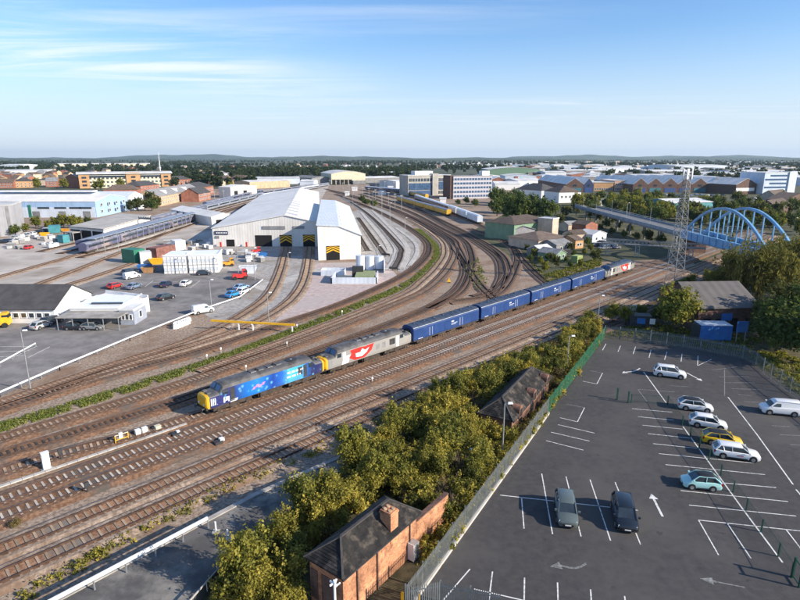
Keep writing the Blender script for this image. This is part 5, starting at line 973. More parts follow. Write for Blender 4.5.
# ------------------------------------------------------------------ car park markings
def lines(name, label, segs, wd=0.105, z=0.05, mat=None, parent=None):
    root = tag(put(name, None), label, None, None, 'structure')
    for s in segs:
        a, b_ = P(s[0], s[1]), P(s[2], s[3]); d = (b_ - a).normalized(); n = Vector((-d.y, d.x, 0)) * wd / 2
        MB().sheet([a - n, b_ - n, b_ + n, a + n], z).build('line', mat or m_line, root)
    return root
lines('bay_markings', 'white painted parking bay lines', [
    (597, 384, 602.5, 373.3), (583, 381.5, 597, 384.3), (577.5, 422, 584.5, 408), (560, 418, 577.5, 422.2), (558, 425, 594.5, 433.5), (551, 432.5, 589.5, 441.5), (546, 441, 583.5, 450.5),
    (606, 344, 602.5, 350.5), (620.5, 346, 618, 352), (635.5, 347, 633, 354.5), (651, 350, 649, 358), (667, 352, 664.5, 360), (682, 354, 681, 362), (698, 356, 697.5, 366), (697.5, 366, 711.5, 359.5),
    (632, 409, 672, 412.5), (638, 417, 674, 420.5), (642.5, 425.5, 683, 429.5), (648, 434, 690, 438.5), (653, 444, 697, 448.7), (659, 454, 754, 463.5), (665.5, 465, 765, 475), (680, 479.5, 776, 488), (680.5, 491, 788, 502), (689, 505.5, 796, 516.5),
    (698.5, 520.5, 815, 533), (698.5, 520.5, 718.5, 555.5), (727, 523.5, 751, 559), (786, 530, 806, 556), (541.7, 474, 552.5, 534.5), (566, 477, 581, 537), (590, 480, 610.5, 541), (615, 482.5, 640.5, 545), (521.5, 498, 524, 529), (500, 495.5, 638, 510.8),
    (470, 569.5, 442, 602), (492.5, 572, 488.5, 604), (524.5, 578, 524, 606), (557.5, 583, 558.2, 610), (590.5, 590, 592, 612), (624.5, 596.5, 627, 614), (474, 589.5, 526, 601.5)])
lines('fence_line_marking', 'white line painted along the mesh fence and lane edges', [(643.5, 372, 666, 403), (683, 427, 743, 510), (743, 510, 782.5, 563), (728, 397.5, 757, 435), (757, 435, 793, 485), (796, 490, 806, 502)], 0.14, 0.054)
lines('faint_markings', 'worn faint bay lines at the shaded side of the car park', [
    (712, 370.5, 737, 367), (719, 377, 750, 377), (725, 383, 755, 383), (732, 389, 766, 390), (738, 395, 752, 396), (744, 402, 770, 403), (724.5, 370, 724.5, 396), (772, 426, 790, 427), (780, 435, 800, 436), (790, 445, 806, 446), (638, 389.5, 675, 392.5), (638, 390, 647, 402), (670, 386, 688, 387), (670, 398, 680, 399), (590, 370.8, 602.5, 373.3), (567, 404.5, 584.5, 408), (700, 579, 745, 588)], 0.12, 0.05, m_wornline)
def arrow(label, tip, tail, curve=None, mat=None, wd=0.22):
    a, b_ = P(*tail), P(*tip); d = (b_ - a); L = d.length; o = tag(put('road_arrow', None, None, (a.x, a.y, 0), math.atan2(d.y, d.x)), label, None, None, 'structure')
    c = curve or 0; n = 8; k = MB(); hx = L - 0.9
    pts = [(hx * i / n, c * math.sin(math.pi * i / n)) for i in range(n + 1)]
    for p, q in zip(pts, pts[1:]): k.sheet([(p[0], p[1] - wd / 2), (q[0], q[1] - wd / 2), (q[0], q[1] + wd / 2), (p[0], p[1] + wd / 2)], 0.055)
    k.build('arrow_shaft', mat or m_line, o); MB().sheet([(hx, -0.42), (L, 0), (hx, 0.42)], 0.055).build('arrow_head', mat or m_line, o)
arrow('white direction arrow in the middle of the car park', (651, 494), (662.5, 517)); arrow('white direction arrow near the top of the car park', (702.5, 381.5), (686.5, 373)); arrow('curved white arrow at the top lane', (622, 373.5), (640, 368.5), 0.35); arrow('faint worn arrow near the gate', (700, 579), (716, 582.5), 0, m_wornline); arrow('faint worn curved arrow near the bottom bays', (550, 567), (586, 564), 0.4, m_wornline)
for r_ in range(2):
    pass

# ------------------------------------------------------------------ cars
m_tyre = M('tyre', (0.02, 0.02, 0.021), rough=0.9, var=0.2); m_rim = M('rim', (0.42, 0.43, 0.45), rough=0.35, metal=0.7, var=0.1); m_lamp = M('headlamp', (0.75, 0.78, 0.8), rough=0.1, var=0.03); m_tail = M('tail_lamp', (0.35, 0.01, 0.012), rough=0.2, var=0.05); m_platew = M('plate_white', (0.75, 0.75, 0.72), rough=0.5, var=0.03); m_trim = M('black_trim', (0.018, 0.018, 0.02), rough=0.5, var=0.1)
m_cglass = glass('car_glass', (0.03, 0.042, 0.052), 0.04)
PAINT = {}
def paint(name, col):
    if name not in PAINT: PAINT[name] = M('paint_' + name, col, rough=0.28, var=0.03, coat=0.8)
    return PAINT[name]
KINDS = {  # L, W, H, belt, hood, bonnet end, screen top, roof end, tail base
    'hatch': (4.2, 1.78, 1.47, 0.93, 0.82, 1.15, 0.42, -1.35, -1.95), 'suv': (4.5, 1.86, 1.68, 1.06, 0.96, 1.25, 0.55, -1.65, -2.1), 'estate': (4.6, 1.8, 1.48, 0.94, 0.84, 1.2, 0.45, -1.75, -2.2),
    'city': (3.6, 1.64, 1.49, 0.94, 0.84, 1.05, 0.40, -1.05, -1.65), 'mpv': (4.65, 1.88, 1.70, 1.04, 0.92, 1.45, 0.70, -1.7, -2.2), 'van': (4.5, 1.84, 1.85, 1.12, 1.0, 1.45, 0.75, -2.1, -2.22), 'saloon': (4.5, 1.8, 1.44, 0.93, 0.85, 1.1, 0.4, -0.95, -1.75)}
def car(label, kind, col, centre, head, roof=None, group='cars parked in the car park', detail=True, name=None):
    """head: pixel towards which the car points, or an angle"""
    L, W, H, belt, hood, xb, xt, xr, xe = KINDS[kind]; c = P(*centre) if not isinstance(centre, Vector) else centre
    if isinstance(head, tuple): h = P(*head) - c; ang = math.atan2(h.y, h.x)
    else: ang = head
    pm = paint(*col); root = thing(name or ('parked_van' if kind == 'van' else 'parked_car'), label, 'van' if kind == 'van' else 'car', (c.x, c.y, 0.045), ang, group)
    w = W / 2; h = L / 2
    def rg(x, wd, zt, zb=0.22): return [(x, wd * .9, zb), (x, wd, zb + .2), (x, wd, zt - .22), (x, wd * .955, zt - .06), (x, wd * .80, zt), (x, 0, zt + .03), (x, -wd * .80, zt), (x, -wd * .955, zt - .06), (x, -wd, zt - .22), (x, -wd, zb + .2), (x, -wd * .9, zb)]
    st = [(h, w * .66, hood - .26, .32), (h - .06, w * .84, hood - .17, .26), (h - .25, w * .95, hood - .07, .2), (h - .6, w, hood - .01, .2), (xb, w, belt - .02, .2), (0, w, belt, .2), (xr + .3, w, belt + .03, .2), (xe + .1, w * .97, belt + .04, .22), (-h + .08, w * .92, belt - .02, .26), (-h, w * .8, belt - .16, .34)]
    body = MB().loft([rg(*s) for s in st]).build('body', pm, root, smooth_=True)
    body.data.set_sharp_from_angle(angle=R(38))
    z0 = belt - .02; wb, wr = w * .90, w * .72; zt = H - .05; gm = pm if kind == 'van' else m_cglass
    vs = [(xb + .02, -wb * .95, z0 - .02), (xb + .02, wb * .95, z0 - .02), (xe, wb * .93, z0 + .05), (xe, -wb * .93, z0 + .05), (xt, -wr, zt), (xt, wr, zt), (xr, wr * .96, zt - .02), (xr, -wr * .96, zt - .02)]
    gl = MB().add(vs, [(0, 1, 5, 4), (1, 2, 6, 5), (2, 3, 7, 6), (3, 0, 4, 7), (4, 5, 6, 7)]).build('windows' if kind != 'van' else 'upper_body', gm, root)
    rm = roof or pm
    prof = [(xt + .06, -.03), (xt - .15, .035), ((xt + xr) / 2, .065), (xr + .15, .04), (xr - .10, -.02)]
    MB().loft([[(x, wr * 1.03, zt + z - .03), (x, wr * .85, zt + z + .02), (x, 0, zt + z + .035), (x, -wr * .85, zt + z + .02), (x, -wr * 1.03, zt + z - .03), (x, 0, zt - .05)] for x, z in prof]).build('roof', rm, root, smooth_=True)
    pl_ = MB()
    for sd in (-1, 1):
        if kind == 'van':
            s_ = MB().add([(xb - .25, sd * (wb * .955 + .012), z0 + .06), (xb - 1.25, sd * (wb * .95 + .012), z0 + .06), (xb - 1.25, sd * (wr * 1.02 + .02), zt - .22), (xt - .05, sd * (wr * 1.02 + .02), zt - .22)], [(0, 1, 2, 3)]); s_.build('side_window', m_cglass, root)
        else:
            pl_.bar((xb + .03, sd * wb * .955, z0), (xt + .02, sd * wr * 1.01, zt), .09, .06); pl_.bar((xe + .02, sd * wb * .94, z0 + .04), (xr, sd * wr * .97, zt), .22 if kind != 'saloon' else .14, .08); xm = (xb + xr) / 2 - .25
            pl_.bar((xm, sd * wb * .955, z0), (xm - .06, sd * wr * 1.0, zt), .09, .05)
            if kind in ('estate', 'mpv', 'suv'): pl_.bar((xr + .45, sd * wb * .955, z0 + .02), (xr + .3, sd * wr * .98, zt), .1, .05)
            pl_.bar((xt + .05, sd * wr * 1.02, zt), (xr, sd * wr * .99, zt), .08, .06)
        MB().box(xb - .22, xb - .06, sd * (w + .1) - .1, sd * (w + .1) + .1, belt + .02, belt + .17).build('mirror', pm, root)
    if pl_.f: pl_.build('pillars', pm, root)
    if kind == 'van': MB().add([(xb + .05, -wb * .86, z0 + .05), (xb + .05, wb * .86, z0 + .05), (xt + .04, wr * .9, zt - .08), (xt + .04, -wr * .9, zt - .08)], [(0, 1, 2, 3)]).build('windscreen', m_cglass, root)
    r = .32 if kind in ('hatch', 'estate', 'saloon') else (.29 if kind == 'city' else .345); wbx = h - .82
    for sx in (-1, 1):
        x = sx * wbx + (.03 if sx > 0 else .08)
        for sd in (-1, 1):
            if detail: MB().cyl((x, sd * (w - .03), r + .03), r + .07, (0, 1, 0), .07, 18).build('wheel_arch', m_trim, root)
            wh = MB().cyl((x, sd * (w - .08), r), r, (0, 1, 0), .22, 18).build('wheel', m_tyre, root)
            if detail: MB().cyl((x, sd * (w + .022), r), r * .62, (0, 1, 0), .03, 12).build('rim', m_rim, wh)
    if detail:
        for sd in (-1, 1):
            MB().box(h - .36, h - .06, sd * w * .66 - .2, sd * w * .66 + .17, hood - .33, hood - .15, top=(.06, .04)).build('headlight', m_lamp, root)
            MB().box(-h + .01, -h + .2, sd * w * .80 - .12, sd * w * .80 + .11, belt - .32, belt - .04).build('tail_light', m_tail, root)
        MB().box(h - .08, h + .015, -w * .5, w * .5, .34, .52).build('grille', m_trim, root); MB().box(h - .02, h + .03, -.26, .26, .4, .51).build('number_plate', m_platew, root); MB().box(-h - .025, -h + .02, -.26, .26, .55, .66).build('number_plate', m_yellow, root)
        MB().box(-wbx + .5, wbx - .5, -w - .01, w + .01, .2, .32).build('sill', m_trim, root)
    return root
WHITE = ('white', (0.78, 0.79, 0.80)); c_ = car
c_('white SUV at the top of the car park', 'suv', WHITE, (669, 376.5), (690, 379)); c_('white hatchback with black roof beside the mesh fence', 'hatch', WHITE, (694.5, 409.5), (715, 412), roof=m_trim)
c_('white hatchback with white roof, right behind the yellow car', 'hatch', WHITE, (707, 426.5), (730, 430)); c_('yellow car with black roof, half hidden by a white estate', 'hatch', ('yellow', (0.80, 0.52, 0.01)), (721, 443.5), (745, 447), roof=m_trim)
c_('white estate car with red lettering on its door', 'estate', WHITE, (735, 457), (760, 460.5)); c_('mint green small car with black roof', 'city', ('mint', (0.42, 0.72, 0.70)), (700, 487), (680, 485), roof=m_trim)
lw = bpy.context.scene.objects['parked_car.004']
for sd in (-1, 1): MB().box(-0.1, 0.55, sd * 0.9 - 0.015, sd * 0.9 + 0.015, 0.55, 0.63).build('door_lettering', m_red, lw)
c_('grey green SUV facing the camera in the near bays', 'suv', ('greygreen', (0.10, 0.125, 0.12)), (565.5, 515), (570, 545)); c_('black people carrier facing the camera in the near bays', 'mpv', ('black', (0.012, 0.016, 0.022)), (623.5, 519), (631, 550)); c_('white panel van parked alone at the right of the car park', 'van', WHITE, (779, 413.5), (757, 411.5), group='vans parked in the car parks')
g2 = 'cars in the depot car park'
for lab, kd, col, ce, hd in (('red car in the depot car park', 'hatch', ('red', (0.5, 0.03, 0.03)), (115, 288), (125, 285)), ('white van behind the red and blue cars', 'van', WHITE, (132, 278.5), (140, 277)), ('slate blue car beside the red car', 'saloon', ('slate', (0.16, 0.22, 0.33)), (134, 288.5), (143, 285.5)), ('navy car alone in the middle of the depot car park', 'saloon', ('navy', (0.02, 0.03, 0.07)), (166, 286.5), (174, 283)), ('white car next to the navy one', 'saloon', WHITE, (186, 285.5), (194, 281.5)), ('white van by the guard rail below the cabins', 'van', WHITE, (203, 313), (214, 311)), ('bright blue car near the shed tracks', 'saloon', ('cyan', (0.02, 0.25, 0.62)), (233, 296.5), (243, 293)), ('white and blue car behind the bright blue car', 'saloon', WHITE, (243, 293.5), (252, 290)),
        ('pale blue car behind the bright blue one near the shed', 'saloon', ('pblue', (0.25, 0.4, 0.62)), (241, 289.5), (250, 287)), ('silver hatchback under the corner of the carport', 'hatch', ('silver', (0.42, 0.44, 0.46)), (41.5, 328), (50, 325)), ('dark van beside the silver hatchback', 'mpv', ('darkblue', (0.03, 0.04, 0.06)), (52, 324), (60, 321)), ('black car behind the flat white store', 'hatch', ('black', (0.012, 0.016, 0.022)), (166, 299.5), (173, 298)), ('dark car parked against the carport', 'hatch', ('black', (0.012, 0.016, 0.022)), (76, 329.5), (90, 329.5)), ('grey car parked under the carport', 'hatch', ('grey', (0.2, 0.21, 0.22)), (93, 329.5), (106, 329.5)), ('dark car below the white cabins', 'hatch', ('darkblue', (0.03, 0.04, 0.06)), (204, 275), (214, 274.5)), ('black pickup beside the orange skip', 'suv', ('black', (0.012, 0.016, 0.022)), (130, 274.5), (138, 273)), ('pale blue car on the pale cabins forecourt', 'hatch', ('pblue', (0.25, 0.4, 0.62)), (217, 263), (224, 262))):
    c_(lab, kd, col, ce, hd, group=g2 if kd != 'van' else 'vans parked in the car parks')
c_('small red car beside the pale track ground', 'hatch', ('red', (0.5, 0.03, 0.03)), (29, 249), (36, 247), group=g2, detail=False)
far_spots = []
for i in range(13): far_spots.append((1 + i * 4.6 + random.uniform(-.5, .5), 243.5 - i * 1.25 + random.uniform(-.6, .6)))
for i in range(16): far_spots.append((500 + (i % 8) * 7.0 + random.uniform(-1, 1), 204.5 + (i // 8) * 3.2 + random.uniform(-.4, .4)))
for i in range(14): far_spots.append((655 + i * 5.2, 195.5 + random.uniform(-.5, .9)))
for i in range(12): far_spots.append((735 + i * 3.8, 199.5 + random.uniform(-.8, .8)))
for i in range(8): far_spots.append((596 + i * 2.6, 247 + random.uniform(-3, 3)))
COLS = [WHITE, ('silver', (0.42, 0.44, 0.46)), ('navy', (0.02, 0.03, 0.07)), ('slate', (0.16, 0.22, 0.33)), ('grey', (0.2, 0.21, 0.22)), ('black', (0.012, 0.016, 0.022))]
protos = {}
for i, (x, y) in enumerate(far_spots):
    zone = ('by the grey clad building', 'before the striped office', 'before the sawtooth factory', 'before the brown gabled hall', 'beside the viaduct columns')[0 if i < 13 else 1 if i < 29 else 2 if i < 43 else 3 if i < 55 else 4]
    k = random.choice(range(len(COLS))); nm = ('white', 'silver', 'navy', 'blue grey', 'grey', 'black')[k]; lab = nm + ' car far off, parked ' + zone; gp = 'far cars parked ' + zone
    if k in protos: o = copy_tree(protos[k]); q = P(x, y); o.location = (q.x, q.y, 0.05); o['label'] = lab; o['group'] = gp
    else: o = car(lab, ('hatch', 'saloon', 'estate')[k % 3], COLS[k], (x, y), 0, group=gp, detail=False); protos[k] = o
    o.rotation_euler = (0, 0, random.choice((0.2, 1.7, 3.3)) + random.uniform(-.1, .1))

# ------------------------------------------------------------------ fences
def palisade(name, label, pts, mat, h=2.4, bay=2.75, gap=0.155, kerb=False, base=None, group=None):
    pts = [Vector((*p, 0)) if isinstance(p, tuple) and len(p) == 2 and False else p for p in pts]; o = pts[0]; root = thing(name, label, 'fence', tuple(o), 0, group)
    for a, b_ in zip(pts, pts[1:]):
        L = (b_ - a).length; n = max(1, round(L / bay)); d = (b_ - a) / n; u = d.normalized(); s = Vector((u.y, -u.x, 0)) * 0.05
        for i in range(n):
            p, q = a + d * i - o, a + d * (i + 1) - o
            put('post', MB().bar(p - s, p - s + Vector((0, 0, h)), 0.11).mesh('post', mat), root)
            for z in (0.4, h - 0.45): MB().bar(p + Vector((0, 0, z)), q + Vector((0, 0, z)), 0.05, 0.06).build('rail', mat, root)
            b = MB(); m = int(d.length / gap)
            for k in range(m):
                c = p + (q - p) * (k + .5) / m + s * 0.9; e = u * 0.036; t = Vector((0, 0, h)); lo = Vector((0, 0, 0.08))
                b.add([c - e + lo, c + e + lo, c + e + t - Vector((0, 0, .1)), c + t, c - e + t - Vector((0, 0, .1))], [(0, 1, 2, 3, 4)])
            tag(b.build('pales', mat, root), kind='stuff')
            if kerb: MB().bar(p + s * 2 + Vector((0, 0, 0.12)), q + s * 2 + Vector((0, 0, 0.12)), 0.2, 0.35).build('gravel_board', m_path, root)
    return root
m_galv2 = M('fence_galvanised', (0.19, 0.215, 0.225), rough=0.5, metal=0.35, var=0.15, scale=1.5)
F0, F1, F2 = P(406, 612), P(548, 414), P(604.5, 338)
palisade('palisade_fence', 'grey palisade fence along the scrub beside the car park', [F0, F1], m_galv2, kerb=True)
palisade('palisade_fence', 'green palisade fence continuing the grey one to the car park corner', [F1, F2], M('fence_green', (0.015, 0.13, 0.075), rough=0.5, var=0.2))
palisade('palisade_fence', 'grey palisade fence along the top end of the car park', [P(604.5, 338), P(650, 343), P(700, 351), P(742, 359)], m_galv2, gap=0.2)
palisade('palisade_fence', 'pale palisade fence curving down beside the white van', [P(742, 359), P(755, 366), P(770, 379), P(800, 401), P(860, 445)], m_galv2, gap=0.18)
palisade('palisade_fence', 'dark grey palisade gate fence at the bottom of the car park', [P(406, 612), P(440, 606), P(500, 618)], m_galv2, h=2.2)
# green weldmesh fence down the middle of the car park
gm_ = M('mesh_green', (0.012, 0.065, 0.045), rough=0.5); net = netting('mesh_panel_green', (0.02, 0.08, 0.055), 0.16)
mp_ = [(631, 403), (667.5, 405), (682, 426), (690, 437.5), (699, 449), (708.5, 461), (720.5, 476), (733, 492.5), (746, 511), (761, 532.5), (778, 557), (791, 577)]
mf = thing('mesh_fence', 'low green wire mesh fence across the middle of the car park', 'fence', tuple(P(*mp_[0])), 0); o = P(*mp_[0])
for i, q in enumerate(mp_):
    p = P(*q) - o; MB().bar(p, p + Vector((0, 0, 1.35)), 0.1).build('post', gm_, mf)
    if i:
        p0 = P(*mp_[i - 1]) - o; MB().add([p0 + Vector((0, 0, .08)), p + Vector((0, 0, .08)), p + Vector((0, 0, 1.25)), p0 + Vector((0, 0, 1.25))], [(0, 1, 2, 3)]).build('mesh_panel', net, mf)
        MB().bar(p0 + Vector((0, 0, 1.26)), p + Vector((0, 0, 1.26)), 0.025).build('top_wire', gm_, mf)
for q, lab in (((617, 400), 'green gate post standing alone near the green palisade fence'), ((628, 403.5), 'green gate post close beside the mesh fence end')):
    t = thing('gate_post', lab, 'post', tuple(P(*q)), 0); MB().bar((0, 0, 0), (0, 0, 1.7), 0.16).build('shaft', gm_, t); MB().box(-.11, .11, -.11, .11, 1.7, 1.76).build('cap', gm_, t)
gt = thing('mesh_gate', 'open green mesh gate at the bottom end of the mesh fence', 'gate', tuple(P(792, 578)), 0); e = P(799, 588) - P(792, 578)
for k in (0, 1): MB().bar(e * k, e * k + Vector((0, 0, 1.9)), 0.14).build('gate_upright', gm_, gt)
for z in (0.25, 1.75): MB().bar(Vector((0, 0, z)), e + Vector((0, 0, z)), 0.08).build('gate_bar', gm_, gt)
MB().add([Vector((0, 0, .25)), e + Vector((0, 0, .25)), e + Vector((0, 0, 1.75)), Vector((0, 0, 1.75))], [(0, 1, 2, 3)]).build('mesh_panel', net, gt)
# railings and guard rails
def railing(name, label, pts, mat, h, post, wd, hh, z0=0.0, bays=2.5, rails=1, group=None):
    o = pts[0]; r = thing(name, label, 'railing', (o.x, o.y, 0), 0, group)
    for a, b_ in zip(pts, pts[1:]):
        L = (b_ - a).length; n = max(1, round(L / bays)); u = (b_ - a) / n
        for k in range(rails): MB().bar(a - o + Vector((0, 0, z0 + h - k * 0.5)), b_ - o + Vector((0, 0, z0 + h - k * 0.5)), wd, hh).build('rail', mat, r)
        for i in range(n + 1): q = a + u * i - o; q.z = 0; put('post', MB().bar(q + Vector((0, 0, z0)), q + Vector((0, 0, z0 + h - .02)), post).mesh('post', m_steel), r)
    return r
railing('platform_railing', 'white railing beam along the edge of the disused platform', [P(20, 620, 1.0), P(207.5, 517.5, 1.9) + Vector((0, 0, -1.9))][:0] or [Vector((*P(20, 617, 2.0).xy, 0)), Vector((*P(207.5, 518, 2.0).xy, 0))], m_white, 1.0, 0.09, 0.14, 0.28, 1.0)
railing('platform_railing', 'thin pale railing on the scrub side of the platform', [Vector((*P(185, 606, 1.8).xy, 0)), Vector((*P(243, 541, 1.8).xy, 0))], m_path, 0.8, 0.06, 0.08, 0.1, 1.0)
railing('guard_rail', 'long white guard rail along the depot car park edge', [Vector((*P(*q).xy, 0)) for q in ((-70, 419), (0, 397), (60, 370.5), (130, 341), (200, 313), (240, 299.5), (263, 282))], m_white, 0.7, 0.1, 0.1, 0.24, 0.0, 4.0)
railing('bay_rail', 'short white rail at the left edge of the depot car park', [Vector((*P(*q).xy, 0)) for q in ((0, 367), (36, 347))], m_white, 0.7, 0.1, 0.1, 0.2, 0, 3)
for q, lab in (((216, 532), 'white bollard on the platform close to the railing end'), ((228, 540), 'white bollard on the platform farther from the railing')):
    p = P(*q, 1.0); t = thing('bollard', lab, 'bollard', (p.x, p.y, 1.0), 0); MB().cyl((0, 0, .5), .08, (0, 0, 1), 1.0, 10).build('shaft', m_white, t); MB().box(-.3, .3, -.3, .3, 0, .06).build('base_plate', m_path, t)
lines('depot_bay_markings', 'white bay lines in the depot car park', [(0, 347, 37, 346.5), (0, 352, 30, 351), (0, 357, 24, 356), (0, 363.5, 37, 346.5), (28, 358, 50, 347), (145, 287, 153, 281), (150, 283, 178, 282), (190, 288, 200, 281)], 0.14, 0.055)
# yellow beam on posts
yb = thing('yellow_height_bar', 'long yellow beam on white posts across the shed tracks', 'barrier', tuple(P(212, 330)), 0); e = P(295, 333) - P(212, 330)
MB().bar(Vector((0, 0, 1.9)), e + Vector((0, 0, 1.6)), 0.3, 0.36).build('beam', m_yellow, yb)
for k in (0.33, 0.5, 0.97): q = e * k; MB().bar(q, q + Vector((0, 0, 1.7)), 0.22).build('post', m_white, yb)
# ------------------------------------------------------------------ lamp columns
def lamp(label, base, top_y, arm=0.6, group='lamp columns', heads=1, z0=0.0, r=0.1):
    p = P(*base); D = p.y; u = (300 - top_y) / FPX; hgt = CAM_H + D * (-_S + u * _C) / (_C + u * _S)
    t = thing('lamp_column', label, 'lamp post', (p.x, p.y, z0), 0, group)
    MB().tube([(0, 0, 0), (0, 0, 1.2), (0, 0, hgt)], [r * 1.3, r, r * 0.7], 8).build('column', m_steel, t)
    for k in range(heads):
        s = 1 if k == 0 else -1; MB().bar((0, 0, hgt), (s * arm, 0, hgt + .1), .07).build('bracket', m_steel, t); MB().box(s * arm - .28, s * arm + .28, -.16, .16, hgt + .04, hgt + .2, top=(.05, .04)).build('lantern', m_rlight, t)
    return t
for lab, base, ty in (('lamp column at the scrub fence in front of the dormer building', (502, 459), 404), ('lamp column in the scrub near the green fence', (566.5, 372), 336.5), ('tall lamp column at the depot guard rail far left', (31, 391), 331), ('thin lamp column where the main line passes the scrub', (597.5, 325), 296), ('lamp column next to the white depot van', (211.5, 306), 280), ('lamp column between the two shed tracks', (269, 324), 293), ('lamp column beside the red tug before the shed', (238.5, 275), 246), ('lamp column in front of the shed doorway', (255, 280), 248), ('lamp column before the first striped door', (288.5, 266), 253), ('lamp column at the white site cabins', (188, 275), 253), ('lamp column left of the fuelling plant', (378, 270), 246), ('lamp column beside the curved pale walkway', (405, 243), 218), ('lamp column behind the long shed', (353, 208), 193), ('lamp column on the far curve', (382, 222), 192), ('lamp column between the far curve and walkway', (390, 226), 203), ('lamp column at the far end of the curve', (373, 212), 192), ('tall lamp column among the yellow diesels', (416, 199), 163), ('lamp column beside the purple trains', (106, 258), 233), ('lamp column at the end of the purple trains', (119, 252), 226), ('lamp column on the bridge approach', (625, 232), 203), ('white capped lamp among the trees right of the arch', (793, 235), 218), ('short lamp in the scrub by the dormer building', (466, 466), 450)):
    lamp(lab, base, ty, r=0.09)
for q, lab in (((337, 660), 'white post with a cluster of lamps in front of the brick building'),):
    t = thing('camera_post', lab, 'post', tuple(P(*q)), 0); MB().tube([(0, 0, 0), (0, 0, 6.2)], .08, 8).build('shaft', m_rlight, t)
    for a in range(5): MB().bar((0, 0, 5.7 + .1 * a), (.36 * math.cos(a * 1.3), .36 * math.sin(a * 1.3), 6.0), .09).build('camera_arm', m_rlight, t)
for q in ((402, 604), (419, 606)):
    t = thing('yellow_bollard', 'yellow bollard ' + ('nearest the brick building' if q[0] < 410 else 'beside the palisade gate'), 'bollard', tuple(P(*q)), 0); MB().cyl((0, 0, .5), .11, (0, 0, 1), 1.0, 10).build('shaft', m_yellow, t); MB().cyl((0, 0, 1.02), .09, (0, 0, 1), .05, 10).build('cap', m_yellow, t)
# ------------------------------------------------------------------ lineside equipment
cb = thing('equipment_cabinet', 'tall white equipment cabinet beside the main line tracks', 'cabinet', tuple(P(47, 469)), TH)
MB().box(-.34, .34, -.24, .24, .1, 1.9).build('case', m_white, cb); MB().box(-.38, .38, -.28, .28, 1.9, 1.97).build('lid', m_white, cb); MB().box(-.55, .55, -.4, .4, 0, .1).build('plinth', m_conc, cb); MB().box(-.3, .3, -.265, -.24, .2, 1.8).build('door', m_white, cb)
def small(name, lab, q, parts, rz=None, cat=None):
    t = thing(name, lab, cat or name.replace('_', ' '), tuple(P(*q)), TH if rz is None else rz)
    for nm, x0, x1, y0, y1, z0, z1, mt in parts: MB().box(x0, x1, y0, y1, z0, z1).build(nm, mt, t)
small('signal_post', 'small dark ground signal beside the white cabinet', (61.5, 461), [('post', -.06, .06, -.06, .06, 0, .9, m_dark), ('head', -.2, .2, -.12, .12, .9, 1.5, m_dark)])
small('signal_post', 'dark ground signal between the tracks at the left', (88, 494), [('post', -.06, .06, -.06, .06, 0, .8, m_dark), ('head', -.2, .2, -.12, .12, .7, 1.3, m_dark)])
small('location_case', 'pair of small white boxes behind the cable trough', (141.5, 434), [('box', -.7, -.1, -.25, .25, .1, .75, m_white), ('box', .1, .7, -.25, .25, .1, .75, m_white), ('plinth', -.8, .8, -.3, .3, 0, .1, m_conc)])
small('location_case', 'small cream box nearest the locomotive front', (158, 430), [('box', -.3, .3, -.25, .25, .05, .55, m_cream), ('lid', -.34, .34, -.29, .29, .55, .62, m_cream)])
small('safety_barrier', 'small yellow safety frame beside the cable trough', (122.5, 443), [('post', -.75, -.67, -.04, .04, 0, 1.1, m_yellow), ('post', .67, .75, -.04, .04, 0, 1.1, m_yellow), ('bar', -.75, .75, -.04, .04, 1.1, 1.18, m_cream), ('bar', -.75, .75, -.04, .04, .55, .62, m_yellow), ('white_box', -.3, .1, -.1, .1, .7, 1.35, m_white)], cat='barrier')
small('point_machine', 'dark point machine with white cover beside the locomotive', (176, 436), [('case', -.5, .5, -.35, .35, .1, .45, m_dark), ('cover', .1, .45, -.2, .2, .45, .62, m_white)])
small('point_machine', 'white and dark point machine between the mid tracks', (219, 444), [('case', -.6, .4, -.35, .35, .1, .45, m_dark), ('cover', .1, .6, -.25, .25, .3, .65, m_white)])
for k, q in enumerate(((246, 371), (287, 347), (372, 383), (297, 329), (342, 315), (231, 330), (221, 353), (252, 328), (207, 360))):
    small('marker_post', ('white marker post behind the blue locomotive', 'white marker post on the green strip edge', 'white marker post in front of the silver locomotive', 'white post at the end of the yellow beam', 'white post in the weeds of the gravel yard', 'white post under the yellow beam', 'white post in the rusty sidings', 'yellow topped post among the shed tracks', 'small white post beside the weed strip')[k], q, [('post', -.06, .06, -.06, .06, 0, 1.0, m_conc), ('plate', -.12, .12, -.09, -.06, .65, 1.0, m_rlight)])
small('signal_board', 'white and blue signal board at the sidings near the round tree', (632, 318), [('post', -.08, .08, -.08, .08, 0, 2.6, m_white), ('board', -.7, .7, -.06, .06, 1.6, 2.8, m_lblue), ('lower_board', -.5, .5, -.07, .05, .7, 1.4, m_blue)], rz=0)
# work machines and skips in the depot yard
def machine(lab, q, col, boom=False, name='yard_vehicle', s=1.0, boomcol=None):
    t = thing(name, lab, 'vehicle', tuple(P(*q)), R(20)); W = 1.1 * s
    MB().box(-2 * s, 2 * s, -W, W, .55 * s, 1.5 * s, top=(.1, .08)).build('chassis', col, t); MB().box(.5 * s, 1.9 * s, -W * .9, W * .9, 1.5 * s, 2.7 * s, top=(.2, .12)).build('cab', col, t); MB().box(.9 * s, 1.95 * s, -W * .86, W * .86, 1.8 * s, 2.4 * s).build('cab_window', m_cglass, t)
    for x in (-1.3, 1.3):
        for y in (-1, 1): MB().cyl((x * s, y * W, .5 * s), .5 * s, (0, 1, 0), .35, 14).build('wheel', m_tyre, t)
    if boom: MB().bar((-1.5 * s, 0, 1.6 * s), (-.8 * s, 0, 8.0), .4, .5).bar((-.8 * s, 0, 8.0), (.8, 0, 8.4), .3, .4).build('boom', boomcol or m_yellow, t)
    return t
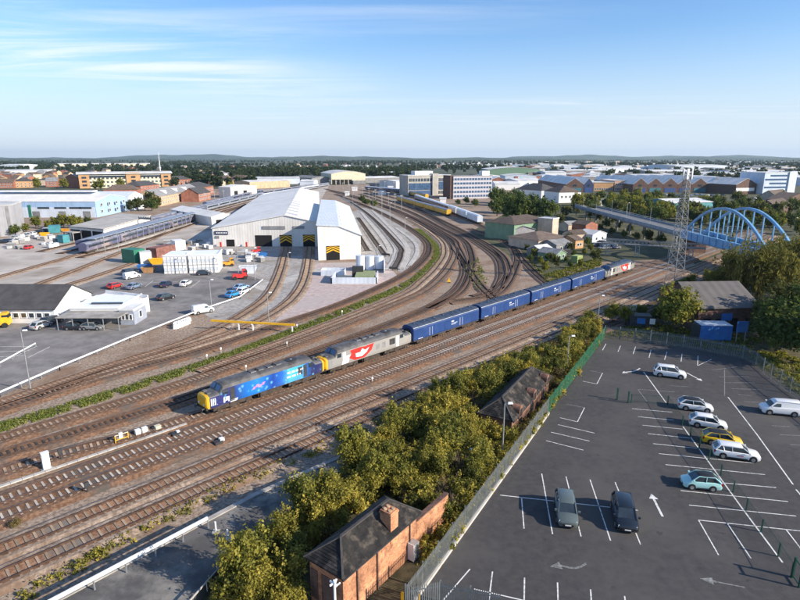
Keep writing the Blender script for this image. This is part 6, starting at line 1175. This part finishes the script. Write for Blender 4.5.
machine('red yard tug in front of the depot shed', (240, 279), m_red); machine('yellow loader at the left edge beside the charcoal roofed hall', (-1, 327), m_yellow, s=1.05); machine('orange lift truck left of the shed doorway', (228, 266), M('orange_paint', (0.6, 0.26, 0.02)), s=0.9); machine('red fork lift near the shed doorway', (256, 253), m_red, s=0.8)
def skip(lab, q, col, s=1.0):
    t = thing('waste_skip', lab, 'skip', tuple(P(*q)), R(10)); MB().add([(-1.2 * s, -.8 * s, 0), (1.2 * s, -.8 * s, 0), (1.2 * s, .8 * s, 0), (-1.2 * s, .8 * s, 0), (-2 * s, -.95 * s, 1.6 * s), (2 * s, -.95 * s, 1.6 * s), (2 * s, .95 * s, 1.6 * s), (-2 * s, .95 * s, 1.6 * s)], [(0, 1, 5, 4), (1, 2, 6, 5), (2, 3, 7, 6), (3, 0, 4, 7), (3, 2, 1, 0)]).build('tub', col, t); MB().box(-1.9 * s, 1.9 * s, -.85 * s, .85 * s, 1.3 * s, 1.35 * s).build('load', M('rubble', (0.2, 0.17, 0.14), var=.4, scale=3), t)
skip('yellow skip beside the pale grey container', (157, 264), m_yellow, 1.1); skip('orange brown skip below the green container', (149, 272.5), M('skip_orange', (0.36, 0.2, 0.09)), 1.0); skip('blue skip behind the orange brown one', (145, 270), m_blue); skip('yellow skip at the bushes by the blue warehouse', (45, 236), m_yellow, 0.9); skip('orange skip at the bushes by the blue warehouse', (66, 232), M('orange_paint', (0.5, 0.24, 0.05)), 0.9); skip('pale blue tarpaulin heap beside the red tug', (249, 273), m_lblue, 1.3); skip('blue skip in front of the dark sign', (262, 257), m_blue, 1.0); skip('dark skip among the sheds by the train tail', (566, 255), m_dark, 1.2)
for k in range(10):
    a = P(176 + (k % 5) * 3.0, 328.5 - (k % 5) * 1.2 - (k // 5) * 2.2); t = thing('sack_bundle', 'white bulk bag in the heap beside the guard rail', 'bulk bag', (a.x, a.y, 0.04), random.uniform(0, 3), 'white bulk bags by the guard rail')
    MB().box(-.5, .5, -.5, .5, 0, .8, top=(.1, .1)).build('bag', m_rlight, t); MB().box(-.3, .3, -.3, .3, .8, .92, top=(.1, .1)).build('tied_top', m_lroof, t)
# buffer stop
bs_ = thing('buffer_stop', 'dark buffer stop at the end of the curved siding', 'buffer stop', tuple(P(393.5, 271)), R(70)); MB().box(-.2, .2, -1.3, 1.3, .7, 1.2).build('beam', m_dark, bs_)
for y in (-.75, .75): MB().bar((0, y, 1.0), (1.4, y, .1), .2).build('strut', m_dark, bs_)
bs2 = copy_tree(bs_); q = P(386, 257); bs2.location = (q.x, q.y, 0); bs2['label'] = 'dark buffer stop on the short straight siding beside the shed'
for k, (a, b_) in enumerate((((455, 259), (459, 263)), ((447, 285), (449.5, 281)))): pass
yt = thing('warning_marker', 'yellow triangular marker lying between the junction tracks', 'marker', tuple(P(449, 283)), 0); MB().add([(-.5, 0, .25), (.5, 0, .25), (0, .1, 1.5), (-.5, .08, .25), (.5, .08, .25), (0, .18, 1.5)], [(0, 1, 2), (5, 4, 3), (0, 3, 4, 1), (1, 4, 5, 2), (2, 5, 3, 0)]).build('plate', m_yellow, yt); MB().box(-.4, .4, -.1, .25, 0, .25).build('foot', m_dark, yt)
# ------------------------------------------------------------------ vegetation
def leaf_cloud(b, lobes, n, leaf, droop=0.0, base=0.0):
    vol = [rx * ry * rz for _, (rx, ry, rz), _ in lobes]; tot = sum(vol); rnd = random.random; ga = random.gauss
    for (c, rr, tint), v in zip(lobes, vol):
        for _ in range(max(3, int(n * v / tot))):
            d = Vector((ga(0, 1), ga(0, 1), ga(0, 1))); d.normalize(); k = min(1.35, abs(ga(.68, .3))); k *= 1 + 0.22 * math.sin(5 * d.x + 3 * c[0]) * math.cos(4 * d.y + c[1])
            p = Vector((c[0] + d.x * rr[0] * k, c[1] + d.y * rr[1] * k, max(0.05, c[2] + d.z * rr[2] * k)))
            nrm = (d + Vector((ga(0, .55), ga(0, .55), ga(0.25, .55)))).normalized(); t = nrm.cross(Vector((ga(0, 1), ga(0, 1), ga(0, 1)))).normalized(); u = nrm.cross(t)
            s = leaf * (0.55 + 0.9 * rnd()); s2 = s * (0.55 + .3 * rnd())
            if droop: t = (t * 0.35 + Vector((0, 0, -droop))).normalized(); u = t.cross(nrm).normalized(); s *= 1.6; s2 *= 0.5
            o = len(b.v); b.v += [tuple(p - t * s), tuple(p - u * s2 + nrm * s * .15), tuple(p + t * s), tuple(p + u * s2 + nrm * s * .15)]; b.f.append((o, o + 1, o + 2, o + 3)); b.m.append(0); b.t.append(min(1, max(0, tint + ga(0, .13))))
def crown_lobes(R_, H, z0, n, spread=0.62, tv=0.2):
    out = []
    for i in range(n):
        a = random.uniform(0, 6.283); q = random.random() ** .6 * spread * R_; z = z0 + (H - z0) * random.uniform(.18, .86); sh = 1 - .55 * abs((z - z0) / (H - z0) - .45)
        r = R_ * random.uniform(.30, .5) * sh; out.append(((q * math.cos(a) * sh * 1.15, q * math.sin(a) * sh * 1.15, z), (r, r, r * random.uniform(.7, 1.0)), .5 + random.uniform(-tv, tv)))
    for i in range(n // 2):                                   # shoots reaching out of the crown
        a = random.uniform(0, 6.283); q = R_ * random.uniform(.3, .95); z = z0 + (H - z0) * random.uniform(.55, 1.0); out.append(((q * math.cos(a), q * math.sin(a), z), (R_ * .13, R_ * .13, (H - z0) * .16), .62 + random.uniform(-tv, tv)))
    return out
def trunk_mb(H, r, R_, n=6):
    b = MB(); b.tube([(0, 0, 0), (random.uniform(-.1, .1) * R_ * .4, random.uniform(-.1, .1) * R_ * .4, H * .5), (0, 0, H * .85)], [r, r * .7, r * .2], 7)
    for i in range(n):
        a = 6.283 * i / n + random.uniform(-.4, .4); z = H * random.uniform(.22, .55); e = (R_ * .62 * math.cos(a), R_ * .62 * math.sin(a), z + H * random.uniform(.15, .35)); m = (e[0] * .5, e[1] * .5, z + (e[2] - z) * .6)
        b.tube([(0, 0, z), m, e], [r * .5, r * .3, r * .1], 5)
    return b
def proto(R_, H, z0, n, leaf, lobes=14, fol=None, droop=0, tr=0.15, spread=.62, tv=.2):
    b = MB(); leaf_cloud(b, crown_lobes(R_, H, z0, lobes, spread, tv), n, leaf, droop); return b.mesh('crown', fol), trunk_mb(H, tr, R_).mesh('trunk', m_bark)
def plant(name, lab, cat, pr, pos, s=1.0, sz=None, group=None):
    t = thing(name, lab, cat, (pos[0], pos[1], pos[2] if len(pos) > 2 else 0), random.uniform(0, 6.28), group); t.scale = (s, s, sz or s * random.uniform(.85, 1.15))
    put('crown', pr[0], t); put('trunk', pr[1], t); return t
bush = [proto(1.5, 2.6, .2, 3000, .095, 15, fol_scrub, tr=.05, tv=.24) for _ in range(4)]
tall = [proto(1.9, 4.2, .4, 4600, .10, 22, fol_scrub, tr=.08, tv=.26) for _ in range(4)]
low = [proto(1.0, 1.2, 0, 900, .10, 8, fol_scrub, tr=.03) for _ in range(3)]
greenlow = [proto(1.0, 1.1, 0, 800, .11, 8, fol_grass, tr=.03) for _ in range(2)]
greenb = [proto(1.6, 3.0, .3, 3200, .095, 16, fol_green, tr=.06, tv=.24) for _ in range(3)]
greent = [proto(1.9, 4.6, .6, 4300, .10, 20, fol_green, tr=.09, tv=.26) for _ in range(3)]
brownb = [proto(1.3, 2.1, .1, 1500, .085, 13, fol_brown, tr=.05, tv=.26) for _ in range(3)]
def bare(R_, H, n):
    b = MB()
    for i in range(n):
        a = random.uniform(0, 6.28); q = R_ * random.uniform(.2, 1); z = H * random.uniform(.5, 1); m = (q * .45 * math.cos(a), q * .45 * math.sin(a), z * .6); e = (q * math.cos(a + .3), q * math.sin(a + .3), z); b.tube([(random.uniform(-.2, .2), random.uniform(-.2, .2), 0), m, e], [.03, .02, .008], 4)
        for k in range(4): g_ = random.uniform(.4, .9); p0 = [m[j] + (e[j] - m[j]) * g_ for j in range(3)]; b.tube([p0, (p0[0] + random.uniform(-.4, .4), p0[1] + random.uniform(-.4, .4), p0[2] + random.uniform(.1, .5))], [.012, .005], 3)
    return b
m_twig = M('twig', (0.20, 0.15, 0.10), var=0.3, scale=3, rough=1)
brambles = []
for _ in range(2):
    lc = MB(); leaf_cloud(lc, crown_lobes(1.3, 2.0, .1, 8, .8, .2), 260, .08); brambles.append((lc.mesh('crown', fol_brown), bare(1.5, 2.6, 26).mesh('trunk', m_twig)))
big_t = [proto(3.6, 7.5, 1.2, 5200, .2, 22, f, tr=.22, tv=.22) for f in (fol_tree, fol_gold, fol_dark)]
mid_t = [proto(4.2, 9.0, 1.0, 1500, .42, 20, f, tr=.25, tv=.22) for f in (fol_tree, fol_gold, fol_dark, fol_tree)]
def willow():
    b = MB(); L = crown_lobes(5.0, 10, 1.5, 22, .66, .24); leaf_cloud(b, L, 7500, .2, .35)
    for i in range(34):
        a = random.uniform(0, 6.28); q = 5.2 * random.uniform(.6, 1.05); z1 = random.uniform(4.5, 8.0); leaf_cloud(b, [((q * math.cos(a), q * math.sin(a), z1 - 1.6), (.4, .4, 2.0), .5 + random.uniform(-.15, .35))], 90, .17, 1.0)
    return b.mesh('crown', fol_dark2), trunk_mb(10, .45, 5).mesh('trunk', m_bark)
fol_dark2 = foliage('willow_leaves', (0.04, 0.05, 0.014), (0.15, 0.15, 0.034), (0.34, 0.29, 0.06), 0.08)
wil = [willow() for _ in range(2)]
# scrub band between platform and fence
band = pix([(208, 612), (262, 558), (314, 508), (354, 468), (395, 437), (438, 407), (496, 376), (557, 346), (594, 324), (601, 338), (545, 412), (470, 515), (425, 572), (420, 560), (425, 530), (385, 493), (335, 540), (295, 563), (290, 612)])
def foot(root, L, W, mg):
    m = root.matrix_world.copy() if False else Matrix.Translation(root.location) @ Matrix.Rotation(root.rotation_euler[2], 4, 'Z')
    return [m @ Vector((x, y, 0)) for x, y in ((-mg, -mg), (L + mg, -mg), (L + mg, W + mg), (-mg, W + mg))]
ex = [foot(b1, L1, W1, 1.0), foot(b2_, L2, W2_, .9), pl]
placed = []; tries = 0; lastx = [p.x for p in band]; lasty = [p.y for p in band]
while len(placed) < 295 and tries < 30000:
    tries += 1; p = Vector((random.uniform(min(lastx), max(lastx)), random.uniform(min(lasty), max(lasty)), 0))
    if not inside(p, band) or any(inside(p, e_) for e_ in ex) or any((p - q).length < 1.15 for q in placed): continue
    nearb = min((p - (b1.matrix_world @ Vector((0, 0, 0)) if False else Vector(b1.location))).length, 99)
    placed.append(p)
    df = abs((p - F0).dot(Vector((-(F1 - F0).y, (F1 - F0).x, 0)).normalized()))       # metres to the fence
    db = min(abs((p - (e_[0] + e_[1]) / 2).length) for e_ in ex[:2])
    front = any((p - (e_[0] + (e_[1] - e_[0]) * t_)).length < 3.2 for e_ in ex[:2] for t_ in (0, .25, .5, .75, 1))
    b2f = any((p - (ex[1][0] + (ex[1][1] - ex[1][0]) * t_)).length < 3.4 for t_ in (.2, .4, .6, .8, 1))
    if b2f and df > 1.2: pr, s = random.choice(bush), random.uniform(.65, .85)
    elif df < 1.7 or front: pr, s = random.choice(low), random.uniform(.8, 1.25)
    elif df > 5 and p.y < 80 and random.random() < .45: pr, s = random.choice(tall), random.uniform(.7, 1.0)
    else: pr, s = random.choice(bush), random.uniform(.65, 1.1)
    u_ = random.random()
    if pr in bush and u_ < .30: pr = random.choice(greenb)
    elif pr in bush and u_ < .42: pr = random.choice(brownb)
    elif pr in bush and u_ < .52: pr = random.choice(brambles)
    elif pr in tall and u_ < .5: pr = random.choice(greent); s *= random.uniform(.9, 1.2)
    far_ = p.y > 75; zone = 'beyond the dormer building' if p.y > 82 else 'between the two slate roofed buildings' if p.y > 52 else 'beside the disused platform'
    plant('scrub_bush', ('low spreading yellow green bush' if pr in low else 'tall yellow green bush' if pr in tall else 'tall mid green bush' if pr in greent else 'rounded mid green bush' if pr in greenb else 'brownish faded bush' if pr in brownb else 'bare twiggy bramble' if pr in brambles else 'rounded yellow green bush') + ' in the thicket ' + zone, 'bush', pr, p, s, group='bushes in the thicket ' + zone)
for k in range(9):
    q = ex[1][0] + (ex[1][1] - ex[1][0]) * (k / 8) + (ex[1][1] - ex[1][0]).cross(Vector((0, 0, 1))).normalized() * random.uniform(-.2, .3)
    plant('scrub_bush', 'bright bush growing against the front of the dormer building', 'bush', random.choice(low + brownb), (q.x, q.y, 0), random.uniform(.55, .8), group='bushes against the dormer building')
for k in range(4):
    q = ex[1][0] + (ex[1][3] - ex[1][0]) * ((k + .3) / 4) + (ex[1][0] - ex[1][1]).normalized() * .6
    plant('scrub_bush', 'dense bush at the hipped end of the dormer building', 'bush', random.choice(bush), (q.x, q.y, 0), random.uniform(.8, 1.0), group='bushes at the end of the dormer building')
# undergrowth, weed strip, lineside tufts
def tufts(name, lab, poly, n, leaf, hgt, fol, z=0.0, mask=True):
    b = MB(); xs_ = [p[0] for p in poly]; ys_ = [p[1] for p in poly]; c = 0; t = 0
    while c < n and t < n * 30:
        t += 1; p = (random.uniform(min(xs_), max(xs_)), random.uniform(min(ys_), max(ys_)))
        if not inside(p, poly) or any(inside(p, e_) for e_ in ex): continue
        if mask and math.sin(p[0] * .9 + 2) * math.cos(p[1] * .7) + .6 * math.sin(p[0] * 2.1 + p[1] * 1.3) < -.8: continue
        c += 1; leaf_cloud(b, [((p[0], p[1], z + hgt * .4), (random.uniform(.25, .6), random.uniform(.25, .6), hgt * random.uniform(.4, 1.0)), random.uniform(.2, .8))], random.randint(8, 18), leaf)
    return tag(b.build(name, fol), lab, name.replace('_', ' '), None, 'stuff')
tufts('undergrowth', 'tangled yellow green undergrowth filling the thicket', band, 2600, .12, .5, fol_scrub)
def ribbon(pts, wd): 
    fr = frames(catmull([P(*p) for p in pts], 3)); return [p + s * wd / 2 for p, d, s in fr] + [p - s * wd / 2 for p, d, s in reversed(fr)]
tufts('weed_strip', 'bright green strip of weeds following the curved tracks', ribbon([(-40, 442), (0, 428), (90, 401), (200, 366), (300, 329), (400, 288), (424, 272), (436.5, 257), (433, 244), (417, 229)], 2.6), 7000, .10, .34, fol_grass)
tufts('dry_weeds', 'weeds on the gravel island behind the vans', pix([(462, 268), (478, 258), (488, 282), (478, 292)]) , 160, .16, .4, fol_grass)
tufts('dry_weeds', 'yellow weeds beside the green works tracks', pix([(524, 256), (545, 275), (590, 261), (602, 258), (600, 266), (548, 286)]), 500, .2, .45, fol_gold)
tufts('lineside_weeds', 'low weeds along the foot of the disused platform', ribbon([(10, 606), (90, 560), (160, 522), (230, 487), (330, 445), (420, 400), (520, 352)], 1.5), 420, .11, .45, fol_scrub)
tufts('dry_weeds', 'brown weeds along the top fence of the car park', pix([(604, 336), (650, 338), (745, 354), (765, 340), (700, 330), (640, 322)]), 700, .14, .35, fol_gold)
tufts('dry_weeds', 'ochre weeds on the bank beside the sloping fence', pix([(745, 352), (760, 365), (800, 396), (840, 400), (790, 352)]), 500, .14, .35, fol_gold)
plant('weed_clump', 'rusty orange weed clump between the tracks at the left edge', 'weed', brownb[0], P(17, 527), .42)
# named trees
plant('round_tree', 'yellow green round tree beside the dark container', 'tree', big_t[1], P(675, 331), 1.22, 1.18)
for k, (q, pr, s, sz, lab) in enumerate((((757, 303), wil[0], 1.75, 1.5, 'large dark willow hanging over the end of the blue bridge'), ((793, 300), wil[1], 1.75, 1.55, 'taller willow at the right picture edge'), ((825, 292), wil[0], 1.7, 1.6, 'willow cut off by the right picture edge'), ((727, 297), wil[1], 1.0, .8, 'low willow at the left foot of the large one'))): plant('willow_tree', lab, 'tree', pr, P(*q), s, sz)
for k, (q, s, sz, lab) in enumerate((((776, 353), 1.25, 1.25, 'dense tree beside the white van corner'), ((803, 364), 1.6, 1.45, 'broad dark tree at the right edge above the white van'), ((783, 336), 1.5, 1.4, 'dark tree behind the broad one'), ((818, 350), 1.7, 1.6, 'dark tree cut off by the right edge'), ((763, 338), .9, 1.0, 'small dark tree beside the workshop corner'))): plant('dense_tree', lab, 'tree', big_t[(0, 0, 2, 0, 2)[k]], P(*q), s, sz)
for k, (q, s, lab) in enumerate((((680, 290), .45, 'golden bush left of the workshop roof'), ((690, 288), .5, 'golden bush behind the workshop'), ((708, 284), .5, 'yellow green bush above the workshop roof'), ((640, 318), .45, 'small bush beside the signal board'), ((612, 322), .55, 'yellow bush at the end of the green fence'), ((625, 325), .5, 'yellow bush between the green fence and dark container'), ((655, 322), .5, 'dark bush beside the round tree'))): plant('lineside_bush', lab, 'bush', big_t[1 if k < 6 else 2], P(*q), s)
# middle distance trees
def grove(lab, spots, pr, s0, s1, group, name='tree', sz=1.0):
    for q in spots:
        s = random.uniform(s0, s1); plant(name, lab, 'tree', random.choice(pr), P(*q), s, s * sz * random.uniform(.85, 1.1), group)
def scat(poly, n, dmin=1.5):
    P_ = []; t = 0; xs_ = [p[0] for p in poly]; ys_ = [p[1] for p in poly]
    while len(P_) < n and t < 5000:
        t += 1; q = (random.uniform(min(xs_), max(xs_)), random.uniform(min(ys_), max(ys_)))
        if inside(q, poly) and all(abs(q[0] - r[0]) > dmin or abs(q[1] - r[1]) > dmin * .5 for r in P_): P_.append(q)
    return P_
grove('tall round green tree behind the green roofed works', [(497, 216), (512, 221), (524, 222), (536, 221.5), (546, 222), (518, 214), (532, 214), (505, 213)], [mid_t[0], mid_t[3]], 1.15, 1.6, 'round trees behind the works')
grove('olive tree beside the striped office', [(494, 205), (500, 203), (507, 206), (515, 204)], [mid_t[0]], 1.1, 1.5, 'trees beside the striped office')
grove('yellow green tree in the scrub behind the road viaduct', scat([(608, 214), (640, 218), (680, 226), (668, 212), (640, 202), (606, 200)], 26, 5), [mid_t[1], mid_t[0], mid_t[1]], .7, 1.1, 'trees behind the viaduct')
grove('dark tree at the left end of the road viaduct', [(556, 214), (566, 218), (576, 216), (590, 220), (600, 222), (612, 225), (560, 226)], [mid_t[2]], .5, .9, 'dark trees by the viaduct')
grove('tree in front of the teal warehouse behind the arches', [(694, 222), (704, 226), (716, 220), (726, 212), (720, 230), (735, 226), (748, 222), (760, 222), (770, 220), (758, 214), (775, 226), (745, 232), (790, 228), (800, 232)], [mid_t[0], mid_t[1], mid_t[2]], .6, 1.05, 'trees behind the arch bridge')
grove('small garden tree among the sheds by the train tail', [(571, 252), (587, 246), (569, 244), (580, 240), (548, 262), (534, 258), (527, 252), (556, 268), (545, 272), (594, 262)], [mid_t[0], mid_t[1], mid_t[2]], .3, .5, 'garden trees')
grove('mixed tree filling the ground behind the road viaduct', scat([(560, 200), (680, 199), (735, 214), (735, 232), (660, 226), (575, 212)], 62, 3.5), [mid_t[2], mid_t[0], mid_t[1]], .7, 1.15, 'mixed trees behind the viaduct')
grove('mixed tree between the arches and the brown houses', scat([(735, 201), (800, 204), (800, 236), (740, 236)], 20, 6), [mid_t[2], mid_t[0], mid_t[1]], .6, 1.0, 'mixed trees by the brown houses')
grove('dark shrub growing under the road viaduct', [(600, 231), (612, 235), (624, 238), (636, 240), (648, 243), (660, 246), (606, 228), (630, 233), (645, 236), (618, 230)], [mid_t[2], mid_t[0]], .35, .6, 'shrubs under the viaduct')
grove('low shrub among the works gardens', [(560, 258), (566, 263), (574, 257), (584, 255), (590, 251), (580, 266), (570, 268), (598, 256), (552, 264), (562, 249), (540, 264), (530, 262)], [mid_t[0], mid_t[1], mid_t[2]], .22, .36, 'low garden shrubs')
grove('bush in the hedge before the blue warehouse', [(16, 236), (26, 232), (36, 228), (48, 229), (56, 228), (64, 228), (72, 228), (80, 226), (88, 224)], [mid_t[1], mid_t[0]], .45, .75, 'hedge bushes before the blue warehouse')
grove('dark green tree between the blue warehouse and tan terrace', [(131, 212), (138, 211), (145, 210), (152, 211), (140, 206), (150, 207), (158, 208)], [mid_t[0], mid_t[2]], .75, 1.0, 'trees before the tan terrace')
grove('round yellowing tree behind the blue warehouse', [(38, 189), (64, 189), (96, 190), (101, 190), (122, 191)], [mid_t[1]], 1.0, 1.3, 'trees behind the blue warehouse')
plant('golden_tree', 'small bright golden tree beside the red brick block', 'tree', mid_t[1], P(230, 191), 1.15)
grove('slim street tree in front of the striped office', [(466, 204), (475, 207), (458, 205)], [mid_t[0]], .5, .7, 'street trees at the striped office')
grove('dark tree on the edge of the far right wood', scat([(735, 212), (800, 214), (800, 203), (735, 201)], 10, 4), [mid_t[2], mid_t[0]], .7, 1.0, 'trees before the brown houses')
grove('weed bush on the track island by the lamp columns', [(362, 203), (368, 205), (374, 207.5), (365, 205.5)], [mid_t[0]], .5, .7, 'track island bushes')
# ------------------------------------------------------------------ far town, woods, hills
far_tree = []
for f in range(3):
    b = MB(); leaf_cloud(b, crown_lobes(5.5, 11, .5, 12, .6, .2), 260, 1.15); far_tree.append(b)
def wood(name, lab, n, fx, cat='woodland'):
    b = MB(); np_ = 0
    for i in range(n):
        x, y = fx(); s = random.uniform(.7, 1.3); src = random.choice(far_tree); ca, sa = math.cos(i * 2.4), math.sin(i * 2.4); o = len(b.v); k = .5 + .5 * min(1, 1500 / y)
        dt = random.uniform(-.2, .2)
        stp = 1 if y < 1100 else 2 if y < 2200 else 4
        gs = 1.0 if stp == 1 else 1.35 if stp == 2 else 1.9
        for fi in range(0, len(src.f), stp):
            q = [src.v[k_] for k_ in src.f[fi]]; cx = sum(p[0] for p in q) / 4; cy = sum(p[1] for p in q) / 4; cz = sum(p[2] for p in q) / 4
            o = len(b.v)
            for p in q:
                px2, py2, pz2 = cx + (p[0] - cx) * gs, cy + (p[1] - cy) * gs, cz + (p[2] - cz) * gs
                b.v.append((x + (px2 * ca - py2 * sa) * s, y + (px2 * sa + py2 * ca) * s, pz2 * s - .2))
            b.f.append((o, o + 1, o + 2, o + 3)); b.m.append(0); b.t.append(min(1, max(0, src.t[fi] + dt)))
    return tag(b.build(name, fol_wood), lab, cat, None, 'stuff')
def belt(x0, x1, y0, y1):
    def f():
        y = P(400, random.uniform(y0, y1)).y; x = (random.uniform(x0, x1) - 400) / FPX * y * 1.0; return x, y
    return f
def patchy(x0, x1, y0, y1, sd):
    def f():
        for _ in range(40):
            y = P(400, random.uniform(y0, y1)).y; x = (random.uniform(x0, x1) - 400) / FPX * y
            if math.sin(x / 170 + sd) + math.sin(y / 230 + x / 400 + sd * 2) + random.uniform(-.6, .6) > 0: return x, y
        return x, y
    return f
wood('woodland', 'dark green wood stretching behind the depot and the cream train shed', 560, belt(240, 420, 169.5, 178))
wood('woodland', 'tree belt behind the cream office on the left', 420, belt(-60, 250, 165.5, 173))
wood('woodland', 'tree belts behind the industrial estate on the right', 620, patchy(400, 880, 164.5, 170, 1))
wood('woodland', 'scattered town trees among the industrial units', 260, patchy(420, 860, 172, 185, 4))
wood('woodland', 'scattered trees between the left hand houses', 130, patchy(-40, 260, 174, 187, 2))
wood('woodland', 'distant woods below the skyline', 2600, patchy(-80, 880, 160.2, 166, 3))
# random houses and units far off
grp = {'left': (-30, 240, 166.5, 186, 80, [m_rbrick, m_obrick, m_tanbrick, m_beige], [m_broof, m_droof, m_groof], 9, 16, 'small brick house among the offices at the left', 'far houses at the left'),
       'mid': (240, 440, 163.5, 169, 30, [m_white, m_beige, m_rbrick], [m_groof, m_broof], 9, 18, 'tiny pale house in the woods behind the depot', 'far houses in the woods'),
       'right': (500, 860, 168, 186, 120, [m_white, m_beige, m_lblue, m_rbrick], [m_lroof, m_lroof, m_groof, m_lroof], 16, 46, 'pale low unit of the industrial estate', 'far industrial units'),
       'rightfar': (430, 860, 162.2, 168, 110, [m_white, m_beige, m_lblue], [m_lroof, m_lroof, m_groof], 22, 60, 'distant pale unit below the skyline', 'distant pale units')}
for zone, (x0, x1, y0, y1, n, wms, rms, w0, w1, lab, gp) in grp.items():
    used = []
    for i in range(n * 6):
        if len(used) >= n: break
        x, y = random.uniform(x0, x1), random.uniform(y0, y1); q = P(x, y); wd = random.uniform(w0, w1); dp = wd * random.uniform(.6, 1.2)
        if any((q - u).length < (wd + v) * .62 for u, v in used): continue
        used.append((q, wd)); a = random.choice((0.0, 0.15, -0.2)) + random.choice((0, math.pi / 2)); d = Vector((math.cos(a), math.sin(a), 0)) * wd
        house('far_house' if wd < 20 else 'far_unit', lab, 'house' if wd < 20 else 'warehouse', None, None, A=q, B=q + d, depth=dp, h=random.uniform(4.5, 8), rh=random.uniform(1.2, 3.5), roof=random.choice(('gable_x', 'gable_y', 'hip')), wm=random.choice(wms), rm=random.choice(rms), group=gp)
# hills on the skyline
m_hill = M('hill', (0.03, 0.05, 0.028), col2=(0.075, 0.095, 0.05), scale=0.004, detail=8, rough=1)
for k, (dist, amp, sd, wd) in enumerate(((5200, 26, .7, 5200), (7600, 60, 2.1, 7600), (10500, 105, 4.4, 10500))):
    b = MB(); n = 160; prof = []
    for i in range(n + 1):
        x = -wd + 2 * wd * i / n; t = x / wd * 6
        h = amp * (0.42 + .26 * math.sin(t * 1.3 + sd) + .18 * math.sin(t * 3.1 + sd * 2) + .10 * math.sin(t * 7.7 + sd) + .04 * math.sin(t * 23 + sd) + .03 * random.uniform(-1, 1)); prof.append((x, max(4, h)))
    b.loft([[(x, dist, -1), (x, dist + h * 1.2, h * .55), (x, dist + h * 6, h), (x, dist + h * 14, h * .5), (x, dist + h * 22, -1)] for x, h in prof], closed=False, caps=False); tag(b.build('hill', m_hill, smooth_=True), kind='structure')
# ------------------------------------------------------------------ haze
hz = MB().box(-14000, 14000, -600, 14500, -2.0, 190).build('haze', None); hz.data.materials.clear()
mh = bpy.data.materials.new('haze_air'); mh.use_nodes = True; t = mh.node_tree; t.nodes.clear(); pv = N(t, 'ShaderNodeVolumePrincipled'); pv.inputs['Color'].default_value = (0.60, 0.80, 1.0, 1); pv.inputs['Density'].default_value = 0.000045; pv.inputs['Anisotropy'].default_value = 0.2
ho = N(t, 'ShaderNodeOutputMaterial'); t.links.new(pv.outputs[0], ho.inputs['Volume']); hz.data.materials.append(mh); tag(hz, 'thin bluish air', 'haze', None, 'stuff')
for o in bpy.data.objects:
    for k in ('_s',):
        if k in o: del o[k]
